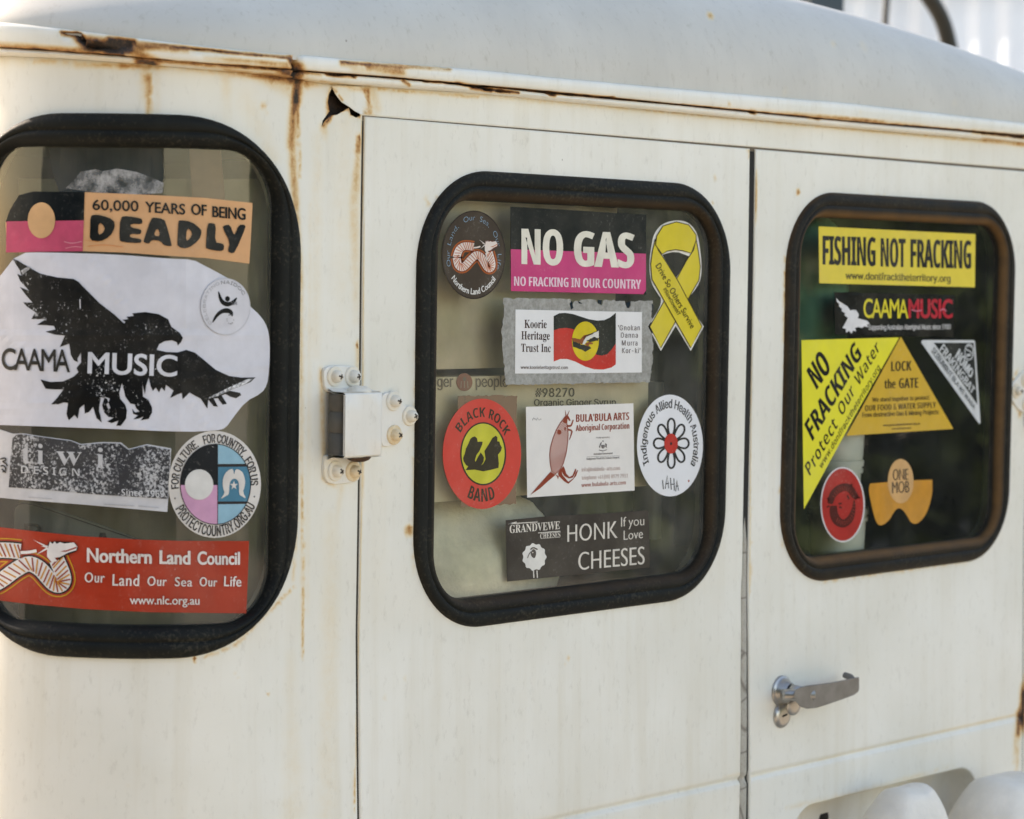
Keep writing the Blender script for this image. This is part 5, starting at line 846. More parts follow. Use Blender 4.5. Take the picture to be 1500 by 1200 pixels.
# ------------------------------------------------------------------ printing
_gl = {}
NAT = {'S': .21, 'N': .125, 'G': .135, 'T': .19}
def glyph(font, ch):
    k = (font, ch)
    if k not in _gl:
        if ch not in FONTS[font]: font = next(f for f in 'SNG' if ch in FONTS[f])
        d = FONTS[font][ch]; L = [np.array(q, float).reshape(-1, 2)/200 for q in d[1:]]
        ar = [((l[:, 0]*np.roll(l[:, 1], -1)-np.roll(l[:, 0], -1)*l[:, 1]).sum())/2 for l in L]; big = ar[int(np.argmax(np.abs(ar)))]
        if big < 0: L = [l[::-1] for l in L]
        _gl[k] = (d[0]/200, L)
    return _gl[k]
_gm = {}
def glyph_mesh(font, ch, bx, by):
    k = (font, ch, round(bx, 3), round(by, 3))
    if k not in _gm:
        LL = []
        for l in glyph(font, ch)[1]:
            LL.append(l+(offset_loop(l, 1.)-l)*np.array([bx, by]) if (bx or by) else l)
        V, T = fill2(LL); _gm[k] = (V, T)
    return _gm[k]
def weight(font, stem, c, space):
    if not stem: return 0., 0.
    bx = (stem/c-NAT[font])/2; bx = max(-.05, min(bx, .052+(space-1)*.3)); by = max(-.045, min(.03, (stem*.85-NAT[font]*.9)/2)); return bx, by
def letters(s, font, stem, space, asp, shear=0.):
    """the faces of a line of lettering: x runs 0..1 over the line, y 0..1 over a capital; asp is the line's length in capital heights"""
    x = 0; pos = []
    for ch in s:
        if ch == ' ': x += .36*space; continue
        adv, L = glyph(font, ch); pos.append((ch, x)); x += adv*space
    A = np.concatenate([np.concatenate(glyph(font, ch)[1])+[px, 0] for ch, px in pos]); wn = A[:, 0].max()-A[:, 0].min(); c = asp/wn
    bx, by = weight(font, stem, c, space); VV = []; FF = []; n = 0
    for ch, px in pos:
        V, T = glyph_mesh(font, ch, bx, by); V = V+[px, 0]; VV.append(V); FF += [tuple(int(i)+n for i in t) for t in T]; n += len(V)
    V = np.concatenate(VV); V[:, 0] += V[:, 1]*shear; x0, x1 = V[:, 0].min(), V[:, 0].max(); V[:, 0] = (V[:, 0]-x0)/(x1-x0); V[:, 1] = (V[:, 1]+by)/(1+2*by)
    return V, FF
def pick(bold, font, stem):
    if font is None: font = 'S' if bold >= .024 else 'N'
    if stem is None: stem = .155+(bold-.024)*1.6 if font == 'S' else .135+bold*1.6
    return font, stem
class Art:
    """a sticker: a thin printed sheet lying on a pane, drawn with the photograph's own coordinates"""
    def __init__(s, h=HG, step=.00022, org=(0, 0), sc=1., curved=False, y=None, diag=None, wr=0., seed=1):
        s.wr = wr; r_ = np.random.default_rng(seed); s.wv = [(r_.uniform(-.05, .05), r_.uniform(-.05, .05), r_.uniform(0, 6), r_.uniform(.3, 1)) for _ in range(6)]; s.cr = [(r_.uniform(0, 3.14), r_.uniform(-110, 110), r_.uniform(3, 7), r_.uniform(.5, 1.)) for _ in range(7)]; s.c0 = None
        s.diag = diag
        s.V = []; s.F = []; s.M = []; s.n = 0; s.mats = []; s.h = h; s.step = step; s.lay = 0; s.org = np.array(org, float); s.sc = sc; s.curved = curved; s.y = y
    def P(s, pts): return np.asarray(pts, float)/s.sc+s.org
    def surf(s, q, lay):
        h = s.h+.0004+lay*s.step
        if s.diag is not None: return on_diag(q[:, 0], q[:, 1], s.diag-lay*s.step)
        if s.y is not None: return on_plane(q[:, 0], q[:, 1], s.y-lay*s.step)
        if s.wr:      # shallow wrinkles and creases, the same under every printed layer
            if s.c0 is None: s.c0 = q.mean(0)
            p = q-s.c0; f = sum(a*.5*(1+np.sin(kx*p[:, 0]+ky*p[:, 1]+ph)) for kx, ky, ph, a in s.wv)/3+sum(a*np.exp(-((p[:, 0]*math.cos(t)+p[:, 1]*math.sin(t)-d)/w_)**2) for t, d, w_, a in s.cr)*.8
            h = h+s.wr*f
        u, v = sheet(q[:, 0], q[:, 1], h); return world(u, v, h)
    def mi(s, m):
        if m not in s.mats: s.mats.append(m)
        return s.mats.index(m)
    def put(s, W, Fc, m): s.V.append(W); s.F += [tuple(int(i)+s.n for i in f) for f in Fc]; s.M += [s.mi(m)]*len(Fc); s.n += len(W)
    def area(s, loops, m, smooth=0, lay=None, thick=False, grid=None):
        if lay is None: s.lay += 1; lay = s.lay
        if not hasattr(loops[0][0], '__len__'): loops = [loops]
        L = [chaikin(s.P(l), smooth) if smooth else s.P(l) for l in loops]
        L = [np.concatenate([l[i:i+1]+(l[(i+1) % len(l)]-l[i])*np.linspace(0, 1, max(1, int(np.linalg.norm(l[(i+1) % len(l)]-l[i])/14)), endpoint=False)[:, None] for i in range(len(l))]) if (s.curved or thick) else l for l in L]
        ex = None; A = np.concatenate(L)
        if s.curved or grid: k = grid or 9; ex = gridpts(A[:, 0].min(), A[:, 0].max(), A[:, 1].min(), A[:, 1].max(), k)
        V, T = fill2(L, ex); s.put(s.surf(V, lay), T[:, ::-1], m)      # photograph coordinates run downwards
        if thick:
            for l in L:
                a = s.surf(l, lay); b = s.surf(l, lay-3); k = len(l); o = s.n; s.put(np.concatenate([a, b]), [(i, (i+1) % k, k+(i+1) % k, k+i) for i in range(k)], m)
    def ell(s, cx, cy, rx, ry, a0=0, a1=360, n=56, rot=0.):
        t = np.radians(np.linspace(a0, a1, n, endpoint=(a1-a0) < 360)); x, y = rx*np.cos(t), -ry*np.sin(t); c, q = math.cos(rot), math.sin(rot); return np.stack([cx+x*c-y*q, cy+x*q+y*c], -1)
    def stroke(s, pts, w, m, smooth=2, closed=False, lay=None, taper=None):
        if lay is None: s.lay += 1; lay = s.lay
        P = np.asarray(pts, float); P = chaikin(P, smooth, closed) if smooth else P
        if closed: P = np.concatenate([P, P[:1]])
        T = np.gradient(P, axis=0); T /= np.linalg.norm(T, axis=1)[:, None]+1e-9; N = np.stack([-T[:, 1], T[:, 0]], -1)
        ww = np.full(len(P), w/2.) if taper is None else np.interp(np.linspace(0, 1, len(P)), np.linspace(0, 1, len(taper)), taper)*w/2
        A, B = s.P(P+N*ww[:, None]), s.P(P-N*ww[:, None]); k = len(P)
        s.put(s.surf(np.concatenate([A, B]), lay), [(i, i+1, k+i+1, k+i) for i in range(k-1)], m)
    def text(s, st, p0, p1, hh, m, bold=.02, space=1., shear=0., up=None, up1=None, h1=None, lay=None, font=None, stem=None):
        if lay is None: s.lay += 1; lay = s.lay
        font, stem = pick(bold, font, stem)
        p0, p1 = np.array(p0, float), np.array(p1, float)
        u0 = np.array(up if up is not None else (0, -hh), float); u1 = np.array(up1 if up1 is not None else (up if up is not None else (0, -(h1 or hh))), float)
        V, Fc = letters(st, font, stem, space, np.linalg.norm(p1-p0)/np.linalg.norm((u0+u1)/2), shear)
        x, y = V[:, :1], V[:, 1:2]; s.put(s.surf(s.P(p0+(p1-p0)*x+(u0*(1-x)+u1*x)*y), lay), Fc, m)
    def arc(s, st, cx, cy, rx, ry, a0, a1, hh, m, bold=.02, inside_=False, lay=None, wide=1., font=None, stem=None):
        """lettering along an ellipse from angle a0 to a1; hh is the letter height as a share of the radius"""
        if lay is None: s.lay += 1; lay = s.lay
        font, stem = pick(bold, font, stem); pos = []; x = 0
        for ch in st:
            adv = .36 if ch == ' ' else glyph(font, ch)[0]; pos.append((ch, x+adv/2)); x += adv
        span = math.radians(abs(a1-a0)); sx = span/x; c = sx/hh*(1 if not inside_ else .9); bx, by = weight(font, stem, c, 1.)
        for ch, xm in pos:
            if ch == ' ': continue
            V, T = glyph_mesh(font, ch, bx, by); V = V.copy(); V[:, 0] -= glyph(font, ch)[0]/2; am = math.radians(a0+(a1-a0)*xm/x)
            y = V[:, 1]*hh
            r, ang = (1+y, am-V[:, 0]*sx*wide) if not inside_ else (1-y, am+V[:, 0]*sx*wide)
            s.put(s.surf(s.P(np.stack([cx+rx*r*np.cos(ang), cy-ry*r*np.sin(ang)], -1)), lay), T, m)
    def done(s, name, label, cat, group=None, parent=None):
        if name == 'sticker': group = 'stickers on the rear windows'
        o = build(name, np.concatenate(s.V), s.F, s.mats, parent, mi=s.M, smooth=False)
        if parent is None: tag(o, label, cat, group)
        return o
WHITE = (226, 223, 222)
K = ink(22, 23, 23, .45)
# ---- left (corner) window
HL = dict(curved=True, step=.00045)
# whitish scuffed glue left on the glass
def residue_mat(name, c, lo, hi, scale=60):
    t = NT(name); n = t.noise(scale, 6, .75); n2 = t.noise(scale*.25, 3)
    df = t.n('ShaderNodeBsdfDiffuse'); df.inputs[0].default_value = c; tr = t.n('ShaderNodeBsdfTransparent')
    mx = t.n('ShaderNodeMixShader'); t.l(t.ramp(t.math('ADD', t.math('MULTIPLY', n, .75), t.math('MULTIPLY', n2, .25)), [(lo, 0.), (hi, 1.)]), mx.inputs[0]); t.l(tr.outputs[0], mx.inputs[1]); t.l(df.outputs[0], mx.inputs[2]); t.l(mx.outputs[0], t.out.inputs[0]); return t.m
a = Art(h=HG, **HL); a.area([(96, 276), (110, 262), (118, 252), (140, 248), (150, 251), (172, 247), (200, 252), (226, 262), (240, 268), (238, 283), (180, 286), (124, 280)], residue_mat('dry_glue', (.42, .41, .40, 1), .40, .62), 0, lay=0)
a.done('glue_patch', 'scuffed whitish glue remains on the glass above the black, pink and orange sticker', 'glue patch')

# flag and DEADLY
a = Art(org=(0, 260), sc=5, wr=.0004, seed=3, **HL)
PEACH = ink(222, 168, 122, mott=.06); BLK = ink(16, 22, 25, .35); PINK = ink(205, 82, 112, mott=.12); TAN = ink(216, 170, 124)
a.area([(40, 330), (70, 240), (140, 130), (240, 103), (620, 108), (1100, 128), (1500, 150), (1850, 187), (1840, 400), (1826, 632), (1500, 590), (1200, 572), (900, 550), (600, 541), (300, 545), (44, 550), (46, 420)], PEACH, 0, lay=0, thick=True)
a.area([(40, 330), (70, 240), (140, 130), (240, 103), (620, 108), (614, 315), (56, 322)], BLK, 0, lay=1); a.area([(48, 322), (614, 315), (606, 541), (300, 545), (44, 550)], PINK, 0, lay=1)
a.area(a.ell(303, 314, 100, 131), TAN, 0, lay=2)
c3 = lambda L: [(x/3*5, (y/3-260)*5) for x, y in L]
a.lay = 1
a.text('60,000', (677, 238), (1015, 250), 76, BLK, .035, font='G', stem=.19, lay=2, h1=78); a.text('YEARS', (1062, 255), (1357, 273), 78, BLK, .035, font='G', stem=.19, lay=2); a.text('OF', (1400, 272), (1515, 282), 80, BLK, .035, font='G', stem=.19, lay=2); a.text('BEING', (1555, 290), (1800, 313), 80, BLK, .035, font='G', stem=.19, lay=2, h1=86)
for L in [[[(397, 950), (415, 944), (445, 946), (500, 966), (506, 1000), (484, 1040), (437, 1064), (394, 1056), (396, 1010)], [(434, 974), (462, 998), (455, 1022), (430, 1036)]],
          [[(528, 954), (560, 950), (622, 960), (626, 972), (624, 986), (574, 984), (574, 1000), (618, 1008), (622, 1018), (617, 1031), (572, 1028), (570, 1044), (618, 1050), (622, 1060), (616, 1070), (534, 1064), (524, 1052)]],
          [[(664, 960), (680, 956), (718, 964), (728, 975), (756, 1078), (750, 1083), (718, 1078), (708, 1060), (666, 1054), (656, 1072), (632, 1066), (632, 1056)], [(692, 998), (706, 1040), (674, 1036)]],
          [[(784, 976), (790, 967), (842, 974), (884, 1008), (886, 1025), (876, 1055), (826, 1094), (780, 1086), (780, 1050)], [(822, 1000), (846, 1022), (838, 1048), (816, 1062)]],
          [[(912, 983), (930, 980), (950, 987), (944, 1066), (978, 1070), (986, 1080), (982, 1102), (960, 1104), (906, 1094), (905, 1080)]],
          [[(978, 1002), (986, 990), (1012, 988), (1026, 1030), (1034, 1030), (1050, 988), (1076, 988), (1080, 1000), (1034, 1108), (1018, 1114), (1000, 1106), (1012, 1066)]]]:
    LL = [c3(l) for l in L]; a.area([chaikin(l, 1) for l in LL], BLK, 0, lay=2)
a.stroke([(470, 470), (520, 485), (600, 470)], 5, ink(235, 160, 175), lay=2); a.stroke([(480, 520), (540, 505), (600, 512)], 5, ink(235, 150, 165), lay=2); a.stroke([(640, 505), (760, 490), (900, 510)], 4, ink(228, 140, 80), lay=2); a.stroke([(620, 460), (720, 470)], 3, ink(228, 150, 90), lay=2)
a.done('sticker', 'black, pink and orange bumper sticker lettered 60,000 YEARS OF BEING DEADLY', 'sticker')

# eagle
a = Art(org=(0, 360), sc=3.571, wr=.0009, seed=5, **HL); a.lay = 2
EW = ink(214, 214, 222, .30, mott=.07); EK = ink(17, 18, 19, .5, worn=.22)
a.area([(-130, 300), (-60, 235), (0, 160), (95, 37), (250, 35), (600, 45), (880, 68), (1010, 72), (1060, 100), (1120, 130), (1215, 183), (1252, 240), (1290, 300), (1368, 372), (1400, 430), (1410, 490), (1412, 560), (1408, 650), (1398, 728), (1368, 772), (1285, 815), (1215, 905), (1180, 955), (1130, 968), (960, 975), (500, 955), (0, 938), (-100, 934), (-140, 700)], EW, 1, lay=3, thick=True)
eagle = [(65, 68), (90, 76), (132, 102), (210, 146), (300, 166), (385, 174), (412, 190), (430, 210), (520, 300), (600, 362), (650, 408), (656, 398), (640, 388), (672, 384), (660, 372), (700, 368), (692, 354), (760, 347), (830, 358), (880, 385), (897, 425), (940, 455), (957, 482), (947, 505), (930, 523), (925, 505), (900, 495), (860, 500), (832, 516), (820, 545), (870, 556), (930, 558), (975, 545), (1020, 560), (1070, 600), (1130, 650), (1200, 682), (1262, 690), (1337, 689), (1310, 714), (1240, 742), (1195, 757), (1256, 770), (1262, 782), (1235, 798), (1205, 790), (1180, 776), (1160, 784), (1187, 827), (1165, 832), (1140, 797), (1118, 800), (1140, 842), (1118, 840), (1090, 805), (1085, 852), (1050, 800), (1020, 785), (992, 768), (955, 805), (952, 770), (930, 778), (890, 797), (908, 758), (868, 728), (862, 762), (845, 742), (832, 768), (815, 742), (800, 760), (788, 735), (778, 690), (765, 730), (758, 778), (745, 722), (748, 790), (775, 805), (795, 845), (796, 872), (778, 906), (735, 914), (752, 893), (725, 905), (697, 908), (722, 888), (697, 880), (690, 852), (706, 872), (730, 868), (712, 850), (705, 830), (682, 826), (656, 790), (638, 718), (624, 770), (628, 800), (655, 832), (664, 862), (660, 905), (632, 942), (608, 942), (620, 915), (585, 928), (560, 920), (595, 900), (566, 895), (545, 872), (534, 835), (548, 790), (575, 800), (566, 822), (556, 830), (566, 855), (578, 850), (560, 800), (528, 792), (518, 850), (532, 925), (505, 902), (487, 843), (466, 870), (444, 878), (440, 830), (416, 850), (406, 905), (390, 885), (360, 914), (348, 882), (356, 822), (330, 820), (305, 830), (268, 830), (300, 795), (332, 752), (280, 752), (238, 748), (212, 700), (262, 713), (330, 710), (385, 685), (410, 662), (400, 640), (424, 610), (424, 560), (405, 590), (408, 610), (386, 600), (370, 570), (362, 513), (313, 530), (340, 470), (285, 465), (238, 450), (290, 438), (282, 420), (240, 416), (193, 414), (240, 384), (163, 384), (185, 348), (140, 318), (120, 296), (170, 298), (132, 255), (104, 216), (152, 236), (106, 185), (90, 148), (112, 157), (104, 130)]
a.area([eagle], EK, 0, lay=4)
a.text('CAAMA', (8, 648), (366, 662), 112, ink(20, 22, 24), .022, .86, lay=5, h1=118, font='G', stem=.20); a.text('MUSIC', (457, 668), (928, 686), 112, ink(216, 217, 224), .034, 1.0, lay=5, h1=112, shear=.03, font='G', stem=.2)
a.area([(108, 130), (150, 108), (160, 118), (118, 152)], ink(150, 150, 152, worn=.5), 0, lay=5); a.area([(1190, 745), (1290, 700), (1325, 695), (1285, 722), (1130, 790), (1090, 800), (1100, 790)], ink(130, 131, 134, worn=.7), 0, lay=5); a.stroke([(418, 280), (420, 330)], 5, EW, 0, lay=5)
c0_e = a.c0; a.done('sticker', 'large torn white sticker of a black eagle flying across the words CAAMA MUSIC', 'sticker')
# small clear round sticker lying on it
a = Art(org=(0, 360), sc=3.571, wr=.0009, seed=5, **HL); a.c0 = c0_e; CL = ink(214, 213, 219, .4); GK = ink(168, 168, 172); 
a.area(a.ell(1180, 318, 130, 148), CL, 0, lay=5.3); a.area([a.ell(1180, 318, 130, 148), a.ell(1180, 318, 128, 146)], ink(196, 195, 199), 0, lay=5.9)
a.arc('CELEBRATING', 1180, 318, 104, 119, 228, 106, .14, GK, .005, lay=5.9); a.arc('NAIDOC', 1180, 318, 104, 119, 104, 28, .14, ink(90, 90, 92), .012, lay=5.9)
a.area(a.ell(1190, 278, 12.5, 14), K, 0, lay=5.9); a.stroke([(1143, 240), (1152, 275), (1165, 298), (1188, 308), (1215, 302), (1240, 272)], 20, K, lay=5.9, taper=[.1, .7, 1.1, 1.2, .9, .1]); a.stroke([(1112, 402), (1130, 370), (1155, 345), (1185, 338), (1208, 345), (1216, 370)], 20, K, lay=5.9, taper=[.1, .7, 1., 1.3, 1., .1])
for k in range(16): a.area(a.ell(1210+30*RNG.random(), 290+20*RNG.random(), 2.4, 2.4, n=8), ink(110, 110, 112), 0, lay=5.9)
for k in range(18): t = RNG.random()*2; a.area(a.ell(1205+18*math.cos(t*3), 385+24*math.sin(t*3), 2.2, 2.6, n=8), ink(120, 120, 122), 0, lay=5.9)
a.done('sticker', 'small clear round sticker with a dancing stick figure, stuck over the torn white eagle sticker', 'sticker')

# tiwi design, worn black print
a = Art(org=(0, 600), sc=3.158, wr=.0006, seed=9, **HL); TW = ink(206, 205, 208, .4); TK = ink(62, 62, 65, .5, worn=.56, wear=(.47, .47, .48, 1))
a.area([(-60, 96), (0, 92), (60, 112), (108, 110), (180, 122), (330, 142), (375, 160), (470, 150), (560, 152), (596, 182), (680, 160), (792, 180), (786, 300), (774, 474), (400, 441), (100, 418), (-60, 402)], TW, 0, lay=0, thick=True)
a.area([(58, 132), (75, 116), (108, 114), (180, 126), (330, 146), (372, 164), (470, 156), (555, 158), (594, 187), (680, 166), (788, 186), (783, 300), (775, 414), (400, 390), (200, 370), (40, 360), (46, 250)], TK, 0, lay=1)
TT = ink(196, 196, 199, .5, worn=.3, wear=(.2, .2, .2, 1))
for st, x0, x1, y in [('t', 100, 148, 246), ('i', 170, 203, 250), ('w', 262, 378, 256), ('i', 446, 482, 268)]:
    a.text(st, (x0, y), (x1, y+4), 92 if st != 't' else 88, TT, .03, font='T', stem=.2, lay=2)
a.text('DESIGN', (98, 294), (368, 308), 34, ink(212, 212, 214, worn=.2, wear=(.2, .2, .2, 1)), .03, 1.35, lay=2); a.text('Since 1969', (562, 398), (760, 406), 30, ink(214, 214, 216), .03, lay=2.5); a.text('A', (742, 402), (770, 404), 22, ink(205, 205, 207), .02, lay=2)
for p in [[(0, 230), (22, 222), (30, 235), (8, 240), (28, 250), (34, 262)], [(2, 262), (18, 258), (30, 278), (12, 290)], [(8, 275), (26, 292)]]: a.stroke(p, 6, ink(40, 40, 43), lay=2)
for x0, x1, y in [(130, 240, 405), (480, 620, 438), (640, 735, 446)]: a.stroke([(x0, y), ((x0+x1)/2, y+4), (x1, y+8)], 3, ink(176, 176, 180), lay=2)
a.done('sticker', 'worn speckled black and white sticker lettered tiwi DESIGN with a torn top edge', 'sticker')

# round protect country
a = Art(org=(240, 620), sc=6.67, **HL); WH = ink(220, 214, 208); DK = ink(52, 48, 48); LB = ink(142, 186, 204); TE = ink(70, 128, 152); PK = ink(212, 158, 190)
a.area(a.ell(497, 598, 452, 523), WH, 0, lay=2, thick=True)
cx, cy, rx, ry = 505, 597, 344, 392
E_ = lambda a0, a1, n=40: a.ell(cx, cy, rx, ry, a0, a1, n)
a.area([a.ell(cx, cy, rx+4, ry+4), a.ell(cx, cy, rx-3, ry-3)], DK, 0, lay=4)
ang = lambda y: math.degrees(math.asin(max(-1, min(1, (cy-y)/ry))))
xa = math.degrees(math.acos((528-cx)/rx))
a.area(np.concatenate([E_(xa, 180-ang(605)), [(528, 605)]]), ink(30, 33, 36, worn=.12, wear=(.7, .7, .7, 1)), 0, lay=3); a.area(np.concatenate([E_(180-ang(605), 360-xa), [(528, 605)]]), PK, 0, lay=3)
a.area(np.concatenate([E_(ang(398), xa), [(530, 398)]]), LB, 0, lay=3); a.area(np.concatenate([E_(ang(765), ang(425), 20), [(530, 428), (530, 765)]]), TE, 0, lay=3); a.area(np.concatenate([E_(-xa, ang(790)), [(530, 792)]]), LB, 0, lay=3)
a.area(np.concatenate([E_(ang(425), ang(396), 6), [(528, 400), (528, 428)]]), DK, 0, lay=3); a.area(np.concatenate([E_(ang(788), ang(762), 6), [(528, 766), (528, 793)]]), DK, 0, lay=3); a.stroke([(527, 206), (527, 986)], 5, DK, 0, lay=4)
a.area(a.ell(345, 600, 138, 149), ink(218, 216, 212), 0, lay=4)
a.area(chaikin([(686, 512), (678, 446), (640, 452), (598, 490), (578, 540), (574, 600), (584, 650), (596, 682), (550, 746), (600, 715), (636, 698), (640, 620), (646, 580), (662, 552), (690, 540), (718, 552), (732, 580), (735, 620), (735, 698), (765, 715), (806, 740), (772, 672), (790, 620), (796, 570), (784, 510), (756, 462), (700, 445)], 1), WH, 0, lay=4)
a.area([(685+(40 if k % 2 == 0 else 17)*math.sin(k*math.pi/5), 608-(46 if k % 2 == 0 else 19)*math.cos(k*math.pi/5)) for k in range(10)], WH, 0, lay=4)
a.arc('FOR CULTURE.', 497, 598, 352, 408, 186, 115.5, .205, DK, .022, lay=3); a.arc('FOR COUNTRY.', 497, 598, 352, 408, 107, 40, .205, DK, .022, lay=3); a.arc('FOR US', 497, 598, 352, 408, 35, -1.5, .205, DK, .022, lay=3); a.arc('PROTECTCOUNTRY.ORG.AU', 497, 598, 436, 505, 208, 336, .20, DK, .022, inside_=True, lay=3)
for x, y in [(109, 735), (885, 718)]: a.area(a.ell(x, y, 7, 8, n=12), DK, 0, lay=3)
a.done('sticker', 'round white sticker with a black, pink and blue centre ringed by FOR CULTURE. FOR COUNTRY.', 'sticker')

# the striped serpent of the two land council stickers
def serpent(a, mp, w, pal, l0):
    yel, red, blk, wht, stripes = pal
    body1 = [(-150, 560), (-120, 660), (-40, 680), (20, 645), (110, 575), (205, 522), (285, 555), (345, 625), (395, 680), (440, 690), (470, 655), (455, 590), (415, 500)]
    body2 = [(-150, 560), (-110, 470), (-30, 430), (60, 430), (150, 440)]
    for lay, k, m in ((0, 178, yel), (1, 160, red), (2, 136, blk), (3, 112, wht)):
        for b in (body1, body2):
            if m is not None: a.stroke(mp(b), k*w, m, 2, lay=l0+lay*.5)
    for b, n0 in ((body1, 34), (body2, 12)):
        P = chaikin(np.array(b, float), 3, False); T = np.gradient(P, axis=0); T /= np.linalg.norm(T, axis=1)[:, None]; N = np.stack([-T[:, 1], T[:, 0]], -1)
        for i, k in enumerate(np.linspace(2, len(P)-3, n0).astype(int)):
            sl_ = T[k]*22; q = [P[k]+N[k]*48+sl_, P[k]-N[k]*48-sl_]; a.stroke(mp(q), 11*w, stripes[i % 2], 0, lay=l0+2)
    a.stroke(mp([(355, 400), (365, 372), (545, 378), (562, 410), (558, 434), (500, 452), (440, 482), (430, 500)]), 16*w, blk, 1, lay=l0+2.2)
    a.area(mp([(345, 430), (358, 395), (366, 368), (385, 385), (400, 366), (415, 384), (440, 372), (470, 382), (540, 374), (566, 405), (558, 430), (500, 448), (440, 480), (400, 486), (420, 510), (380, 520), (345, 478)]), wht, 0, lay=l0+2.5)
    for q in ([(440, 440), (480, 430), (475, 442)], [(470, 436), (562, 404), (560, 416), (480, 444)]): a.area(mp(q), stripes[1], 0, lay=l0+2.8)
    for q in ([(242, 354), (352, 402), (345, 414)], [(268, 462), (345, 408), (352, 422)], [(300, 400), (350, 396), (340, 412)]): a.area(mp(q), wht, 0, lay=l0+2.5)
    a.stroke(mp([(150, 448), (210, 446), (268, 434)]), 22*w, wht, 1, lay=l0+2.5)
a = Art(org=(0, 720), sc=5, wr=.0003, seed=4, **HL); RD = ink(176, 58, 38, .38, mott=.08); WW = ink(228, 218, 212)
a.area([(-300, 215), (0, 262), (300, 297), (620, 330), (1000, 352), (1300, 362), (1824, 363), (1815, 620), (1804, 893), (1500, 890), (1100, 885), (620, 862), (300, 833), (0, 800), (-300, 752), (-310, 480)], RD, 0, lay=0, thick=True)
serpent(a, lambda q: np.asarray(q, float), 1., (ink(214, 160, 44), RD, ink(34, 24, 22), ink(232, 226, 224), (ink(206, 140, 50), ink(158, 62, 42))), 1)
a.text('Northern', (636, 518), (1112, 530), 104, WW, .045, font='G', stem=.22, lay=3, h1=102); a.text('Land', (1168, 531), (1395, 536), 100, WW, .045, font='G', stem=.22, lay=3); a.text('Council', (1446, 537), (1758, 537), 98, WW, .045, font='G', stem=.22, lay=3, h1=94)
for st, x0, x1, y, h in [('Our', 620, 768, 665, 72), ('Land', 822, 1022, 690, 84), ('Our', 1080, 1222, 690, 68), ('Sea', 1280, 1408, 694, 66), ('Our', 1462, 1592, 694, 66), ('Life', 1640, 1768, 694, 74)]: a.text(st, (x0, y), (x1, y+3), h, WW, .018, 1.1, lay=3, shear=.05, font='G', stem=.16)
a.text('www.nlc.org.au', (950, 826), (1462, 830), 62, WW, .015, lay=3, font='G', stem=.17)
a.done('sticker', 'long red sticker lettered Northern Land Council with an orange striped serpent', 'sticker')

# ---- middle window
ARC = Art
a = Art(org=(600, 240), sc=3.125); BR = ink(74, 63, 53); PB = ink(140, 176, 200); CW = ink(226, 214, 202)
a.area(a.ell(294, 417, 146, 203), BR, 0, lay=0, thick=True); a.area([a.ell(294, 417, 146, 203), a.ell(294, 417, 141, 198)], ink(56, 47, 40), 0, lay=1)
serpent(a, lambda q: np.stack([204+(np.asarray(q, float)[:, 0]+190)*.262, 345+(np.asarray(q, float)[:, 1]-350)*.40], -1), .31, (ink(176, 92, 48), None, ink(120, 50, 30), ink(232, 218, 208), (ink(196, 100, 70), ink(206, 130, 96))), 1)
for st, a0, a1 in [('Our', 199, 173), ('Land,', 166, 127), ('Our', 114, 87), ('Sea,', 77, 51), ('Our', 40, 13), ('Life', 3, -24)]: a.arc(st, 294, 417, 110, 158, a0, a1, .155, PB, -.004, lay=1, font='G', stem=.09)
a.arc('Northern Land Council', 294, 417, 128, 181, 216, 322, .15, ink(235, 232, 226), .028, font='G', stem=.17, inside_=True, lay=1)
a.done('sticker', 'round dark brown sticker with a striped serpent and blue handwriting, top left of its window', 'sticker')

a = Art(org=(600, 240), sc=3.125); CR = ink(232, 226, 210); HP = ink(206, 72, 122, mott=.06); GB = ink(34, 37, 34)
a.area([(461, 196), (770, 214), (1083, 234), (1082, 598), (770, 590), (464, 583)], GB, 0, lay=0, thick=True); a.area([(463, 391), (1082, 412), (1082, 580), (1070, 597), (770, 590), (464, 583)], HP, 0, lay=1)
a.text('NO', (512, 459), (703, 466), 162, CR, .068, 1.02, lay=2); a.text('GAS', (752, 468), (1030, 478), 160, CR, .068, 1.02, lay=2)
a.text('NO FRACKING IN OUR COUNTRY', (478, 558), (1060, 573), 42, ink(238, 206, 216), .032, 1.03, lay=2)
a.done('sticker', 'black and pink rectangular sticker lettered NO GAS, NO FRACKING IN OUR COUNTRY', 'sticker')

a = Art(org=(600, 240), sc=3.125); YL = ink(218, 196, 62, mott=.05); LN = ink(70, 60, 30)
a.area([chaikin([(1222, 256), (1280, 268), (1318, 318), (1330, 390), (1338, 470), (1332, 535), (1302, 585), (1264, 628), (1347, 745), (1347, 745), (1287, 857), (1287, 857), (1218, 742), (1218, 742), (1150, 857), (1150, 857), (1092, 745), (1092, 745), (1162, 630), (1128, 585), (1102, 535), (1096, 450), (1108, 370), (1118, 320), (1155, 274)], 2), chaikin([(1157, 416), (1218, 400), (1280, 424), (1280, 424), (1219, 524), (1219, 524), (1157, 416)], 1)], ink(228, 224, 214), 0, lay=0, thick=True)
bandB = [(1312, 345), (1322, 400), (1331, 470), (1325, 532), (1296, 582), (1150, 843), (1100, 745), (1212, 545), (1270, 440), (1300, 395)]; bandA = [(1125, 345), (1112, 400), (1104, 460), (1110, 530), (1140, 582), (1287, 843), (1339, 745), (1228, 535), (1162, 430), (1138, 395)]
top = [(1126, 372), (1132, 330), (1160, 285), (1222, 266), (1278, 280), (1312, 325), (1312, 350), (1290, 410), (1250, 398), (1218, 393), (1180, 400), (1156, 414)]
for L, l in ((bandB, 1), (bandA, 3), (top, 4)): a.area([L], YL, 0, lay=l); a.stroke(L+[L[0]], 4, LN, 0, lay=l+.5)
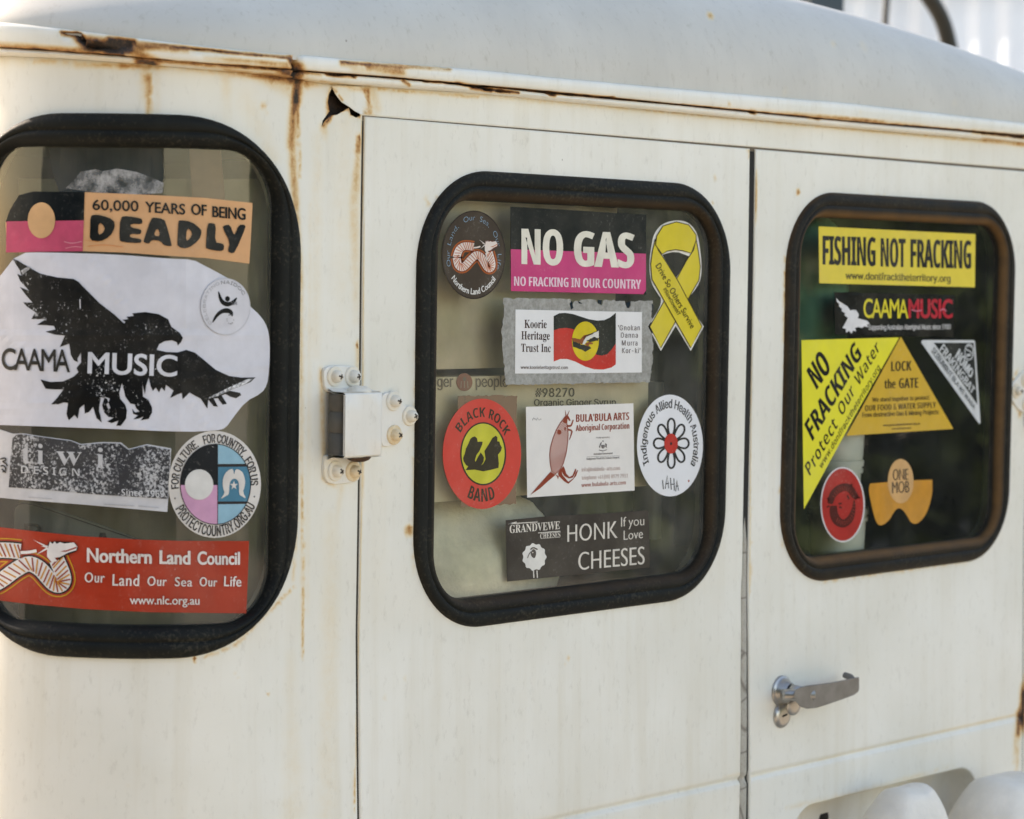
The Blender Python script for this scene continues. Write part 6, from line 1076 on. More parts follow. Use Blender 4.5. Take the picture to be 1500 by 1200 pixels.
a.text('Drive So Others Survive', (1126, 468), (1288, 757), 0, ink(60, 48, 24), .018, 1.05, font='G', stem=.14, up=(22, -16), lay=5); a.text('#SlowDownNT', (1160, 574), (1228, 697), 0, ink(70, 58, 30), .010, 1.05, up=(14, -10), lay=5)
a.done('sticker', 'yellow awareness ribbon shaped sticker lettered Drive So Others Survive', 'sticker')

def foam_mat():
    t = NT('grey_backing'); n = t.noise(160, 5, .7); n2 = t.noise(24, 3); b = t.mix(t.ramp(n, [(.35, 0.), (.7, 1.)]), lin(132, 131, 125), lin(172, 171, 166)); b = t.mix(t.math('MULTIPLY', n2, .3), b, lin(140, 132, 118)); t.principled(b, .8, bump=n, bstr=.5, bdist=.0012); return t.m
FOAM = foam_mat()
def ragged(pts, amp, step, seed):
    r = np.random.default_rng(seed); P = np.asarray(pts, float); out = []
    for p, q in zip(P, np.roll(P, -1, 0)):
        k = max(1, int(np.linalg.norm(q-p)/step)); 
        for i in range(k): out.append(p+(q-p)*i/k+r.normal(size=2)*amp*(i > 0))
    return np.array(out)
a = Art(org=(600, 240), sc=3.125); a.area(ragged([(428, 614), (735, 618), (742, 640), (735, 665), (745, 662), (752, 632), (800, 622), (850, 622), (862, 640), (880, 650), (886, 625), (985, 628), (995, 660), (1005, 660), (1012, 630), (1112, 626), (1106, 700), (1116, 850), (1100, 1000), (760, 1006), (442, 1012), (430, 900), (420, 760), (432, 700)], 2.2, 12, 3), FOAM, 0, lay=0, thick=True)
for p in ([(742, 628), (750, 660), (740, 668), (733, 640)], [(770, 628), (792, 640), (775, 640)], [(860, 622), (882, 625), (878, 645), (862, 640)], [(990, 640), (1012, 630), (1003, 662), (993, 655)], [(1108, 640), (1118, 650), (1112, 690)]): a.area(p, ink(22, 38, 46, .5), 0, lay=1)
a.done('sticker_backing', 'torn grey backing of an old sticker, framing the white flag sticker', 'sticker backing')

a = Art(org=(740, 440), sc=6.818); a.lay = 2; CWH = ink(226, 224, 222, .4, mott=.03); BN = ink(62, 36, 30); FR = ink(206, 52, 42); FK = ink(36, 40, 34); FY = ink(222, 196, 40); OB = ink(150, 82, 40)
a.area([(103, 92), (700, 105), (1366, 118), (1364, 722), (700, 728), (98, 732)], CWH, 0, lay=2, thick=True)
tc_ = [(485, 158), (540, 130), (600, 126), (680, 138), (760, 165), (840, 190), (920, 203), (990, 198), (1050, 170), (1105, 125)]; bc_ = [(1105, 640), (1060, 672), (980, 692), (890, 690), (800, 662), (700, 612), (620, 586), (550, 586), (485, 612)]; sp = [(485, 300), (540, 282), (610, 276), (680, 288), (740, 330), (820, 440), (870, 505), (915, 545), (965, 553), (1020, 538), (1065, 490), (1105, 432)]
a.area([tc_+sp[::-1]], FK, 0, lay=3); a.area([sp+bc_], FR, 0, lay=3); a.area(a.ell(801, 408, 134, 196), FY, 0, lay=4)
a.area([(935, 305), (890, 322), (840, 345), (800, 362), (785, 395), (770, 440), (792, 442), (812, 415), (850, 380), (935, 375)], ink(222, 218, 208), 0, lay=5); a.area([(670, 376), (700, 378), (750, 390), (785, 350), (850, 338), (880, 322), (880, 335), (810, 365), (786, 400), (770, 440), (730, 425), (672, 404)], OB, 0, lay=5)
a.area(ragged([(672, 404), (730, 428), (775, 445), (845, 460), (860, 480), (830, 498), (800, 515), (755, 490), (715, 475), (676, 464)], 3, 14, 5), FK, 0, lay=5); a.area(ragged([(810, 405), (850, 385), (895, 365), (937, 378), (930, 406), (880, 412), (845, 418)], 3, 14, 6), FK, 0, lay=5); a.area([(800, 430), (840, 415), (880, 425), (872, 440), (840, 440), (835, 462), (812, 455)], OB, 0, lay=6); a.stroke([(930, 305), (850, 338), (800, 352), (780, 380)], 5, BN, 1, lay=6)
a.text('Koorie', (193, 277), (415, 279), 82, BN, .004, lay=3, font='T', stem=0); a.text('Heritage', (162, 391), (446, 394), 82, BN, .004, lay=3, font='T', stem=0); a.text('Trust', (160, 514), (335, 516), 80, BN, .004, lay=3, font='T', stem=0); a.text('Inc', (360, 516), (456, 518), 80, BN, .004, lay=3, font='T', stem=0)
a.text('www.koorieheritagetrust.com', (155, 686), (626, 688), 34, ink(86, 66, 60), -.006, lay=3)
for st, x0, x1, y in [("'Gnokan", 1128, 1345, 300), ('Danna', 1156, 1325, 374), ('Murra', 1166, 1322, 452), ("Kor-ki'", 1168, 1350, 528)]: a.text(st, (x0, y), (x1, y), 52, ink(78, 62, 58), -.008, 1.22, lay=3)
a.done('sticker', 'white rectangular sticker with a waving black and red flag, lettered Koorie Heritage Trust Inc', 'sticker')

a = Art(org=(640, 570), sc=6.32); a.area(ragged([(192, 62), (460, 56), (746, 62), (742, 160), (736, 260), (735, 700), (732, 1066), (480, 1080), (225, 1095), (205, 700)], 4, 26, 9), residue_mat('brown_residue', lin(134, 112, 92), .30, .42, 80), 0, lay=0); a.done('sticker_backing', 'scraped brown square left behind the round red sticker', 'sticker backing')
a = Art(org=(640, 570), sc=6.32); a.lay = 2; BRD = ink(212, 76, 64, mott=.04); BYL = ink(204, 198, 72); BKK = ink(66, 60, 46)
a.area(a.ell(417, 600, 363, 511), BRD, 0, lay=2, thick=True); a.area(a.ell(429, 600, 213, 293), BKK, 0, lay=3); a.area(a.ell(428, 599, 199, 279), BYL, 0, lay=4)
a.area([(243, 640), (258, 600), (270, 550), (290, 510), (310, 462), (328, 446), (352, 438), (372, 456), (378, 490), (400, 486), (424, 488), (420, 512), (396, 570), (366, 612), (352, 660), (358, 674), (375, 640), (398, 600), (404, 588), (416, 600), (436, 632), (432, 670), (410, 708), (430, 690), (452, 648), (446, 610), (440, 575), (480, 512), (515, 452), (545, 432), (560, 446), (560, 484), (580, 486), (584, 510), (602, 542), (592, 575), (566, 608), (574, 690), (570, 730), (500, 748), (430, 762), (350, 746), (264, 752), (290, 716), (270, 704), (248, 668)], BKK, 0, lay=5)
a.arc('BLACK', 417, 600, 240, 340, 147, 83, .27, BKK, .045, lay=3, wide=.95); a.arc('ROCK', 417, 600, 240, 340, 77, 29, .27, BKK, .045, lay=3, wide=.95); a.arc('BAND', 417, 600, 318, 446, 243, 295, .28, BKK, .045, inside_=True, lay=3, wide=.95)
a.done('sticker', 'red oval sticker lettered BLACK ROCK BAND around two dark hands on yellow', 'sticker')

a = Art(org=(760, 580), sc=7.5); BB = ink(150, 66, 46); BL = ink(216, 184, 174); GY = ink(120, 112, 108); PG = ink(196, 172, 164)
a.area([(78, 121), (660, 102), (1258, 82), (1265, 560), (1272, 1040), (680, 1078), (92, 1118), (84, 600)], ink(225, 220, 214, .4, mott=.03), 0, lay=0, thick=True)
bodyk = [(512, 225), (530, 250), (528, 300), (536, 350), (542, 420), (538, 500), (522, 620), (490, 740), (452, 818), (400, 858), (362, 826), (346, 740), (340, 650), (348, 570), (375, 470), (410, 380), (455, 300)]
a.area([bodyk], BL, 0, lay=1)
Bk = np.array(bodyk, float)
for k in range(29):
    y0 = 275+k*20; xs_ = [x for x in np.linspace(330, 560, 60)]; pp = np.array([(x, y0+62-(x-330)*.62) for x in xs_]); ok = inside(pp, [Bk])
    if ok.sum() > 4: q = pp[ok]; a.stroke([q[0], q[len(q)//2]+RNG.normal(size=2)*2, q[-1]], 4.2 if k < 20 else 7, BB, 0, lay=1.4)
a.stroke(bodyk+[bodyk[0]], 9, BB, 0, lay=1.7); a.area([(510, 222), (532, 248), (528, 305), (505, 300), (480, 285)], BB, 0, lay=1.8); a.area(a.ell(445, 400, 24, 28, n=20), BB, 0, lay=1.8); a.area(a.ell(508, 362, 9, 22, n=16), BB, 0, lay=1.8)
for p, wv in (([(520, 228), (511, 160)], 12), ([(530, 226), (557, 160)], 12)): a.stroke(p, wv, BB, 0, lay=1.8, taper=[1.2, 1.2, .2])
a.area([(518, 222), (545, 222), (570, 270), (556, 276), (530, 245)], BB, 0, lay=1.8); a.stroke([(526, 330), (572, 332), (585, 305), (598, 262)], 20, BB, 1, lay=1.8, taper=[1.3, .8, .6]); a.stroke([(540, 370), (588, 382), (575, 430), (556, 482)], 17, BB, 1, lay=1.8, taper=[1.3, .9, .4])
a.area([(128, 1088), (200, 1000), (290, 900), (350, 832), (378, 850), (402, 870), (330, 930), (230, 1020)], BB, 0, lay=1.8); a.area([(430, 850), (490, 770), (505, 800), (520, 850), (555, 892), (590, 875), (622, 800), (632, 805), (622, 850), (590, 900), (550, 908), (500, 880), (470, 830), (480, 870), (545, 945), (600, 905), (640, 815), (650, 820), (630, 880), (590, 925), (545, 966), (500, 940), (440, 880)], BB, 0, lay=1.8); a.area([(395, 855), (440, 885), (430, 918), (422, 890)], BB, 0, lay=1.8)
for x, y in [(150, 262), (162, 248), (176, 255), (190, 262), (205, 250), (220, 262), (240, 258)]: a.stroke([(x, y-10), (x+4, y+8)], 5, ink(120, 112, 110), 0, lay=1)
a.text("BULA'BULA ARTS", (628, 287), (1213, 263), 82, BB, .034, 1.04, lay=1); a.text('Aboriginal Corporation', (625, 388), (1215, 360), 64, BB, .028, 1.06, lay=1)
a.text('Proudly supported by', (848, 468), (1000, 462), 17, ink(160, 152, 148), 0, lay=1); a.text('Australian Government', (820, 650), (1032, 640), 22, GY, .01, lay=1); a.stroke([(748, 671), (1106, 657)], 2.5, GY, 0, lay=1); a.text('Indigenous Visual Arts Industry Support', (744, 704), (1106, 686), 22, GY, .01, lay=1)
for p in ([(905, 540), (945, 538), (944, 565), (925, 582), (906, 566)], [(880, 560), (895, 520), (915, 500), (905, 535), (890, 575)], [(948, 520), (968, 530), (965, 560), (972, 575), (950, 560)], [(916, 496), (926, 488), (936, 496), (926, 506)], [(880, 590), (925, 602), (970, 586), (968, 594), (925, 610), (882, 600)]): a.area(p, ink(112, 104, 100, worn=.4), 0, lay=1)
a.text('info@bulabula-arts.com', (690, 832), (1112, 814), 42, PG, .006, lay=1); a.text('telephone +61(08) 8979 7911', (690, 922), (1200, 896), 42, PG, .006, lay=1); a.text('www.bulabula-arts.com', (688, 1002), (1176, 972), 42, ink(170, 104, 90), .03, lay=1)
a.done('sticker', "white rectangular sticker with a red-brown kangaroo, lettered BULA'BULA ARTS", 'sticker')

a = Art(org=(600, 560), sc=3.125); IK = ink(48, 47, 46)
a.area(a.ell(1192, 290, 151, 233), ink(224, 224, 226, .4, mott=.02), 0, lay=0, thick=True)
for k in range(8):
    t = k*math.pi/4; c_, s_ = math.cos(t), math.sin(t); L = [(r_, w_) for r_, w_ in [(.30, -.10), (.62, -.20), (.86, -.20), (1., -.08), (1., .08), (.86, .20), (.62, .20), (.30, .10)]]
    a.stroke([(1198+(r_*c_-w_*s_)*80, 280-(r_*s_+w_*c_)*113) for r_, w_ in L], 9, IK, 2, closed=True, lay=1+.1*(k % 2))
a.area(a.ell(1197, 281, 31, 46), ink(198, 58, 50, worn=.15), 0, lay=2); a.area(a.ell(1197, 281, 5, 7, n=12), IK, 0, lay=3)
a.arc('Indigenous Allied Health Australia', 1192, 290, 108, 172, 207, -30, .235, IK, .018, lay=1)
for p in ([(1158, 448), (1162, 490)], [(1170, 488), (1180, 425), (1186, 486)], [(1172, 466), (1188, 462)], [(1194, 438), (1198, 492)], [(1210, 440), (1212, 496)], [(1196, 468), (1212, 466)], [(1218, 500), (1224, 448), (1231, 496)], [(1219, 478), (1230, 474)]): a.stroke(p, 4, IK, 0, lay=1)
a.area(a.ell(1278, 452, 4, 5, n=8), ink(180, 90, 70), 0, lay=1)
a.done('sticker', 'white oval sticker with a black petalled flower, lettered Indigenous Allied Health Australia', 'sticker')

a = Art(org=(600, 560), sc=3.125); GD = ink(66, 60, 54, .5, mott=.1); GW = ink(226, 218, 206)
a.area([(440, 632), (640, 612), (900, 600), (1060, 588), (1093, 588), (1098, 720), (1100, 848), (780, 880), (446, 913), (442, 770)], GD, 0, lay=0, thick=True)
a.text('GRANDVEWE', (458, 691), (688, 672), 36, GW, -.002, lay=1, font='T', stem=0); a.text('CHEESES', (598, 717), (690, 710), 25, GW, -.004, lay=1, font='T', stem=0); a.stroke([(452, 648), (520, 644), (586, 640)], 4, GW, 0, lay=1); a.stroke([(452, 649), (490, 640)], 4, GW, 0, lay=1); a.stroke([(588, 690), (690, 682)], 3.5, GW, 0, lay=1)
a.text('HONK', (722, 731), (952, 712), 76, GW, .004, 1.03, font='G', stem=.105, lay=1); a.text('If you', (968, 661), (1074, 654), 42, GW, .002, font='G', stem=.105, lay=1); a.text('Love', (980, 722), (1068, 713), 42, GW, .002, font='G', stem=.105, lay=1); a.text('CHEESES', (772, 860), (1076, 832), 80, GW, .004, 1.02, font='G', stem=.105, lay=1)
cl = []
for k in range(11): t = k/11*2*math.pi; cl += [(571+(52 if j else 58)*math.cos(t+j*.28)*(1.02 if j == 0 else .93), 800+(58 if j else 66)*math.sin(t+j*.28)*(1.02 if j == 0 else .95)) for j in (0, 1)]
a.area(chaikin(cl, 2), ink(232, 228, 220), 0, lay=1); a.area(chaikin([(556, 775), (566, 762), (578, 770), (580, 790), (572, 808), (560, 800), (554, 788)], 2), ink(84, 76, 70), 0, lay=2); a.stroke([(553, 766), (566, 756), (586, 766)], 6, ink(84, 76, 70), 1, lay=2); a.stroke([(556, 775), (545, 790), (540, 805)], 4, ink(110, 100, 92), 1, lay=2); a.area(a.ell(564, 780, 3, 3, n=8), GW, 0, lay=3)
for x in (567, 583): a.stroke([(x, 862), (x+2, 896)], 5, GW, 0, lay=1)
a.done('sticker', 'dark brown sticker with a white sheep, lettered HONK If you Love CHEESES', 'sticker')

# ---- right window
a = Art(org=(1130, 270), sc=4); FYE = ink(226, 202, 78, mott=.04); FKK = ink(44, 44, 42)
a.area([(277, 247), (700, 268), (1196, 292), (1192, 604), (740, 592), (280, 580)], FYE, 0, lay=0, thick=True)
a.text('FISHING', (300, 470), (612, 480), 168, FKK, .055, 1.02, lay=1); a.text('NOT', (640, 482), (787, 486), 166, FKK, .055, 1.02, lay=1); a.text('FRACKING', (815, 486), (1172, 495), 164, FKK, .055, 1.02, lay=1); a.text('www.dontfracktheterritory.org', (434, 556), (1050, 574), 42, ink(74, 68, 50), .014, lay=1)
a.done('sticker', 'yellow rectangular sticker lettered FISHING NOT FRACKING', 'sticker')

a = Art(org=(1130, 270), sc=4, curved=True, step=.0004, wr=.0007, seed=12); SK = ink(20, 21, 21, .3, mott=.05); SY = ink(226, 208, 60); SR = ink(196, 42, 56)
a.area(ragged([(367, 631), (700, 640), (1076, 652), (1066, 896), (700, 886), (372, 880)], 2, 40, 12), SK, 0, lay=0, thick=True)
a.area([(380, 667), (396, 685), (420, 700), (445, 716), (462, 740), (478, 736), (496, 738), (510, 758), (512, 770), (505, 785), (530, 792), (560, 800), (577, 818), (560, 822), (566, 838), (545, 832), (530, 842), (510, 836), (490, 842), (496, 862), (478, 858), (470, 876), (455, 858), (438, 870), (436, 848), (416, 842), (430, 818), (440, 800), (448, 782), (428, 768), (432, 756), (410, 742), (414, 730), (395, 714), (398, 702), (384, 690)], ink(226, 224, 224), 0, lay=1)
a.text('CAAMA', (540, 783), (803, 786), 112, SY, .020, .88, font='G', stem=.17, lay=1); a.text('MUSIC', (802, 784), (1062, 786), 112, SR, .028, 1., font='G', stem=.2, lay=1.3); a.text('Supporting Australian Aboriginal Music since 1980', (568, 853), (1050, 850), 30, ink(208, 206, 204), .015, .95, lay=1)
for p in ([(820, 735), (850, 745), (880, 738)], [(990, 740), (1010, 728), (1025, 745)]): a.stroke(p, 7, ink(214, 120, 140), 1, lay=2)
a.done('sticker', 'crinkled black sticker with a white bird and yellow and red lettering CAAMA MUSIC', 'sticker')

a = Art(org=(1160, 480), sc=5); TY = ink(226, 216, 62, mott=.03); 
a.area([(70, 92), (420, 82), (786, 72), (480, 612), (88, 1330), (80, 800)], TY, 0, lay=0, thick=True)
a.text('NO', (182, 457), (292, 302), 0, K, .062, up=(-76, -142), up1=(-82, -150), lay=1); a.text('FRACKING', (152, 833), (516, 205), 0, K, .062, 1.02, up=(-62, -124), up1=(-58, -108), lay=1)
a.text('Protect', (132, 1087), (338, 722), 0, K, .036, 1.05, up=(-38, -74), lay=1); a.text('Our', (368, 652), (462, 478), 0, K, .036, 1.05, up=(-36, -72), lay=1); a.text('Water', (488, 432), (646, 158), 0, K, .036, 1.05, up=(-34, -70), lay=1); a.text('www.dontfracktheterritory.org', (216, 1038), (648, 300), 0, ink(40, 38, 24), .018, 1.05, up=(-19, -37), lay=1)
a.done('sticker', 'bright yellow triangular sticker lettered NO FRACKING Protect Our Water on the slant', 'sticker')

a = Art(org=(1160, 480), sc=5); OY = ink(208, 166, 58, mott=.04); OK_ = ink(64, 52, 28)
a.area([(798, 66), (985, 396), (1183, 742), (800, 766), (398, 793), (610, 412)], OY, 0, lay=1, thick=True)
a.text('LOCK', (727, 319), (876, 314), 70, OK_, .03, 1.04, lay=2); a.text('the', (678, 446), (760, 444), 64, OK_, .03, 1.04, lay=2); a.text('GATE', (784, 444), (926, 440), 72, OK_, .03, 1.04, lay=2); a.text('We stand together to protect', (588, 545), (1006, 527), 32, OK_, .016, lay=2); a.text('OUR FOOD & WATER SUPPLY', (535, 612), (1056, 586), 42, OK_, .024, 1.03, lay=2); a.text('From destructive Gas & Mining Projects', (515, 658), (1076, 633), 34, OK_, .016, lay=2); a.text('www.protecttheenvironment.org.au', (668, 724), (938, 710), 16, OK_, .02, lay=2); a.text('www.lockthegate.org.au', (732, 748), (874, 740), 13, OK_, .02, lay=2)
a.done('sticker', 'mustard triangular sticker lettered LOCK the GATE', 'sticker')

a = Art(org=(1300, 480), sc=8.57); NW = ink(206, 208, 208); NK = ink(24, 30, 29)
a.area([(425, 190), (432, 164), (450, 155), (760, 157), (1078, 158), (1096, 166), (1100, 190), (1135, 700), (1168, 1190), (1162, 1205), (1148, 1205), (780, 690)], NW, 0, lay=0, thick=True); a.area([(582, 191), (1082, 191), (1129, 968), (860, 580)], NK, 0, lay=1)
a.text('NOMO', (842, 372), (1046, 642), 0, NW, .05, .95, up=(62, -112), up1=(40, -92), lay=2); a.text('FRAKINGBAT', (652, 282), (1064, 842), 0, NW, .05, .92, up=(52, -84), up1=(42, -76), lay=2); a.text('SEIBUMBUT BLA WI WAGA', (548, 300), (1086, 1030), 0, ink(60, 62, 62), .01, 1., up=(42, -62), up1=(20, -40), lay=2)
a.area([a.ell(1025, 306, 58, 104), a.ell(1025, 306, 47, 90)], NW, 0, lay=2); a.stroke([(985, 270), (1040, 300), (1065, 330)], 12, NW, 0, lay=2); a.area(chaikin([(990, 330), (1050, 330), (1040, 360), (1000, 362)], 1), NW, 0, lay=2); a.stroke([(1000, 235), (1030, 225), (1050, 250)], 10, NW, 1, lay=2)
a.done('sticker', 'black and white triangular sticker lettered NOMO FRAKINGBAT, pointing down', 'sticker')

a = Art(org=(1130, 560), sc=3.87); RR = ink(178, 48, 42); RB = ink(84, 28, 24)
a.area(a.ell(404, 694, 126, 214), ink(216, 210, 208), 0, lay=0, thick=True); a.area(a.ell(404, 694, 118, 205), RR, 0, lay=1)
ring = [(332, 690), (345, 640), (372, 610), (410, 592), (445, 600), (470, 640), (488, 660)]; a.stroke(ring, 40, RB, 2, lay=2, taper=[.7, 1., 1.1, 1.1, 1., .5])
a.stroke([(352, 700), (352, 745), (372, 790), (410, 806), (448, 778), (468, 720), (470, 670)], 46, RB, 2, lay=2, taper=[.8, 1., 1.1, 1., .8, .4, .1])
for x, y, dx, dy in [(330, 670, -14, -14), (328, 700, -14, 10), (450, 590, 8, -14), (482, 650, 22, 6), (430, 640, 10, 24), (380, 690, 20, -4), (385, 705, 14, 10)]: a.stroke([(x, y), (x+dx, y+dy)], 10, RB, 0, lay=2)
for k in range(26):
    t = math.radians(150-k*11); a.stroke([(408+52*math.cos(t), 700-86*math.sin(t)), (408+70*math.cos(t), 700-112*math.sin(t))], 3.4, ink(150, 60, 50), 0, lay=3)
a.done('sticker', 'small red oval sticker with a white rim and a dark curled lizard', 'sticker')

a = Art(org=(1130, 560), sc=3.87); OO = ink(206, 142, 52); OT = ink(214, 166, 110)
a.area([chaikin([(560, 574), (560, 574), (665, 566), (800, 556), (912, 553), (912, 553), (914, 620), (896, 700), (874, 752), (850, 785), (820, 806), (790, 796), (772, 762), (745, 722), (718, 711), (692, 738), (672, 778), (635, 810), (605, 812), (585, 772), (566, 690), (550, 610)], 2)], OO, 0, lay=0, thick=True); a.area(a.ell(733, 561, 73, 126), OT, 0, lay=1, thick=True)
a.text('ONE', (688, 556), (776, 553), 62, ink(50, 44, 36), .004, font='G', stem=.10, lay=2); a.text('MOB', (684, 630), (782, 624), 64, ink(50, 44, 36), .004, font='G', stem=.10, lay=2)
a.done('sticker', 'orange and tan sticker shaped like two lobes, lettered ONE MOB', 'sticker')

# ------------------------------------------------------------------ things inside, seen through the panes
def boxthing(name, label, cat, lo, hi, mat, y0, depth, px, ang=0.):
    """a carton whose front fills the photograph's rectangle px at depth y0"""
    A = on_plane(float(px[0]), float(px[3]), y0); B = on_plane(float(px[2]), float(px[1]), y0); e = empty(name, ((A[0]+B[0])/2, y0+depth/2, A[2])); tag(e, label, cat, 'cardboard boxes behind the middle window')
    m = MB(); b = .006; x0, x1, z0, z1 = A[0], B[0], A[2], B[2]
    m.box((x0, y0, z0), (x1, y0+depth, z1)); m.out('carton_side', mat, e, smooth=False); return e
CARD = plain('pale_cardboard', lin(236, 219, 186), .85, 0, .07, 25, .3, .002); CARD2 = plain('grey_cardboard', lin(218, 201, 170), .85, 0, .10, 18, .3, .002)
BOARD = plain('olive_board', lin(180, 168, 134), .8, 0, .24, 7, .4, .003)
YB = .024
e = boxthing('cardboard_box', 'pale cardboard box printed #98270 Organic Ginger Syrup behind the middle window', 'box', 0, 0, CARD, YB, .30, (560, 545, 950, 742))
t_ = Art(org=(600, 240), sc=3.125, y=YB-.0006); GT = ink(104, 94, 82); LG = ink(146, 132, 116)
t_.text('ger', (126, 1022), (200, 1022), 52, LG, .0, lay=1); t_.text('people', (303, 1022), (450, 1022), 52, LG, .0, lay=1); t_.area([t_.ell(251, 1000, 37, 41)], ink(176, 120, 100), 0, lay=1); t_.area([t_.ell(251, 985, 8, 10)], LG, 0, lay=2)
for k in (-1, 0, 1): t_.stroke([(251+k*14, 995), (251+k*16, 1026)], 4, ink(190, 168, 150), 0, lay=2)
t_.done('printing', None, None, parent=e); t_ = Art(org=(600, 240), sc=3.125, y=YB-.0006)
t_.text('#98270', (575, 1068), (755, 1066), 40, GT, .022, lay=1); t_.text('Organic Ginger Syrup', (570, 1108), (945, 1106), 30, GT, .014, lay=1)
t_.done('printing', None, None, parent=e)
boxthing('cardboard_box', 'upper grey-brown cardboard box behind the round brown sticker', 'box', 0, 0, CARD2, YB+.015, .28, (560, 250, 905, 543))
# pale fleece bundle under the boxes
def lump(name, label, cat, px, Y, rx, rz, ry, mat, amp, seed, fr=7):
    c = on_plane(float(px[0]), float(px[1]), Y); r = np.random.default_rng(seed); ph = r.uniform(0, 6, 8); m = MB(); rows = []
    for i in range(46):
        th = math.pi*i/45; row = []
        for j in range(72):
            p = 2*math.pi*j/72; d = np.array([math.sin(th)*math.cos(p), math.sin(th)*math.sin(p), math.cos(th)])
            k = 1+amp*(math.sin(fr*d[0]+ph[0])*math.cos(fr*d[2]+ph[1])+.6*math.sin(fr*2.1*d[1]+ph[2]+3*d[2])+.35*math.sin(fr*4*d[0]+ph[3])*math.sin(fr*4*d[2]+ph[4])); row.append(c+d*k*np.array([rx, ry, rz]))
        rows.append(row)
    m.grid(np.array(rows), closev=True); o = m.out(name, mat); tag(o, label, cat); return o
FLE = plain('fleece', lin(238, 231, 210), .95, 0, .10, 34, .6, .006)
lump('fleece_bundle', 'pale fluffy fleece bundle low behind the middle window', 'fleece', (655, 835), .095, .165, .105, .08, FLE, .05, 4, 5)
# upright pale post in the dark right part of the middle window
POST = plain('grey_post', lin(150, 150, 142), .5, 0, .1, 20)
def bar(name, label, cat, px0, px1, Y, wpx, mat, d=.03):
    A, B = on_plane(float(px0[0]), float(px0[1]), Y), on_plane(float(px1[0]), float(px1[1]), Y); sc = (A-CAM)@FW/F_PX*wpx/2*1.4; m = MB()
    m.grid(np.array([[A+np.array([sx*sc, sy, 0]), B+np.array([sx*sc, sy, 0])] for sx, sy in ((-1, d), (-1, 0), (-.8, -.004), (.8, -.004), (1, 0), (1, d))]), closeu=True); o = m.out(name, mat); tag(o, label, cat)
bar('upright_post', 'grey upright post in the dark right side of the middle window', 'post', (964, 560), (960, 790), .10, 14, POST); bar('upright_post', 'thin grey upright beside the white flower sticker', 'post', (1022, 690), (1018, 800), .12, 10, POST)
# left window: olive board, grey sign, blue and brown cloth
def on_diag(px, py, back):      # an upright plane across the corner, this far behind its chord
    px, py = np.asarray(px, float), np.asarray(py, float); d = FW*F_PX+RT*(px[..., None]-750)-UP*(py[..., None]-600)
    n = np.array([.7071, .7071, 0]); P0 = np.array([-.284, .116, 0])+n*back; t = ((P0-CAM)@n)/(d@n); return CAM+d*t[..., None]
def sheetthing(name, label, cat, px, back, mat, thick=.012):
    P = np.array(px, float); n = np.array([.7071, .7071, 0]); V, T = fill2([P], gridpts(P[:, 0].min(), P[:, 0].max(), P[:, 1].min(), P[:, 1].max(), 30)); m = MB(); A = on_diag(V[:, 0], V[:, 1], back)
    m.add(A, T[:, ::-1]); m.add(A+n*thick, T); L = on_diag(P[:, 0], P[:, 1], back); m.grid(np.stack([L, L+n*thick], 1), closeu=True); o = m.out(name, mat, smooth=False); tag(o, label, cat); return o
BX = float(project(np.array([[-.366, .206, .25]]))[0, 0])
sheetthing('board', 'olive-beige board standing behind the left window', 'board', [(BX, 262), (420, 262), (420, 960), (BX, 960)], .012, BOARD)
SGN = plain('grey_sign', lin(150, 152, 140), .6, 0, .1, 12)
t_ = Art(org=(0, 600), sc=3.158, diag=-.0068)
sg = sheetthing('sign', 'grey rounded sign with a dark outline and black letters behind the red serpent sticker', 'sign', chaikin([(20, 840), (20, 750), (26, 735), (45, 734), (210, 790), (330, 850), (330, 860)], 2), -.006, SGN, .004)
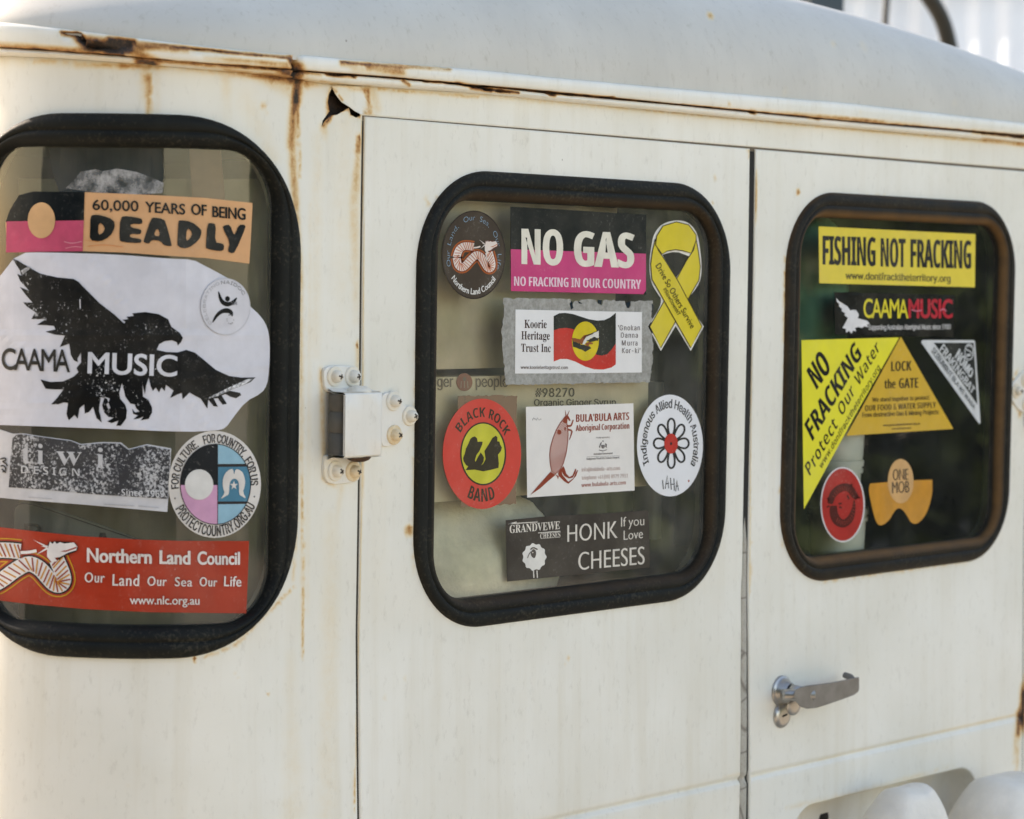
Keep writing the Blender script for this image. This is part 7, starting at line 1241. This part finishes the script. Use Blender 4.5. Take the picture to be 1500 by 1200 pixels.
t_.lay = 0; t_.stroke([(62, 560), (60, 480), (72, 445), (110, 432), (170, 445), (330, 500), (520, 565), (640, 604), (760, 650)], 5, ink(40, 42, 40), 1, lay=1); t_.text('P', (112, 605), (190, 605), 78, ink(34, 36, 34), .05, lay=1); t_.text('A', (430, 680), (520, 680), 110, ink(34, 36, 34), .05, lay=1); t_.done('lettering', None, None, parent=sg)
BLUE = plain('blue_grey_cloth', lin(48, 68, 86), .9, 0, .2, 14); STRAP = plain('brown_strap', lin(150, 112, 88), .85, 0, .15, 20)
sheetthing('cloth', 'blue-grey cloth hanging at the top of the left window', 'cloth', [(70, 205), (235, 205), (240, 262), (215, 290), (90, 290), (76, 250)], -.004, BLUE, .01)
sheetthing('strap', 'brown strap hanging down behind the corner window, right of the blue cloth', 'strap', [(276, 200), (322, 205), (330, 300), (282, 300)], .002, STRAP, .006)
# right window: white tubs, green cloth
TUB = plain('white_plastic', lin(232, 226, 212), .45, 0, .06, 10)
def tub(px, pyb, pyt, Y, wpx, label):
    c = on_plane(float(px), float(pyb), Y); t2 = on_plane(float(px), float(pyt), Y); sc = (c-CAM)@FW/F_PX; r = wpx/2*sc; hgt = t2[2]-c[2]; m = MB()
    m.lathe(c, (0, 0, 1), [(0, 0), (r*.90, 0), (r*.92, .004), (r*.97, hgt*.72), (r*1.04, hgt*.72), (r*1.05, hgt*.80), (r*1.0, hgt*.80), (r*1.0, hgt*.86), (r*1.06, hgt*.86), (r*1.07, hgt*.98), (r*1.02, hgt), (0, hgt)], 40); o = m.out('plastic_tub', TUB, autosmooth=40); tag(o, label, 'tub', 'white tubs behind the right window')
tub(1226, 672, 600, .055, 82, 'upper white plastic tub between the yellow and mustard triangles'); tub(1222, 742, 672, .058, 78, 'middle white plastic tub half hidden by the red oval sticker'); tub(1226, 812, 742, .057, 84, 'lowest white plastic tub below the red oval sticker')
GRN = plain('green_cloth', lin(86, 150, 120), .85, 0, .15, 12, .5, .005)
lump('green_bag', 'soft green bag behind the yellow and black stickers at the left of the right window', 'bag', (1188, 445), .075, .06, .12, .045, GRN, .06, 8, 4)
